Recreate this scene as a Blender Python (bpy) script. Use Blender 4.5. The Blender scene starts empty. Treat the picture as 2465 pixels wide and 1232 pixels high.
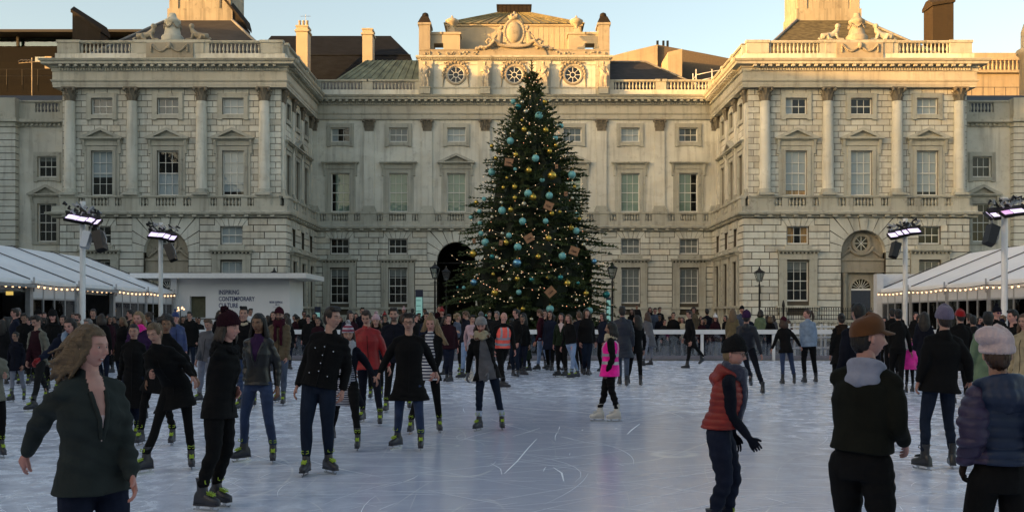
import bpy, bmesh, math, random
import numpy as np
from mathutils import Vector, Matrix
R = math.radians
random.seed(7)
np.random.seed(7)
scn = bpy.context.scene
COL = scn.collection

# ------------------------------------------------------------------ camera, world, sun, exposure
CAMH = 1.65
F = 2550.0            # focal length in pixels of the 2465 px wide photograph
cd = bpy.data.cameras.new('camera')
cam = bpy.data.objects.new('camera', cd)
COL.objects.link(cam)
cam.location = (0, 0, CAMH)
cam.rotation_euler = (R(90), 0, 0)
cd.sensor_width = 36.0
cd.lens = F / 2465.0 * 36.0
cd.shift_y = (765 - 616) / 2465.0
cd.clip_start = 0.1
cd.clip_end = 3000
scn.camera = cam

SUN_AZ = R(240)       # clockwise from +Y
SUN_EL = R(5.5)
w = bpy.data.worlds.new('World')
scn.world = w
w.use_nodes = True
nt = w.node_tree
sky = nt.nodes.new('ShaderNodeTexSky')
sky.sky_type = 'NISHITA'
sky.sun_disc = False
sky.sun_elevation = SUN_EL
sky.sun_rotation = SUN_AZ
sky.air_density = 0.77
sky.dust_density = 2.6
sky.ozone_density = 0.0
nt.links.new(sky.outputs[0], nt.nodes['Background'].inputs[0])
nt.nodes['Background'].inputs[1].default_value = 0.15
sd = bpy.data.lights.new('sun', 'SUN')
sd.energy = 3.2
sd.angle = R(0.5)
sd.color = (1.0, 0.49, 0.13)
sun = bpy.data.objects.new('sun', sd)
COL.objects.link(sun)
sdir = Vector((math.sin(SUN_AZ) * math.cos(SUN_EL), math.cos(SUN_AZ) * math.cos(SUN_EL), math.sin(SUN_EL)))
sun.rotation_euler = sdir.to_track_quat('Z', 'Y').to_euler()
scn.view_settings.view_transform = 'Standard'
scn.view_settings.look = 'None'
scn.view_settings.gamma = 1.0
scn.view_settings.exposure = 1.64
scn.cycles.max_bounces = 6
scn.cycles.diffuse_bounces = 3
scn.cycles.glossy_bounces = 3
scn.cycles.transparent_max_bounces = 12
scn.cycles.use_denoising = True

# ------------------------------------------------------------------ helpers
def PX(px, Y): return (px - 1232.5) / F * Y
def PZ(py, Y): return CAMH - (py - 765) / F * Y
def PT(px, py, Y): return Vector((PX(px, Y), Y, PZ(py, Y)))
def GY(py, z=0.0): return F * (CAMH - z) / (py - 765.0)   # depth of a ground point seen at row py

def tag(o, label=None, cat=None, group=None, kind=None):
    if label: o['label'] = label
    if cat: o['category'] = cat
    if group: o['group'] = group
    if kind: o['kind'] = kind
    return o
def thing(name, label, cat, loc=(0, 0, 0), group=None):
    o = bpy.data.objects.new(name, None)
    COL.objects.link(o)
    o.location = loc
    o.empty_display_size = 0.2
    return tag(o, label, cat, group)
def setpar(o, parent):
    """parent o while keeping world-space mesh data in place"""
    if parent is None: return
    base = Vector((0, 0, 0)); p = parent
    while p is not None:
        base += p.location; p = p.parent
    o.parent = parent
    o.location = o.location - base
def copy_tree(o, parent=None):
    c = o.copy(); COL.objects.link(c); c.parent = parent
    for ch in list(o.children): copy_tree(ch, c)
    return c

class MB:
    """collects geometry in world space (through matrix T) and links it as one mesh object"""
    def __init__(s, T=None):
        s.v = []; s.f = []; s.m = []; s.sm = []; s.T = T
        s.flip = (T is not None and T.to_3x3().determinant() < 0)
        s.mi = 0; s.smooth = False
    def add(s, vs, fs, smooth=None):
        b = len(s.v)
        if s.T is not None: vs = [s.T @ Vector(q) for q in vs]
        s.v.extend([tuple(q) for q in vs])
        sm = s.smooth if smooth is None else smooth
        for f in fs:
            f = [b + i for i in f]
            if s.flip: f.reverse()
            s.f.append(f); s.m.append(s.mi); s.sm.append(sm)
    def box(s, x0, x1, y0, y1, z0, z1):
        if x0 > x1: x0, x1 = x1, x0
        if y0 > y1: y0, y1 = y1, y0
        if z0 > z1: z0, z1 = z1, z0
        s.add([(x0,y0,z0),(x1,y0,z0),(x1,y1,z0),(x0,y1,z0),(x0,y0,z1),(x1,y0,z1),(x1,y1,z1),(x0,y1,z1)],
              [(0,3,2,1),(4,5,6,7),(0,1,5,4),(1,2,6,5),(2,3,7,6),(3,0,4,7)])
    def obox(s, c, ax, ay, az):
        """box from centre and three half-axis vectors"""
        c = Vector(c); ax = Vector(ax); ay = Vector(ay); az = Vector(az)
        vs = [c + sx*ax + sy*ay + sz*az for sz in (-1, 1) for sx, sy in ((-1,-1),(1,-1),(1,1),(-1,1))]
        s.add(vs, [(0,3,2,1),(4,5,6,7),(0,1,5,4),(1,2,6,5),(2,3,7,6),(3,0,4,7)])
    def quad(s, a, b, c, d): s.add([a, b, c, d], [(0,1,2,3)])
    def prism(s, poly, axis, a, b):
        """polygon (2-D points) extruded along axis 0/1/2 from a to b"""
        def P(p, t):
            if axis == 0: return (t, p[0], p[1])
            if axis == 1: return (p[0], t, p[1])
            return (p[0], p[1], t)
        n = len(poly)
        vs = [P(p, a) for p in poly] + [P(p, b) for p in poly]
        fs = [tuple(range(n))[::-1], tuple(range(n, 2*n))] + [(i, (i+1) % n, n + (i+1) % n, n + i) for i in range(n)]
        s.add(vs, fs)
    def rings(s, rs, cap=True, smooth=True, closed=True):
        """loft of equal-length rings"""
        n = len(rs[0]); vs = [p for r in rs for p in r]; fs = []
        for k in range(len(rs) - 1):
            for i in range(n if closed else n - 1):
                j = (i + 1) % n
                fs.append((k*n+i, k*n+j, (k+1)*n+j, (k+1)*n+i))
        s.add(vs, fs, smooth)
        if cap:
            s.add(list(rs[0]), [tuple(range(n))[::-1]], False)
            s.add(list(rs[-1]), [tuple(range(n))], False)
    def lathe(s, cx, cy, prof, n=12, smooth=True, a0=0.0, sx=1.0, sy=1.0):
        rs = []
        for r, z in prof:
            rs.append([(cx + sx*r*math.cos(a0 + 2*math.pi*i/n), cy + sy*r*math.sin(a0 + 2*math.pi*i/n), z) for i in range(n)])
        s.rings(rs, True, smooth)
    def tube(s, pts, r, n=8, cap=True, smooth=True):
        pts = [Vector(p) for p in pts]
        if not isinstance(r, (list, tuple)): r = [r] * len(pts)
        rs = []; side = None
        for k, p in enumerate(pts):
            d = (pts[min(k+1, len(pts)-1)] - pts[max(k-1, 0)]).normalized()
            if side is None:
                side = d.cross(Vector((0, 0, 1)))
                if side.length < 0.1: side = d.cross(Vector((0, 1, 0)))
            side = (side - d * side.dot(d)).normalized()
            up = side.cross(d)
            rs.append([p + r[k]*(math.cos(2*math.pi*i/n)*side + math.sin(2*math.pi*i/n)*up) for i in range(n)])
        s.rings(rs, cap, smooth)
    def sphere(s, c, r, nu=12, nv=8, sc=(1,1,1)):
        c = Vector(c); rs = []
        for k in range(nv + 1):
            t = math.pi * k / nv; rr = max(math.sin(t), 0.02)
            rs.append([c + Vector((sc[0]*r*rr*math.cos(2*math.pi*i/nu), sc[1]*r*rr*math.sin(2*math.pi*i/nu), -sc[2]*r*math.cos(t))) for i in range(nu)])
        s.rings(rs, True, True)
    def build(s, name, mat, parent=None, at=None):
        me = bpy.data.meshes.new(name)
        v = s.v
        if parent is not None:
            base = Vector((0, 0, 0)); p = parent
            while p is not None:
                base += p.location; p = p.parent
        elif at is not None: base = Vector(at)
        else: base = Vector((0, 0, 0))
        if base.length > 0: v = [(a-base.x, b-base.y, c-base.z) for a, b, c in v]
        me.from_pydata(v, [], s.f)
        mats = mat if isinstance(mat, (list, tuple)) else [mat]
        for m in mats: me.materials.append(m)
        me.polygons.foreach_set('material_index', [min(i, len(mats)-1) for i in s.m])
        me.polygons.foreach_set('use_smooth', s.sm)
        me.update()
        o = bpy.data.objects.new(name, me)
        COL.objects.link(o)
        if parent is not None: o.parent = parent
        elif at is not None: o.location = at
        return o

def sweep(mb, prof, path, z0=0.0):
    """profile [(d,z)...] (closed polygon) swept along a plan path with mitres; outward = right-hand side"""
    n = len(path); rs = []
    P = [Vector((p[0], p[1])) for p in path]
    for i in range(n):
        a = (P[i] - P[i-1]).normalized() if i > 0 else (P[1] - P[0]).normalized()
        b = (P[i+1] - P[i]).normalized() if i < n-1 else a
        na = Vector((a.y, -a.x)); nb = Vector((b.y, -b.x))
        m = (na + nb); m = m / m.length; m = m / max(m.dot(na), 0.2)
        rs.append([(P[i].x + m.x*d, P[i].y + m.y*d, z0 + z) for d, z in prof])
    mb.rings(rs, True, False)

# ------------------------------------------------------------------ materials
MATS = {}
def newmat(name):
    m = bpy.data.materials.new(name); m.use_nodes = True
    return m, m.node_tree, m.node_tree.nodes['Principled BSDF']
def plain(name, col, rough=0.7, metal=0.0, var=0.15, scale=6.0, bump=0.0, bscale=40.0, spec=0.5, coat=0.0, emit=None, estr=0.0, stretch=None, sheen=0.0):
    if name in MATS: return MATS[name]
    m, t, b = newmat(name)
    b.inputs['Roughness'].default_value = rough
    b.inputs['Metallic'].default_value = metal
    b.inputs['Specular IOR Level'].default_value = spec
    b.inputs['Coat Weight'].default_value = coat
    b.inputs['Sheen Weight'].default_value = sheen
    if emit:
        b.inputs['Emission Color'].default_value = (*emit, 1); b.inputs['Emission Strength'].default_value = estr
    tc = t.nodes.new('ShaderNodeTexCoord')
    src = tc.outputs['Object']
    if stretch:
        mp = t.nodes.new('ShaderNodeMapping'); mp.inputs['Scale'].default_value = stretch
        t.links.new(src, mp.inputs[0]); src = mp.outputs[0]
    n = t.nodes.new('ShaderNodeTexNoise'); n.inputs['Scale'].default_value = scale; n.inputs['Detail'].default_value = 4
    t.links.new(src, n.inputs[0])
    r = t.nodes.new('ShaderNodeValToRGB')
    r.color_ramp.elements[0].position = 0.3; r.color_ramp.elements[1].position = 0.7
    r.color_ramp.elements[0].color = (*[c*(1-var) for c in col], 1)
    r.color_ramp.elements[1].color = (*[min(c*(1+var), 1) for c in col], 1)
    t.links.new(n.outputs[0], r.inputs[0]); t.links.new(r.outputs[0], b.inputs['Base Color'])
    if bump > 0:
        n2 = t.nodes.new('ShaderNodeTexNoise'); n2.inputs['Scale'].default_value = bscale; n2.inputs['Detail'].default_value = 3
        bp = t.nodes.new('ShaderNodeBump'); bp.inputs['Strength'].default_value = bump; bp.inputs['Distance'].default_value = 0.02
        t.links.new(src, n2.inputs[0]); t.links.new(n2.outputs[0], bp.inputs['Height']); t.links.new(bp.outputs[0], b.inputs['Normal'])
    MATS[name] = m
    return m

def stone(name, col, dirt=(0.10, 0.09, 0.075), dirt_amt=0.45, streak=1.0, rough=0.85, seed=0.0):
    """weathered Portland stone: block to block variation, soot streaks, grime patches"""
    m, t, b = newmat(name)
    L = t.links
    b.inputs['Roughness'].default_value = rough
    b.inputs['Specular IOR Level'].default_value = 0.25
    g = t.nodes.new('ShaderNodeNewGeometry')
    def noise(sc, det, scale3=None, rough_=0.55, off=0.0):
        mp = t.nodes.new('ShaderNodeMapping')
        mp.inputs['Location'].default_value = (off + seed, off, off * 0.7)
        if scale3: mp.inputs['Scale'].default_value = scale3
        L.new(g.outputs['Position'], mp.inputs[0])
        n = t.nodes.new('ShaderNodeTexNoise'); n.inputs['Scale'].default_value = sc; n.inputs['Detail'].default_value = det; n.inputs['Roughness'].default_value = rough_
        L.new(mp.outputs[0], n.inputs[0]); return n.outputs[0]
    def ramp(src, p0, p1, c0=0.0, c1=1.0):
        r = t.nodes.new('ShaderNodeMapRange'); r.inputs[1].default_value = p0; r.inputs[2].default_value = p1
        r.inputs[3].default_value = c0; r.inputs[4].default_value = c1
        L.new(src, r.inputs[0]); return r.outputs[0]
    def mix(fac, c0, c1):
        x = t.nodes.new('ShaderNodeMix'); x.data_type = 'RGBA'
        if isinstance(fac, float): x.inputs[0].default_value = fac
        else: L.new(fac, x.inputs[0])
        for k, c in ((6, c0), (7, c1)):
            if isinstance(c, tuple): x.inputs[k].default_value = (*c, 1)
            else: L.new(c, x.inputs[k])
        return x.outputs[2]
    def mul(a, bb):
        x = t.nodes.new('ShaderNodeMath'); x.operation = 'MULTIPLY'
        for k, c in ((0, a), (1, bb)):
            if isinstance(c, float): x.inputs[k].default_value = c
            else: L.new(c, x.inputs[k])
        return x.outputs[0]
    big = ramp(noise(0.22, 3), 0.35, 0.65)
    base = mix(big, tuple(c*0.86 for c in col), tuple(min(1, c*1.12) for c in col))
    warm = ramp(noise(0.9, 4, off=11.0), 0.50, 0.80, 0.0, 0.35)
    base = mix(warm, base, (col[0]*0.98, col[1]*0.84, col[2]*0.66))
    vor = t.nodes.new('ShaderNodeTexVoronoi'); vor.inputs['Scale'].default_value = 1.0
    mpv = t.nodes.new('ShaderNodeMapping'); mpv.inputs['Scale'].default_value = (0.9, 0.9, 2.0)
    L.new(g.outputs['Position'], mpv.inputs[0]); L.new(mpv.outputs[0], vor.inputs[0])
    sepc = t.nodes.new('ShaderNodeSeparateColor'); L.new(vor.outputs['Color'], sepc.inputs[0])
    base = mix(ramp(sepc.outputs[0], 0.0, 1.0, 0.0, 0.16), base, (col[0]*0.55, col[1]*0.52, col[2]*0.46))
    st = mul(ramp(noise(1.0, 4, (2.6, 2.6, 0.16), 0.6, 3.0), 0.50, 0.78), streak * dirt_amt)
    base = mix(st, base, dirt)
    pt = mul(ramp(noise(1.6, 6, None, 0.7, 5.0), 0.56, 0.80), dirt_amt)
    base = mix(pt, base, dirt)
    L.new(base, b.inputs['Base Color'])
    bp = t.nodes.new('ShaderNodeBump'); bp.inputs['Strength'].default_value = 0.35; bp.inputs['Distance'].default_value = 0.03
    L.new(noise(7.0, 5, off=2.0), bp.inputs['Height']); L.new(bp.outputs[0], b.inputs['Normal'])
    return m

M_STONE = stone('portland_stone', (0.66, 0.655, 0.59))
M_STONE2 = stone('portland_stone_rusticated', (0.60, 0.61, 0.56), dirt_amt=0.45, seed=31.0)
M_ST_B = stone('darker_block', (0.585, 0.575, 0.515), dirt_amt=0.5, seed=131.0)
M_ST_C = stone('warm_block', (0.635, 0.61, 0.53), dirt_amt=0.5, seed=141.0)
M_TRIM = stone('portland_stone_trim', (0.46, 0.46, 0.405), dirt_amt=0.85, streak=0.6, seed=57.0)
M_JOINT = stone('stone_joint', (0.075, 0.065, 0.05), dirt_amt=0.5, seed=80.0)
M_JOINT2 = stone('fine_joint', (0.21, 0.195, 0.16), dirt_amt=0.5, seed=81.0)
M_TOWER = stone('yellowed_stone', (0.36, 0.33, 0.26), dirt_amt=0.8, seed=91.0)
M_ENT = stone('entablature_stone', (0.48, 0.47, 0.41), dirt_amt=0.5, seed=23.0)
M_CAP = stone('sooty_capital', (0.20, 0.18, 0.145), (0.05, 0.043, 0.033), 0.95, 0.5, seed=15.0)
M_SOOT = stone('sooty_carving', (0.34, 0.31, 0.25), dirt_amt=0.9, streak=0.5, seed=12.0)
M_BRICK = stone('stock_brick', (0.050, 0.037, 0.022), (0.04, 0.03, 0.02), 0.8, seed=6.0)
M_BRICKDARK = stone('shade_dark_brick', (0.022, 0.017, 0.013), (0.03, 0.025, 0.02), 0.8, seed=5.0)  # same brick darkened: shade on the left stacks put into the colour
M_CONC = stone('board_marked_concrete', (0.40, 0.34, 0.25), dirt_amt=0.4, seed=44.0)
M_CREAM = plain('cream_render', (0.42, 0.37, 0.28), 0.8, var=0.08, scale=1.0, bump=0.1)
M_SLATE = plain('slate_roof', (0.030, 0.029, 0.030), 0.65, var=0.35, scale=1.4, bump=0.5, bscale=5.0, stretch=(1, 1, 3))
M_OCHRE = plain('ochre_slate', (0.10, 0.085, 0.045), 0.9, var=0.5, scale=2.2, bump=0.5, bscale=6.0, stretch=(1, 1, 2.5))
M_COPPER = plain('verdigris_lead', (0.15, 0.17, 0.12), 0.6, var=0.45, scale=1.3, bump=0.2, bscale=6)
M_LEAD = plain('grey_lead', (0.18, 0.18, 0.18), 0.6, var=0.3, scale=2.0)
M_SASH = plain('white_sash_paint', (0.70, 0.70, 0.66), 0.5, var=0.06)
M_ROOM = plain('dim_interior', (0.014, 0.013, 0.013), 0.95, var=0.6, scale=1.5)  # near-black boards painted as the darkness of unlit rooms
M_DOOR = plain('navy_door_paint', (0.028, 0.036, 0.060), 0.35, var=0.15)
M_IRON = plain('black_iron', (0.012, 0.012, 0.013), 0.45, metal=0.3)
M_WHITE = plain('white_paint', (0.72, 0.73, 0.74), 0.4, var=0.05)
M_STEEL = plain('galvanised_steel', (0.30, 0.31, 0.33), 0.45, metal=0.7)
def glass(name, tint=(0.86, 0.90, 0.90), refl=0.10):
    m, t, b = newmat(name)
    out = t.nodes['Material Output']; t.nodes.remove(b)
    tr = t.nodes.new('ShaderNodeBsdfTransparent'); tr.inputs[0].default_value = (*tint, 1)
    gl = t.nodes.new('ShaderNodeBsdfGlossy'); gl.inputs['Roughness'].default_value = 0.03
    tc = t.nodes.new('ShaderNodeTexCoord'); nz = t.nodes.new('ShaderNodeTexNoise'); nz.inputs['Scale'].default_value = 1.3
    bp = t.nodes.new('ShaderNodeBump'); bp.inputs['Strength'].default_value = 0.12; bp.inputs['Distance'].default_value = 0.05
    t.links.new(tc.outputs['Object'], nz.inputs[0]); t.links.new(nz.outputs[0], bp.inputs['Height']); t.links.new(bp.outputs[0], gl.inputs['Normal'])
    lw = t.nodes.new('ShaderNodeLayerWeight'); lw.inputs[0].default_value = refl + 0.15
    mr = t.nodes.new('ShaderNodeMapRange'); mr.inputs[3].default_value = refl; mr.inputs[4].default_value = 0.9
    mx = t.nodes.new('ShaderNodeMixShader')
    t.links.new(lw.outputs['Fresnel'], mr.inputs[0]); t.links.new(mr.outputs[0], mx.inputs[0])
    t.links.new(tr.outputs[0], mx.inputs[1]); t.links.new(gl.outputs[0], mx.inputs[2]); t.links.new(mx.outputs[0], out.inputs[0])
    return m
M_GLASS = glass('window_glass', refl=0.045)
M_BLIND = plain('pale_blind', (0.42, 0.46, 0.50), 0.8, var=0.08, scale=0.6)
M_GREENSKY = plain('green_sky_tone', (0.24, 0.33, 0.27), 0.8, var=0.12, scale=0.5)  # pale green sky reflection painted on boards behind the panes
M_CURTAIN = plain('amber_curtain', (0.42, 0.24, 0.09), 0.8, var=0.5, scale=1.8, stretch=(3, 3, 1))
# ------------------------------------------------------------------ the palace
CX = 0.2
YC = 92.0            # central front (upper wall plane)
YW = 79.6            # wing fronts
ZTOP_G, Z_STR0, Z_STR1 = 9.10, 9.14, 9.66
Z_BAL0, Z_BAL1, Z_RAIL = 10.0, 10.62, 10.80
Z_ARC, Z_FRI, Z_COR, Z_CTOP = 18.86, 19.40, 20.04, 20.86
GD = 0.5             # the ground storey stands proud of the upper wall

def frameT(ox, oy, ux, uy):
    """local (u, d, z): u along (ux,uy), d outward = right-hand normal"""
    return Matrix(((ux, uy, 0, ox), (uy, -ux, 0, oy), (0, 0, 1, 0), (0, 0, 0, 1)))

def wall_holes(mb, u0, u1, z0, z1, holes, d, depth=0.35):
    us = sorted({u0, u1, *[h[0] for h in holes], *[h[1] for h in holes]})
    zs = sorted({z0, z1, *[h[2] for h in holes], *[h[3] for h in holes]})
    us = [u for u in us if u0 <= u <= u1]; zs = [z for z in zs if z0 <= z <= z1]
    for a, b in zip(us, us[1:]):
        for c, e in zip(zs, zs[1:]):
            mu, mz = (a+b)/2, (c+e)/2
            if any(h[0] < mu < h[1] and h[2] < mz < h[3] for h in holes): continue
            mb.quad((a, d, c), (b, d, c), (b, d, e), (a, d, e))
    for h in holes:
        a, b, c, e = h[:4]
        q = d - depth
        mb.quad((a, d, c), (a, q, c), (a, q, e), (a, d, e))
        mb.quad((b, d, e), (b, q, e), (b, q, c), (b, d, c))
        mb.quad((a, d, e), (a, q, e), (b, q, e), (b, d, e))
        mb.quad((a, q, c), (a, d, c), (b, d, c), (b, q, c))

def block(mb, a, b, c, e, d, g=0.022, t=0.05):
    """one bevelled ashlar block face"""
    a += g; b -= g; c += g; e -= g
    if b - a < 0.06 or e - c < 0.06: return
    i = 0.02
    vs = [(a, d-t, c), (b, d-t, c), (b, d-t, e), (a, d-t, e), (a+i, d, c+i), (b-i, d, c+i), (b-i, d, e-i), (a+i, d, e-i)]
    mb.add(vs, [(4,5,6,7), (0,1,5,4), (1,2,6,5), (2,3,7,6), (3,0,4,7)])

def rustic(mb, u0, u1, zs, d, holes, blen, seed=1, g=0.022):
    rnd = random.Random(seed)
    for k, (c, e) in enumerate(zip(zs, zs[1:])):
        ivs = [(u0, u1)]
        for h in holes:
            if h[2] < e - 0.08 and h[3] > c + 0.08:
                nv = []
                for a, b in ivs:
                    if h[1] <= a or h[0] >= b: nv.append((a, b)); continue
                    if h[0] > a: nv.append((a, h[0]))
                    if h[1] < b: nv.append((h[1], b))
                ivs = nv
        for a, b in ivs:
            n = max(1, round((b - a) / blen))
            mb.mi = rnd.choice((0, 0, 0, 1, 2))
            if n == 1: block(mb, a, b, c, e, d, g); continue
            cuts = [a] + [a + (b-a)*(i + (0.0 if k % 2 else 0.0))/n for i in range(1, n)] + [b]
            if k % 2:
                st = (b-a)/n
                cuts = [a] + [a + st*(i + 0.5) for i in range(n)] + [b]
            for p, q in zip(cuts, cuts[1:]):
                mb.mi = rnd.choice((0, 0, 0, 1, 2)); block(mb, p, q, c, e, d, g)
    mb.mi = 0

def arch_voussoirs(mb, uc, r, rect, zs, d, n=11, key=True):
    """radial blocks between a semicircle (centre uc,zs radius r) and a rectangle (a,b,top)"""
    a, b, top = rect
    def hit(t):
        cx, cz = math.cos(t), math.sin(t)
        k = 1e9
        if cx > 1e-6: k = min(k, (b-uc)/cx)
        if cx < -1e-6: k = min(k, (a-uc)/cx)
        if cz > 1e-6: k = min(k, (top-zs)/cz)
        return (uc + k*cx, zs + k*cz)
    corners = [math.atan2(top-zs, b-uc), math.atan2(top-zs, a-uc)]
    for i in range(n):
        t0 = math.pi*i/n + 0.012; t1 = math.pi*(i+1)/n - 0.012
        ts = [t0] + [q for q in corners if t0 < q < t1] + [t1]
        outer = [hit(q) for q in ts]
        inner = [(uc + r*math.cos(q), zs + r*math.sin(q)) for q in (t1, (t0+t1)/2, t0)]
        dd = d + (0.12 if (key and i == n//2) else 0)
        poly = outer + inner
        m = len(poly)
        mb.add([(p[0], dd, p[1]) for p in poly] + [(p[0], d-0.06, p[1]) for p in poly],
               [tuple(range(m))] + [(j, j+m, (j+1) % m + m, (j+1) % m) for j in range(m)])
    # soffit
    k = 20
    rs = [[(uc + r*math.cos(math.pi*j/k), dq, zs + r*math.sin(math.pi*j/k)) for j in range(k+1)] for dq in (d, d-0.9)]
    mb.rings(rs, False, True, closed=False)

def window(bld, T, u, z0, z1, wd, cols, rows, d, look='dark', label=None):
    """timber sash in a wall opening: frame part with pane and blind sub-parts"""
    a, b = u - wd/2, u + wd/2
    m = MB(T)
    fw = 0.075
    m.box(a, a+fw, d-0.10, d-0.02, z0, z1); m.box(b-fw, b, d-0.10, d-0.02, z0, z1)
    m.box(a+fw, b-fw, d-0.10, d-0.02, z1-fw, z1); m.box(a+fw, b-fw, d-0.10, d+0.02, z0, z0+0.11)
    g = 0.032
    for i in range(1, cols):
        x = a + fw + (wd-2*fw)*i/cols
        m.box(x-g/2, x+g/2, d-0.085, d-0.035, z0+0.11, z1-fw)
    for j in range(1, rows):
        z = z0 + 0.11 + (z1-z0-0.11-fw)*j/rows
        gg = 0.065 if j == rows//2 else g
        m.box(a+fw, b-fw, d-0.088, d-0.03, z-gg/2, z+gg/2)
    o = m.build('window', M_SASH, bld)
    if label: o['label'] = label
    p = MB(T); p.quad((a+0.02, d-0.065, z0+0.02), (b-0.02, d-0.065, z0+0.02), (b-0.02, d-0.065, z1-0.02), (a+0.02, d-0.065, z1-0.02))
    p.build('pane', M_GLASS, bld).parent = o
    bl = None
    def blind(ua, ub, za, zb, mat, nm='blind'):
        q = MB(T); q.box(ua, ub, d-0.17, d-0.155, za, zb)
        q.build(nm, mat, bld).parent = o
    if look == 'blind': blind(a, b, z0, z1, M_BLIND)
    elif look == 'top': blind(a, b, z0 + (z1-z0)*0.42, z1, M_BLIND)
    elif look == 'most': blind(a, b, z0 + (z1-z0)*0.10, z1, M_BLIND)
    elif look == 'bottom': blind(a, b, z0, z0 + (z1-z0)*0.52, M_BLIND)
    elif look == 'green': blind(a, b, z0, z1, M_GREENSKY)  # green boards carry the painted sky reflection
    elif look == 'greenr': blind(a + wd*0.22, b, z0, z1, M_GREENSKY)
    elif look == 'greenl': blind(a, b - wd*0.32, z0, z1, M_GREENSKY)
    elif look == 'left': blind(a, a + wd*0.36, z0, z1, M_BLIND)
    elif look == 'amber': blind(a, a + wd*0.33, z0, z1, M_CURTAIN, 'curtain'); blind(b - wd*0.3, b, z0, z1, M_CURTAIN, 'curtain')
    elif look == 'ambert': blind(a, b, z0, z0 + (z1-z0)*0.12, M_CURTAIN, 'curtain'); blind(a, b, z0 + (z1-z0)*0.13, z1, M_BLIND)
    elif look == 'grey': blind(a, b, z0, z1, plain('grey_blind', (0.20, 0.21, 0.21), 0.8))
    elif look == 'slate': blind(a, b, z0, z1, plain('slate_pane_tone', (0.10, 0.125, 0.15), 0.8, var=0.3, scale=1.5))  # blue-grey board paints the dark tone of the glass
    elif look == 'shadetop': blind(a, b, z0 + (z1-z0)*0.78, z1, plain('grey_blind', (0.20, 0.21, 0.21), 0.8))
    return o

def surround(m, u, z0, z1, wd, d, w=0.24, p=0.12, ears=True):
    """moulded architrave round an opening"""
    a, b = u-wd/2, u+wd/2
    for (x0, x1, c, e) in ((a-w, a, z0-w, z1+w), (b, b+w, z0-w, z1+w), (a, b, z1, z1+w), (a, b, z0-w, z0)):
        m.box(x0, x1, d-0.02, d+p, c, e)
    m.box(a-w-0.07, a-w, d-0.02, d+p*0.6, z0-w, z1+w+0.07); m.box(b+w, b+w+0.07, d-0.02, d+p*0.6, z0-w, z1+w+0.07)
    m.box(a-w, b+w, d-0.02, d+p*0.6, z1+w, z1+w+0.07)
    if ears:
        m.box(a-w-0.04, a-w+0.30, d, d+p*1.3, z0-w-0.10, z0-w); m.box(b+w-0.30, b+w+0.04, d, d+p*1.3, z0-w-0.10, z0-w)

def hood(m, u, zb, wd, d, pediment):
    """cornice hood or triangular pediment on consoles"""
    h = wd/2
    for s in (-1, 1):
        x = u + s*(h-0.28)
        m.prism([(d, zb-1.05), (d+0.10, zb-1.0), (d+0.14, zb-0.5), (d+0.30, zb-0.12), (d+0.30, zb), (d, zb)], 0, x-0.10, x+0.10)
    m.box(u-h+0.2, u+h-0.2, d, d+0.14, zb-0.42, zb)
    m.box(u-h+0.08, u+h-0.08, d, d+0.34, zb, zb+0.08)
    m.box(u-h, u+h, d, d+0.46, zb+0.08, zb+0.19)
    if pediment:
        H = 0.72
        m.prism([(u-h, zb+0.19), (u-h+0.55, zb+0.19), (u, zb+0.19+H-0.22), (u+h-0.55, zb+0.19), (u+h, zb+0.19), (u, zb+0.19+H)], 1, d, d+0.46)
        m.prism([(u-h+0.5, zb+0.19), (u+h-0.5, zb+0.19), (u, zb+0.19+H-0.2)], 1, d, d+0.10)

def ledge(m, u, z0, wd, d):
    """bracketed shelf under a mezzanine window"""
    h = wd/2
    m.box(u-h*0.62, u+h*0.62, d, d+0.12, z0+0.25, z0+0.60)
    m.box(u-h, u+h, d, d+0.42, z0+0.14, z0+0.26)
    m.box(u-h+0.06, u+h-0.06, d, d+0.30, z0+0.06, z0+0.14)
    n = int(wd/0.28)
    for i in range(n):
        x = u-h+0.15 + (wd-0.3)*i/(n-1)
        m.box(x-0.06, x+0.06, d, d+0.27, z0-0.06, z0+0.06)

BALU = [(0.075,0),(0.075,0.05),(0.05,0.07),(0.045,0.10),(0.095,0.22),(0.10,0.29),(0.05,0.48),(0.042,0.54),(0.07,0.57),(0.07,0.62)]
def baluster(m, T, u, d, z, h=0.62):
    k = h/0.62
    m.lathe(u, d, [(r*1.0, z+zz*k) for r, zz in BALU], 8)

def balustrade(bld, T, runs, solids, z0, z1, d, thick=0.26, name='balustrade', spacing=0.26, base=None):
    """runs: [(u0,u1)] of balusters, solids: [(u0,u1,extra)] pedestals"""
    m = MB(T); m.smooth = False
    for a, b in runs:
        n = max(2, round((b-a)/spacing))
        for i in range(n): baluster(m, T, a + (b-a)*(i+0.5)/n, d, z0, z1-z0)
    for a, b, x in solids: m.box(a, b, d-thick/2-x, d+thick/2+x, z0, z1)
    allu = [q for r in runs for q in r] + [q for s_ in solids for q in s_[:2]]
    a, b = min(allu), max(allu)
    m.box(a, b, d-thick/2-0.05, d+thick/2+0.05, z1, z1+0.17)
    m.box(a, b, d-thick/2-0.09, d+thick/2+0.09, z1+0.06, z1+0.13)
    for s_ in solids:
        if s_[2] > 0: m.box(s_[0]-0.06, s_[1]+0.06, d-thick/2-s_[2]-0.07, d+thick/2+s_[2]+0.07, z1+0.003, z1+0.20)
    return m.build(name, M_TRIM, bld)

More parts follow.
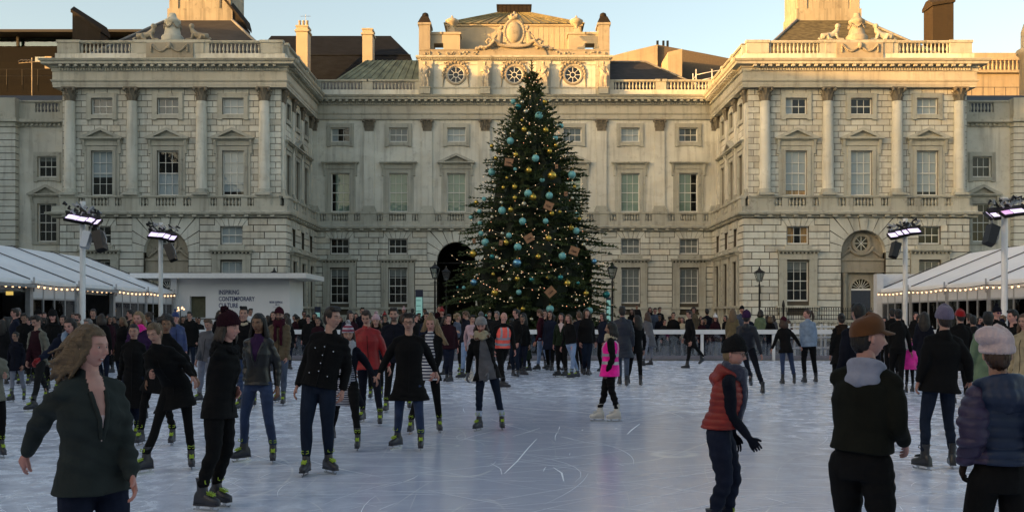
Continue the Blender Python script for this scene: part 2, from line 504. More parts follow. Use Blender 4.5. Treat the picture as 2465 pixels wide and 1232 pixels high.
def capital_mesh(m, u, d, z, w, h, flat=False):
    """Corinthian capital: bell, two rows of leaves, volutes and abacus"""
    r = w*0.40
    if flat: m.box(u-r, u+r, d-0.25, d+0.04, z, z+h*0.88)
    else: m.lathe(u, d, [(r*1.02, z), (r*0.95, z+h*0.3), (r*1.0, z+h*0.6), (r*1.25, z+h*0.88)], 14)
    for row, (zz, hh, out) in enumerate(((z+0.02, h*0.42, 0.06), (z+h*0.26, h*0.48, 0.11))):
        n = 5 if flat else 10
        for i in range(n):
            if flat:
                x = u - r + 2*r*(i + (0.5 if row == 0 else 0.0))/(n - (0 if row == 0 else 1)); c = (x, d+0.04); nx, ny = 0, 1
            else:
                t = 2*math.pi*(i + 0.5*row)/n; nx, ny = math.cos(t), math.sin(t); c = (u + nx*r, d + ny*r)
            tx, ty = -ny, nx; lw = 0.085
            pts = []
            for (o_, q, ww) in ((0.0, 0.0, 1.0), (0.03, 0.55, 1.1), (out, 0.9, 0.9), (out+0.07, 1.0, 0.6), (out+0.05, 0.80, 0.3)):
                pts.append([(c[0]+nx*o_ - tx*lw*ww, c[1]+ny*o_ - ty*lw*ww, zz+hh*q), (c[0]+nx*(o_+0.035), c[1]+ny*(o_+0.035), zz+hh*q), (c[0]+nx*o_ + tx*lw*ww, c[1]+ny*o_ + ty*lw*ww, zz+hh*q)])
            m.rings(pts, False, False, closed=False)
    for sx in (-1, 1):
        for sy in ((1,) if flat else (-1, 1)):
            m.sphere((u+sx*w*0.5, d + (0.12 if flat else sy*w*0.5), z+h*0.80), 0.13, 8, 5)
    m.sphere((u, d + (0.12 if flat else w*0.5), z+h*0.86), 0.09, 8, 5)
    if flat: m.box(u-w*0.56, u+w*0.56, d-0.25, d+0.20, z+h*0.90, z+h)
    else: m.box(u-w*0.56, u+w*0.56, d-w*0.56, d+w*0.56, z+h*0.90, z+h)

def column(bld, T, u, d=0.28, r=0.42, z0=Z_RAIL, z1=Z_ARC, flat=False):
    m = MB(T)
    capz = z1 - 1.02
    if flat:
        m.box(u-r, u+r, -0.1, d, z0+0.55, capz)
        o = m.build('pilaster', M_STONE, bld)
        b = MB(T); b.box(u-r-0.16, u+r+0.16, -0.1, d+0.16, z0, z0+0.24); b.box(u-r-0.09, u+r+0.09, -0.1, d+0.09, z0+0.24, z0+0.40); b.box(u-r-0.04, u+r+0.04, -0.1, d+0.04, z0+0.40, z0+0.55)
        b.build('base', M_TRIM, bld).parent = o
        c = MB(T); capital_mesh(c, u, d, capz, r*2.1, 1.02, True)
    else:
        m.lathe(u, d, [(r, z0+0.5), (r, z0+2.2), (r*0.97, z0+4), (r*0.86, capz)], 24)
        o = m.build('column', M_STONE, bld)
        b = MB(T); b.box(u-r-0.14, u+r+0.14, d-0.3, d+r+0.14, z0, z0+0.18)
        b.lathe(u, d, [(r+0.13, z0+0.18), (r+0.14, z0+0.27), (r+0.05, z0+0.32), (r+0.09, z0+0.42), (r+0.02, z0+0.5)], 20)
        b.build('base', M_TRIM, bld).parent = o
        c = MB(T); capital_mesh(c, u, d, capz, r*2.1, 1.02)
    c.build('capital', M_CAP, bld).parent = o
    return o

COURSES = [0, 0.62, 1.24, 1.86, 2.45] + [2.45 + 0.555*i for i in range(1, 13)]
def nice_courses(z0, z1, h):
    n = max(1, round((z1-z0)/h)); return [z0 + (z1-z0)*i/n for i in range(n+1)]

def facade(bld, T, u0, u1, bays, cols, main_looks, top_looks, mez_looks, gnd_looks, flat, rust_up, peds, portals=(), wide=1.62, seed=1, colr=0.42, e0=0.0, e1=0.0):
    """one palace front in local (u,d,z). portals: bay indices without windows on the ground storey"""
    gh, uh, arch_h = [], [], []
    W = wide
    for i, u in enumerate(bays):
        uh.append((u-W/2, u+W/2, 16.9, 18.15)); uh.append((u-W/2, u+W/2, 10.82, 14.2))
        if i in portals: continue
        gh.append((u-W/2, u+W/2, 7.15, 8.5)); gh.append((u-W/2, u+W/2, 2.9, 5.9))
    PR = 1.66
    ZS = 6.55
    for i in portals: arch_h.append((bays[i]-PR, bays[i]+PR, 0.0, ZS+PR))
    # ground storey
    back = MB(T)
    wall_holes(back, u0-e0, u1+e1, 0, ZTOP_G, gh + arch_h, GD-0.05, 0.30)
    back.build('joint_bed', M_JOINT, bld)
    rb = MB(T)
    hol = list(gh); VR = 2.5
    for i in portals:
        hol.append((bays[i]-VR, bays[i]+VR, ZS, ZTOP_G)); hol.append((bays[i]-PR, bays[i]+PR, 0, ZS))
    key = []
    for i, u in enumerate(bays):
        if i in portals: continue
        hol.append((u-1.25, u+1.25, 8.56, ZTOP_G))           # flat arch of wedge blocks
        for j in range(5):
            t0 = -1 + 2*j/5; t1 = -1 + 2*(j+1)/5; g = 0.02
            key.append(([(u+t0*W/2*1.0+g, 8.5), (u+t1*W/2*1.0-g, 8.5), (u+t1*1.25-g, ZTOP_G-0.02), (u+t0*1.25+g, ZTOP_G-0.02)], 0.06 if j in (1, 3) else 0.03))
        hol.append((u-1.45, u+1.45, 2.1, 6.45))             # pilaster surround zone
    zc = [0, 0.62, 1.24, 1.86, 2.45] + nice_courses(2.45, ZS, 0.51)[1:] + nice_courses(ZS, ZTOP_G, 0.51)[1:]
    rustic(rb, u0-e0, u1+e1, zc, GD, hol, 1.45, seed)
    for i, u in enumerate(bays):
        if i in portals: continue
        for q in (-1, 1): rb.prism([(u+q*(W/2+0.03), 8.52), (u+q*1.23, 8.52), (u+q*1.23, ZTOP_G-0.06)], 1, GD-0.05, GD-0.004)
    for p, dd in key: rb.prism(p, 1, GD-0.05, GD+dd)
    for i in portals: arch_voussoirs(rb, bays[i], PR, (bays[i]-VR, bays[i]+VR, ZTOP_G), ZS, GD)
    rb.build('rusticated_wall', [M_STONE2, M_ST_B, M_ST_C], bld)
    trs = [MB(T) for _ in bays]
    for i, u in enumerate(bays):
        if i in portals: continue
        tr = trs[i]
        ledge(tr, u, 6.5, 3.2, GD)
        for s in (-1, 1):
            tr.box(u+s*(W/2+0.02), u+s*(W/2+0.62), GD-0.06, GD+0.10, 2.45, 6.0)
            tr.box(u+s*(W/2+0.00), u+s*(W/2+0.66), GD-0.06, GD+0.16, 2.1, 2.45)
            tr.box(u+s*(W/2+0.06), u+s*(W/2+0.58), GD-0.06, GD+0.20, 1.2, 2.1)
        tr.box(u-W/2-0.64, u+W/2+0.64, GD-0.06, GD+0.13, 6.0, 6.44)
        tr.box(u-1.62, u+1.62, GD-0.06, GD+0.26, 2.40, 2.58)
    pl_ = MB(T); pl_.box(u0-e0*1.2, u1+e1*1.2, GD, GD+0.10, 0.0, 0.55); pl_.build('plinth', M_TRIM, bld)
    # upper storey
    ub = MB(T)
    if rust_up:
        bk = MB(T); wall_holes(bk, u0, u1, Z_STR1, Z_ARC, uh, -0.03, 0.34); bk.build('joint_bed', M_JOINT2, bld)
        hol = list(uh)
        for u in bays: hol.append((u-W/2-0.28, u+W/2+0.28, 10.6, 15.1)); hol.append((u-W/2-0.28, u+W/2+0.28, 16.6, 18.45))
        zc = nice_courses(Z_STR1, Z_ARC, 0.47)
        rustic(ub, u0, u1, zc, 0.0, hol, 0.95, seed+5, 0.013)
        ub.build('ashlar_wall', [M_STONE, M_ST_B, M_ST_C], bld)
    else:
        wall_holes(ub, u0, u1, Z_STR1, Z_ARC, uh, 0.0, 0.34)
        ub.build('wall', M_STONE, bld)
    for i, u in enumerate(bays):
        if trs[i].v: trs[i].build('ground_window_surround', M_TRIM, bld)
        tr = MB(T)
        surround(tr, u, 16.9, 18.15, W, 0.0, 0.30, 0.12)
        surround(tr, u, 10.82, 14.2, W, 0.0, 0.26, 0.12, False)
        tr.box(u-W/2-0.5, u-W/2-0.34, 0, 0.08, 10.8, 14.6); tr.box(u+W/2+0.34, u+W/2+0.5, 0, 0.08, 10.8, 14.6)
        hood(tr, u, 14.98, 3.25, 0.0, peds[i])
        tr.build('window_surround', M_TRIM, bld)
    # string course, architrave handled by the sweep of the building
    for c in cols: column(bld, T, c, flat=flat, d=(0.16 if flat else 0.28), r=colr)
    # balcony balustrade
    runs, sol = [], []
    edges = sorted(cols)
    x = u0
    segs = []
    for c in edges:
        if c-0.62 > x: segs.append((x, c-0.62))
        sol.append((max(u0, c-0.62), min(u1, c+0.62), 0.06)); x = c+0.62
    if x < u1: segs.append((x, u1))
    for a, b in segs:
        L_ = b-a
        if L_ < 1.2: sol.append((a, b, 0)); continue
        p = [0.0, 0.17, 0.31, 0.69, 0.83, 1.0]
        runs += [(a + L_*0.03, a + L_*p[1]), (a + L_*p[2], a + L_*p[3]), (a + L_*p[4], a + L_*0.97)]
        sol += [(a, a+L_*0.03, 0), (a + L_*p[1], a + L_*p[2], 0), (a + L_*p[3], a + L_*p[4], 0), (b-L_*0.03, b, 0)]
    balustrade(bld, T, runs, sol, Z_BAL0, Z_BAL1, 0.38, 0.22, 'balcony_balustrade', 0.25)
    for i, u in enumerate(bays):
        window(bld, T, u, 16.9, 18.15, W, 3, 2, -0.18, top_looks[i])
        window(bld, T, u, 10.82, 14.2, W, 3, 4, -0.18, main_looks[i])
        if i in portals: continue
        window(bld, T, u, 7.15, 8.5, W, 3, 2, GD-0.22, mez_looks[i])
        window(bld, T, u, 2.9, 5.9, W, 3, 4, GD-0.22, gnd_looks[i])

def belts(bld, path, up_d, segs, bal_z=None):
    """string course, entablature and cornice swept round the building"""
    m = MB()
    sweep(m, [(-0.3, Z_STR0), (GD+0.06, Z_STR0), (GD+0.10, Z_STR0+0.14), (GD+0.42, Z_STR0+0.22), (GD+0.46, Z_STR0+0.36), (GD+0.10, Z_STR1-0.08), (0.55, Z_STR1), (0.55, Z_BAL0), (-0.3, Z_BAL0)], path)
    for T, a, b in segs:
        mm = MB(T); n = int((b-a)/0.95)
        for i in range(n):
            x = a + (b-a)*(i+0.5)/n; mm.box(x-0.16, x+0.16, GD, GD+0.36, Z_STR0+0.04, Z_STR0+0.17)
        m.v_off = None
        k = len(m.v); m.v += mm.v; m.f += [[q+k for q in f] for f in mm.f]; m.m += mm.m; m.sm += mm.sm
    m.build('string_course', M_TRIM, bld)
    e = MB()
    d = up_d
    sweep(e, [(-0.35, Z_ARC), (d, Z_ARC), (d, Z_ARC+0.17), (d+0.03, Z_ARC+0.17), (d+0.03, Z_ARC+0.36), (d+0.08, Z_ARC+0.40), (d+0.14, Z_FRI-0.04), (d+0.14, Z_FRI), (d+0.02, Z_FRI+0.01), (d+0.02, Z_COR), (-0.35, Z_COR)], path)
    e.build('entablature', M_ENT, bld)
    c = MB()
    sweep(c, [(-0.35, Z_COR), (d+0.08, Z_COR), (d+0.08, Z_COR+0.24), (d+0.16, Z_COR+0.26), (d+0.18, Z_COR+0.42), (d+0.62, Z_COR+0.44), (d+0.64, Z_COR+0.60), (d+0.74, Z_COR+0.66), (d+0.82, Z_CTOP-0.03), (d+0.78, Z_CTOP), (-0.35, Z_CTOP)], path)
    for T, a, b in segs:
        mm = MB(T); n = int((b-a)/0.20)
        for i in range(n):
            x = a + (b-a)*(i+0.5)/n; mm.box(x-0.06, x+0.06, d, d+0.18, Z_COR+0.04, Z_COR+0.22)
        n = int((b-a)/0.56)
        for i in range(n):
            x = a + (b-a)*(i+0.5)/n; mm.box(x-0.12, x+0.12, d, d+0.56, Z_COR+0.27, Z_COR+0.43)
        k = len(c.v); c.v += mm.v; c.f += [[q+k for q in f] for f in mm.f]; c.m += mm.m; c.sm += mm.sm
    c.build('cornice', M_TRIM, bld)

def parapet_path(bld, path, d):
    m = MB(); sweep(m, [(d-0.40, Z_CTOP-0.02), (d+0.05, Z_CTOP-0.02), (d+0.05, Z_CTOP+0.12), (d, Z_CTOP+0.15), (d, 21.42), (d-0.40, 21.42)], path)
    m.build('parapet', M_STONE, bld)

# ---- central range
cen = thing('palace_range', 'pale stone central palace range with three arches behind the Christmas tree', 'building', (CX, YC, 0))
Tc = frameT(CX, YC, 1, 0)
HW = 17.55
bays = [-15.1, -10.06, -5.03, 0, 5.03, 10.06, 15.1]
pil = [-17.5, -12.6, -7.56, -2.52, 2.52, 7.56, 12.6, 17.5]
facade(cen, Tc, -HW, HW, bays, pil,
       ['greenr', 'green', 'green', 'green', 'green', 'green', 'greenl'], ['left', 'slate', 'blind', 'slate', 'slate', 'blind', 'slate'],
       ['dark', 'dark', '', '', '', 'grey', 'grey'], ['shadetop', 'shadetop', '', '', '', 'grey', 'grey'],
       True, False, [False, False, True, True, True, False, False], portals=(2, 3, 4), seed=3, colr=0.44)
belts(cen, [(CX-HW, YC+0.004), (CX+HW, YC+0.004)], 0.20, [(Tc, -HW, HW)])
parapet_path(cen, [(CX-HW, YC), (CX-8.1, YC)], 0.15)
parapet_path(cen, [(CX+8.1, YC), (CX+HW, YC)], 0.15)
def pbal(bld, T, a, b, d, n, ped=1.0):
    """roof balustrade between a and b with n runs"""
    runs, sol = [], []
    L_ = (b-a)/n
    for i in range(n):
        p = a + i*L_; sol.append((p, p+ped/2, 0.05 if i else 0)); runs.append((p+ped/2, p+L_-ped/2)); sol.append((p+L_-ped/2, p+L_, 0.05 if i < n-1 else 0))
    balustrade(bld, T, runs, sol, 21.42, 22.12, d, 0.26, 'roof_balustrade', 0.30)
pbal(cen, Tc, -HW+0.3, -8.2, -0.02, 2, 0.9)
pbal(cen, Tc, 8.2, HW-0.3, -0.02, 2, 0.9)
# passage behind the arches and near-black boards for unlit rooms behind the sashes
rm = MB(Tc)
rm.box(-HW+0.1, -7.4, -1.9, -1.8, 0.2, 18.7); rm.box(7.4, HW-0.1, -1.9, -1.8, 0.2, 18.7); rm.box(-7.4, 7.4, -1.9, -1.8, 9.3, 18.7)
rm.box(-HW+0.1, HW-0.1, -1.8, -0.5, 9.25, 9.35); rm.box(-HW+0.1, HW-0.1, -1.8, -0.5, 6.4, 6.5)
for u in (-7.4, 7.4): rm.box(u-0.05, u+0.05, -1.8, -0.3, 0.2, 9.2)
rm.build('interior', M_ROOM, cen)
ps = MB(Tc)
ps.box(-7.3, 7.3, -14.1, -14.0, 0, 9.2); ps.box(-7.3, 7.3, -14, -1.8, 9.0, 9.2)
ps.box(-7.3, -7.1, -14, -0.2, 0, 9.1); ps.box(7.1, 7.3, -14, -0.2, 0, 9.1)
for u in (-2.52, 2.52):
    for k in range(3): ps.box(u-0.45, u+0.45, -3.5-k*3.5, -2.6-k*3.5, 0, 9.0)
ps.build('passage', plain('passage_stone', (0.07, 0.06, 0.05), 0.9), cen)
# attic
at = MB(Tc)
AD = 0.30
oc = [-5.06, 0.0, 5.06]
wall_holes(at, -8.15, 8.15, Z_CTOP, 23.9, [(u-0.95, u+0.95, 21.73, 23.63) for u in oc], AD, 0.25)
at.quad((-8.15, AD, Z_CTOP), (-8.15, -6, Z_CTOP), (-8.15, -6, 23.9), (-8.15, AD, 23.9))
at.quad((8.15, AD, Z_CTOP), (8.15, -6, Z_CTOP), (8.15, -6, 23.9), (8.15, AD, 23.9))
for u in oc:      # fill between the square hole and the round frame
    k = 32
    for j in range(k):
        t0, t1 = 2*math.pi*j/k, 2*math.pi*(j+1)/k
        def sq(t):
            c, s_ = math.cos(t), math.sin(t); q = 0.95/max(abs(c), abs(s_)); return (u+q*c, AD, 22.68+q*s_)
        at.quad((u+0.8*math.cos(t0), AD, 22.68+0.8*math.sin(t0)), sq(t0), sq(t1), (u+0.8*math.cos(t1), AD, 22.68+0.8*math.sin(t1)))
at.build('attic_wall', M_STONE, cen)
atr = MB(Tc)
for a, b in ((-8.0, -7.6), (-7.1, -6.55), (-3.6, -2.9), (-1.9, -1.45), (1.45, 1.9), (2.9, 3.6), (6.55, 7.1)):
    pass
for u in (-7.65, -2.53, 2.53, 7.65):
    atr.box(u-0.62, u+0.62, AD, AD+0.09, Z_CTOP, 23.88)
for u in oc:
    for (a, b) in ((-2.0, -1.93), (1.93, 2.0)): atr.box(u+a, u+b, AD, AD+0.05, 21.6, 23.55)
    atr.box(u-2.0, u-1.0, AD, AD+0.05, 23.50, 23.56); atr.box(u+1.0, u+2.0, AD, AD+0.05, 23.50, 23.56)
    atr.box(u-2.0, u+2.0, AD, AD+0.06, 21.5, 21.6)
atr.box(-8.35, 8.35, -0.2, AD+0.14, 23.88, 24.02); atr.box(-8.5, 8.5, -0.2, AD+0.45, 24.10, 24.26); atr.box(-8.4, 8.4, -0.2, AD+0.30, 24.02, 24.10)
for i in range(84): x = -8.2 + 16.4*(i+0.5)/84; atr.box(x-0.05, x+0.05, AD, AD+0.26, 23.92, 24.02)
atr.build('attic_cornice', M_TRIM, cen)
pa = MB(Tc)
pa.box(-8.15, 8.15, -0.35, AD-0.02, 24.26, 24.80); pa.box(-8.2, 8.2, -0.4, AD+0.03, 24.80, 24.88)
pa.prism([(-2.9, 24.26), (2.9, 24.26), (2.6, 24.9), (1.7, 25.1), (1.2, 25.45), (-1.2, 25.45), (-1.7, 25.1), (-2.6, 24.9)], 1, AD-0.1, AD+0.1)
rr = random.Random(4)
for i in range(60):
    x = rr.uniform(-8, 8)
    if abs(x) > 2.6: pa.sphere((x, AD, 24.55 + rr.uniform(-0.12, 0.12)), rr.uniform(0.05, 0.12), 6, 4)
pa.build('attic_parapet', M_SOOT, cen)
for u in oc:      # round windows
    m = MB(Tc)
    def ring(m, r0, r1, d0, d1, k=32, zc=22.68):
        rs = []
        for r, dq in ((r0, d0), (r0, d1), (r1, d1), (r1, d0)):
            rs.append([(u+r*math.cos(2*math.pi*j/k), dq, zc+r*math.sin(2*math.pi*j/k)) for j in range(k)])
        m.rings(rs + [rs[0]], False, False)
    ring(m, 0.66, 0.73, AD-0.12, AD-0.04); ring(m, 0.20, 0.25, AD-0.12, AD-0.05)
    for j in range(8):
        t = math.pi*j/4
        m.obox((u+0.46*math.cos(t), AD-0.08, 22.68+0.46*math.sin(t)), (0.22*math.cos(t), 0, 0.22*math.sin(t)), (0, 0.03, 0), (-0.022*math.sin(t), 0, 0.022*math.cos(t)))
    o = m.build('round_window', M_SASH, cen)
    g = MB(Tc); k = 24
    g.add([(u+0.7*math.cos(2*math.pi*j/k), AD-0.09, 22.68+0.7*math.sin(2*math.pi*j/k)) for j in range(k)], [tuple(range(k))])
    g.build('pane', M_GLASS, cen).parent = o
    bx = MB(Tc); bx.box(u-1.2, u+1.2, AD-0.9, AD-0.85, 21.5, 23.8); bx.build('interior', M_ROOM, cen).parent = o
    s = MB(Tc); ring(s, 0.72, 0.86, AD-0.12, AD+0.08); ring(s, 0.86, 0.93, AD-0.12, AD+0.03)
    for j in range(40):   # garland round the frame
        t = -0.35 + (math.pi+0.7)*j/39; rg = 1.08 + 0.05*math.sin(j*2.1)
        x, z = u+rg*math.cos(t), 22.72+rg*math.sin(t)*1.0
        s.sphere((x, AD+0.06, z), 0.07+0.03*((j*7) % 3), 6, 4)
    for sx in (-1, 1):
        for j in range(7): s.sphere((u+sx*(1.06+0.01*j), AD+0.05, 22.3-0.11*j), 0.07-0.004*j, 6, 4)
        for j in range(7): s.sphere((u+sx*(0.15+0.14*j), AD+0.06, 23.72-0.03*math.sin(j*1.3)), 0.08, 6, 4)
    s.build('garland_frame', M_SOOT, cen)
# ---- pavilion on the roof behind the attic
pv = thing('roof_pavilion', 'cream rooftop pavilion with ribbed hipped roof and two urns above the coat of arms', 'pavilion', (CX, 98, 24))
m = MB(); m.box(CX-6.2, CX+6.2, 98, 106, 23.5, 28.6); m.box(CX-6.35, CX+6.35, 97.85, 106.1, 28.6, 28.78)
for i in range(26): x = CX-6.1 + 12.2*i/25; m.box(x-0.015, x+0.015, 97.975, 98.01, 24.5, 28.55)
m.build('wall', M_CREAM, pv)
m = MB()
e, tz = 28.78, 30.7
m.add([(CX-6.5, 97.7, e), (CX+6.5, 97.7, e), (CX+6.5, 106.3, e), (CX-6.5, 106.3, e), (CX-1.6, 101, tz), (CX+1.6, 101, tz), (CX+1.6, 103, tz), (CX-1.6, 103, tz)],
      [(0,1,5,4), (1,2,6,5), (2,3,7,6), (3,0,4,7), (4,5,6,7)])
for i in range(17):
    t = i/16; x0 = CX-6.5+13*t; x1 = CX-1.6+3.2*t
    m.tube([(x0, 97.7, e+0.03), (x1, 101, tz+0.03)], 0.045, 4)
m.build('roof', plain('gilt_green_lead', (0.20, 0.17, 0.08), 0.55, var=0.4, scale=1.5), pv)
m = MB(); m.box(CX-1.6, CX+1.6, 101, 103, tz-0.05, tz+0.75)
for i in range(9): x = CX-1.55+3.1*i/8; m.box(x-0.02, x+0.02, 100.97, 101.0, tz, tz+0.74)
m.box(CX-1.68, CX+1.68, 100.92, 103.08, tz+0.72, tz+0.8)
m.build('roof_lantern', M_BRICKDARK, pv)
m = MB(); k = 28
m.add([(CX, 97.93, 24.6)] + [(CX+3.85*math.cos(math.pi*j/k), 97.93, 24.6+2.25*math.sin(math.pi*j/k)) for j in range(k+1)], [(0, j+1, j+2) for j in range(k)])
m.build('lunette', plain('lunette_moss', (0.11, 0.085, 0.04), 0.8, var=0.4, scale=2, stretch=(4, 1, 1)), pv)
m = MB(); rs = []
for j in range(k+1):
    t = math.pi*j/k; c, s_ = math.cos(t), math.sin(t)
    rs.append([(CX+3.85*c, 97.98, 24.6+2.25*s_), (CX+3.85*c, 97.6, 24.6+2.25*s_), (CX+4.05*c, 97.6, 24.6+2.42*s_), (CX+4.05*c, 97.98, 24.6+2.42*s_)])
m.rings(rs, True, False); m.build('arch_rim', M_CREAM, pv)
for sx in (-1, 1):
    m = MB()
    xa, xb = CX+sx*5.75, CX+sx*7.6
    m.box(CX+sx*4.9, CX+sx*6.4, 95.6, 97.2, 24.0, 27.2)                    # pier
    m.box(CX+sx*4.8, CX+sx*6.5, 95.5, 97.3, 27.2, 27.4)
    m.box(CX+sx*6.4, CX+sx*7.6, 95.6, 97.2, 26.4, 27.2); m.box(CX+sx*6.4, CX+sx*7.7, 95.5, 97.3, 27.2, 27.4)
    m.box(CX+sx*7.25, CX+sx*7.6, 95.6, 97.2, 24.0, 26.4)
    m.build('porch', M_CREAM, pv)
    u = MB(); q = 28.95
    u.box(CX+sx*5.65-0.22, CX+sx*5.65+0.22, 96.2, 96.7, 27.4, 27.95)
    u.lathe(CX+sx*5.65, 96.45, [(0.30, 27.95), (0.16, 28.02), (0.14, 28.15), (0.45, 28.35), (0.62, 28.55), (0.62, 28.68), (0.35, 28.85), (0.1, 28.95), (0.1, 29.05), (0.02, 29.15)], 16)
    u.build('urn', M_CREAM, pv)
for sx, lb in ((-1, 'tall stone chimney pier with domed cap, rising left of the cream rooftop pavilion'), (1, 'tall stone chimney pier with domed cap, rising right of the cream rooftop pavilion')):
    t = thing('chimney', lb, 'chimney', (CX+sx*8.05, 95.5, 22))
    m = MB(); x = CX+sx*8.05
    m.box(x-0.5, x+0.5, 95.0, 97.0, 22, 27.9); m.box(x-0.6, x+0.6, 94.9, 97.1, 27.9, 28.1); m.build('shaft', M_SOOT, t)
    m = MB(); m.rings([[(x-0.6, 94.9, 28.1), (x+0.6, 94.9, 28.1), (x+0.6, 97.1, 28.1), (x-0.6, 97.1, 28.1)], [(x-0.32, 95.3, 28.75), (x+0.32, 95.3, 28.75), (x+0.32, 96.6, 28.75), (x-0.32, 96.6, 28.75)]], True, False)
    m.lathe(x, 95.9, [(0.30, 28.7), (0.32, 28.95), (0.25, 29.15), (0.05, 29.25)], 12); m.build('cap', M_BRICKDARK, t)

# ---- statues and the coat of arms (stone figures, one continuous body each)
def voxel(mbo, name, mat, size, parent, smooth=3, at=None):
    """union overlapping closed shapes into one smooth surface"""
    tmp = mbo.build('tmp_voxel', mat)
    md = tmp.modifiers.new('r', 'REMESH'); md.mode = 'VOXEL'; md.voxel_size = size; md.use_smooth_shade = True
    if smooth:
        ms = tmp.modifiers.new('s', 'SMOOTH'); ms.factor = 0.5; ms.iterations = smooth
    dg = bpy.context.evaluated_depsgraph_get()
    me = bpy.data.meshes.new_from_object(tmp.evaluated_get(dg))
    me.name = name
    old = tmp.data
    bpy.data.objects.remove(tmp); bpy.data.meshes.remove(old)
    if parent is not None:
        base = Vector((0, 0, 0)); p = parent
        while p is not None: base += p.location; p = p.parent
    else: base = Vector(at) if at is not None else Vector((0, 0, 0))
    me.transform(Matrix.Translation(-base))
    if not me.materials: me.materials.append(mat)
    o = bpy.data.objects.new(name, me); COL.objects.link(o)
    if parent is not None: o.parent = parent
    elif at is not None: o.location = at
    return o

def statue(x, y, z, lab, flip=1, pose=0):
    t = thing('statue', lab, 'statue', (x, y, z), group='robed stone statues on the attic')
    m = MB(); m.box(x-0.42, x+0.42, y-0.3, y+0.35, z, z+0.55); m.box(x-0.48, x+0.48, y-0.36, y+0.36, z+0.5, z+0.6); m.build('pedestal', M_TRIM, t)
    b = MB(); h = z+0.58
    f = flip
    b.rings([[(x + dx + rx*math.cos(2*math.pi*i/14)*(1+0.12*math.cos(i*2.9+k)), y + ry*math.sin(2*math.pi*i/14), h+zz) for i in range(14)] for k, (dx, rx, ry, zz) in enumerate(
        [(0, 0.34, 0.24, 0), (0.02*f, 0.33, 0.24, 0.4), (0.05*f, 0.32, 0.24, 0.85), (0.04*f, 0.27, 0.21, 1.15), (0.0, 0.25, 0.18, 1.35), (-0.02*f, 0.31, 0.19, 1.6), (-0.02*f, 0.30, 0.17, 1.78), (0, 0.10, 0.10, 1.88), (0, 0.08, 0.08, 1.98)])])
    b.sphere((x+0.02*f, y-0.03, h+2.1), 0.155, 12, 8, (0.85, 1, 1.15))
    sh = h+1.72
    if pose == 0:
        b.tube([(x-0.28, y, sh), (x-0.42, y-0.12, sh-0.42), (x-0.20, y-0.28, sh-0.55)], [0.095, 0.08, 0.055], 8)
        b.tube([(x+0.28, y, sh), (x+0.40, y-0.05, sh-0.45), (x+0.36, y-0.15, sh-0.85)], [0.095, 0.08, 0.055], 8)
    elif pose == 1:
        b.tube([(x-0.26, y, sh), (x-0.38, y-0.1, sh-0.4), (x-0.05, y-0.28, sh-0.30)], [0.095, 0.08, 0.055], 8)
        b.tube([(x+0.26, y, sh), (x+0.36, y-0.1, sh-0.42), (x+0.18, y-0.28, sh-0.7)], [0.095, 0.08, 0.055], 8)
    else:
        b.tube([(x-0.28, y, sh), (x-0.46, y-0.1, sh+0.12), (x-0.38, y-0.15, sh+0.5)], [0.095, 0.075, 0.055], 8)
        b.tube([(x+0.28, y, sh), (x+0.42, y-0.1, sh-0.4), (x+0.48, y-0.2, sh-0.75)], [0.095, 0.08, 0.055], 8)
    rnd = random.Random(int(x*10))
    for i in range(9):     # drapery folds
        a = rnd.uniform(-0.3, 0.3); b.tube([(x+a*0.8+0.15*f, y-0.2, h+1.3-rnd.uniform(0, .3)), (x+a, y-0.26, h+0.7), (x+a*1.1, y-0.25, h+0.02)], [0.03, 0.045, 0.05], 6)
    b.tube([(x-0.3*f, y-0.1, sh-0.05), (x, y-0.24, sh-0.45), (x+0.33*f, y-0.15, sh-0.8)], [0.06, 0.08, 0.07], 6)
    voxel(b, 'body', plain('statue_stone', (0.42, 0.37, 0.29), 0.85, var=0.45, scale=3.0, bump=0.3), 0.035, t, 2)
sp = [(-7.65, 0, 'robed stone statue at the far left end of the sunlit attic'), (-2.53, 1, 'robed stone statue between the left and middle round windows'),
      (2.53, 0, 'robed stone statue just behind the tip of the Christmas tree'), (7.65, 2, 'robed stone statue with raised arm at the sunlit right end of the attic')]
for k, (u, po, lb) in enumerate(sp):
    statue(CX+u, YC-AD-0.50, Z_CTOP+0.02, lb, 1 if k % 2 else -1, po)

ca = thing('coat_of_arms', 'carved stone coat of arms with crown and two seated supporters on the parapet', 'sculpture', (CX, YC-0.4, 24.9))
m = MB(); cz = 26.25; y0 = YC-0.45
m.sphere((CX, y0, cz), 1.0, 20, 12, (0.82, 0.35, 1.12)); m.sphere((CX, y0-0.2, cz), 0.8, 20, 12, (0.78, 0.35, 1.1))
for j in range(28):
    t = 2*math.pi*j/28; m.sphere((CX+0.84*math.cos(t), y0-0.12, cz+1.12*math.sin(t)), 0.15, 8, 6)
m.lathe(CX, y0, [(0.42, 27.35), (0.50, 27.5), (0.42, 27.6), (0.36, 27.75), (0.12, 27.95), (0.1, 28.05), (0.02, 28.15)], 12)
for j in range(6): t = 2*math.pi*j/6; m.sphere((CX+0.46*math.cos(t), y0+0.46*math.sin(t), 27.68), 0.13, 6, 5)
for j in range(24):
    t = math.pi + math.pi*j/23; m.sphere((CX+1.5*math.cos(t), y0-0.15, 25.4+0.35*math.sin(t)), 0.16, 7, 5)
voxel(m, 'cartouche', M_SOOT, 0.05, ca, 1)
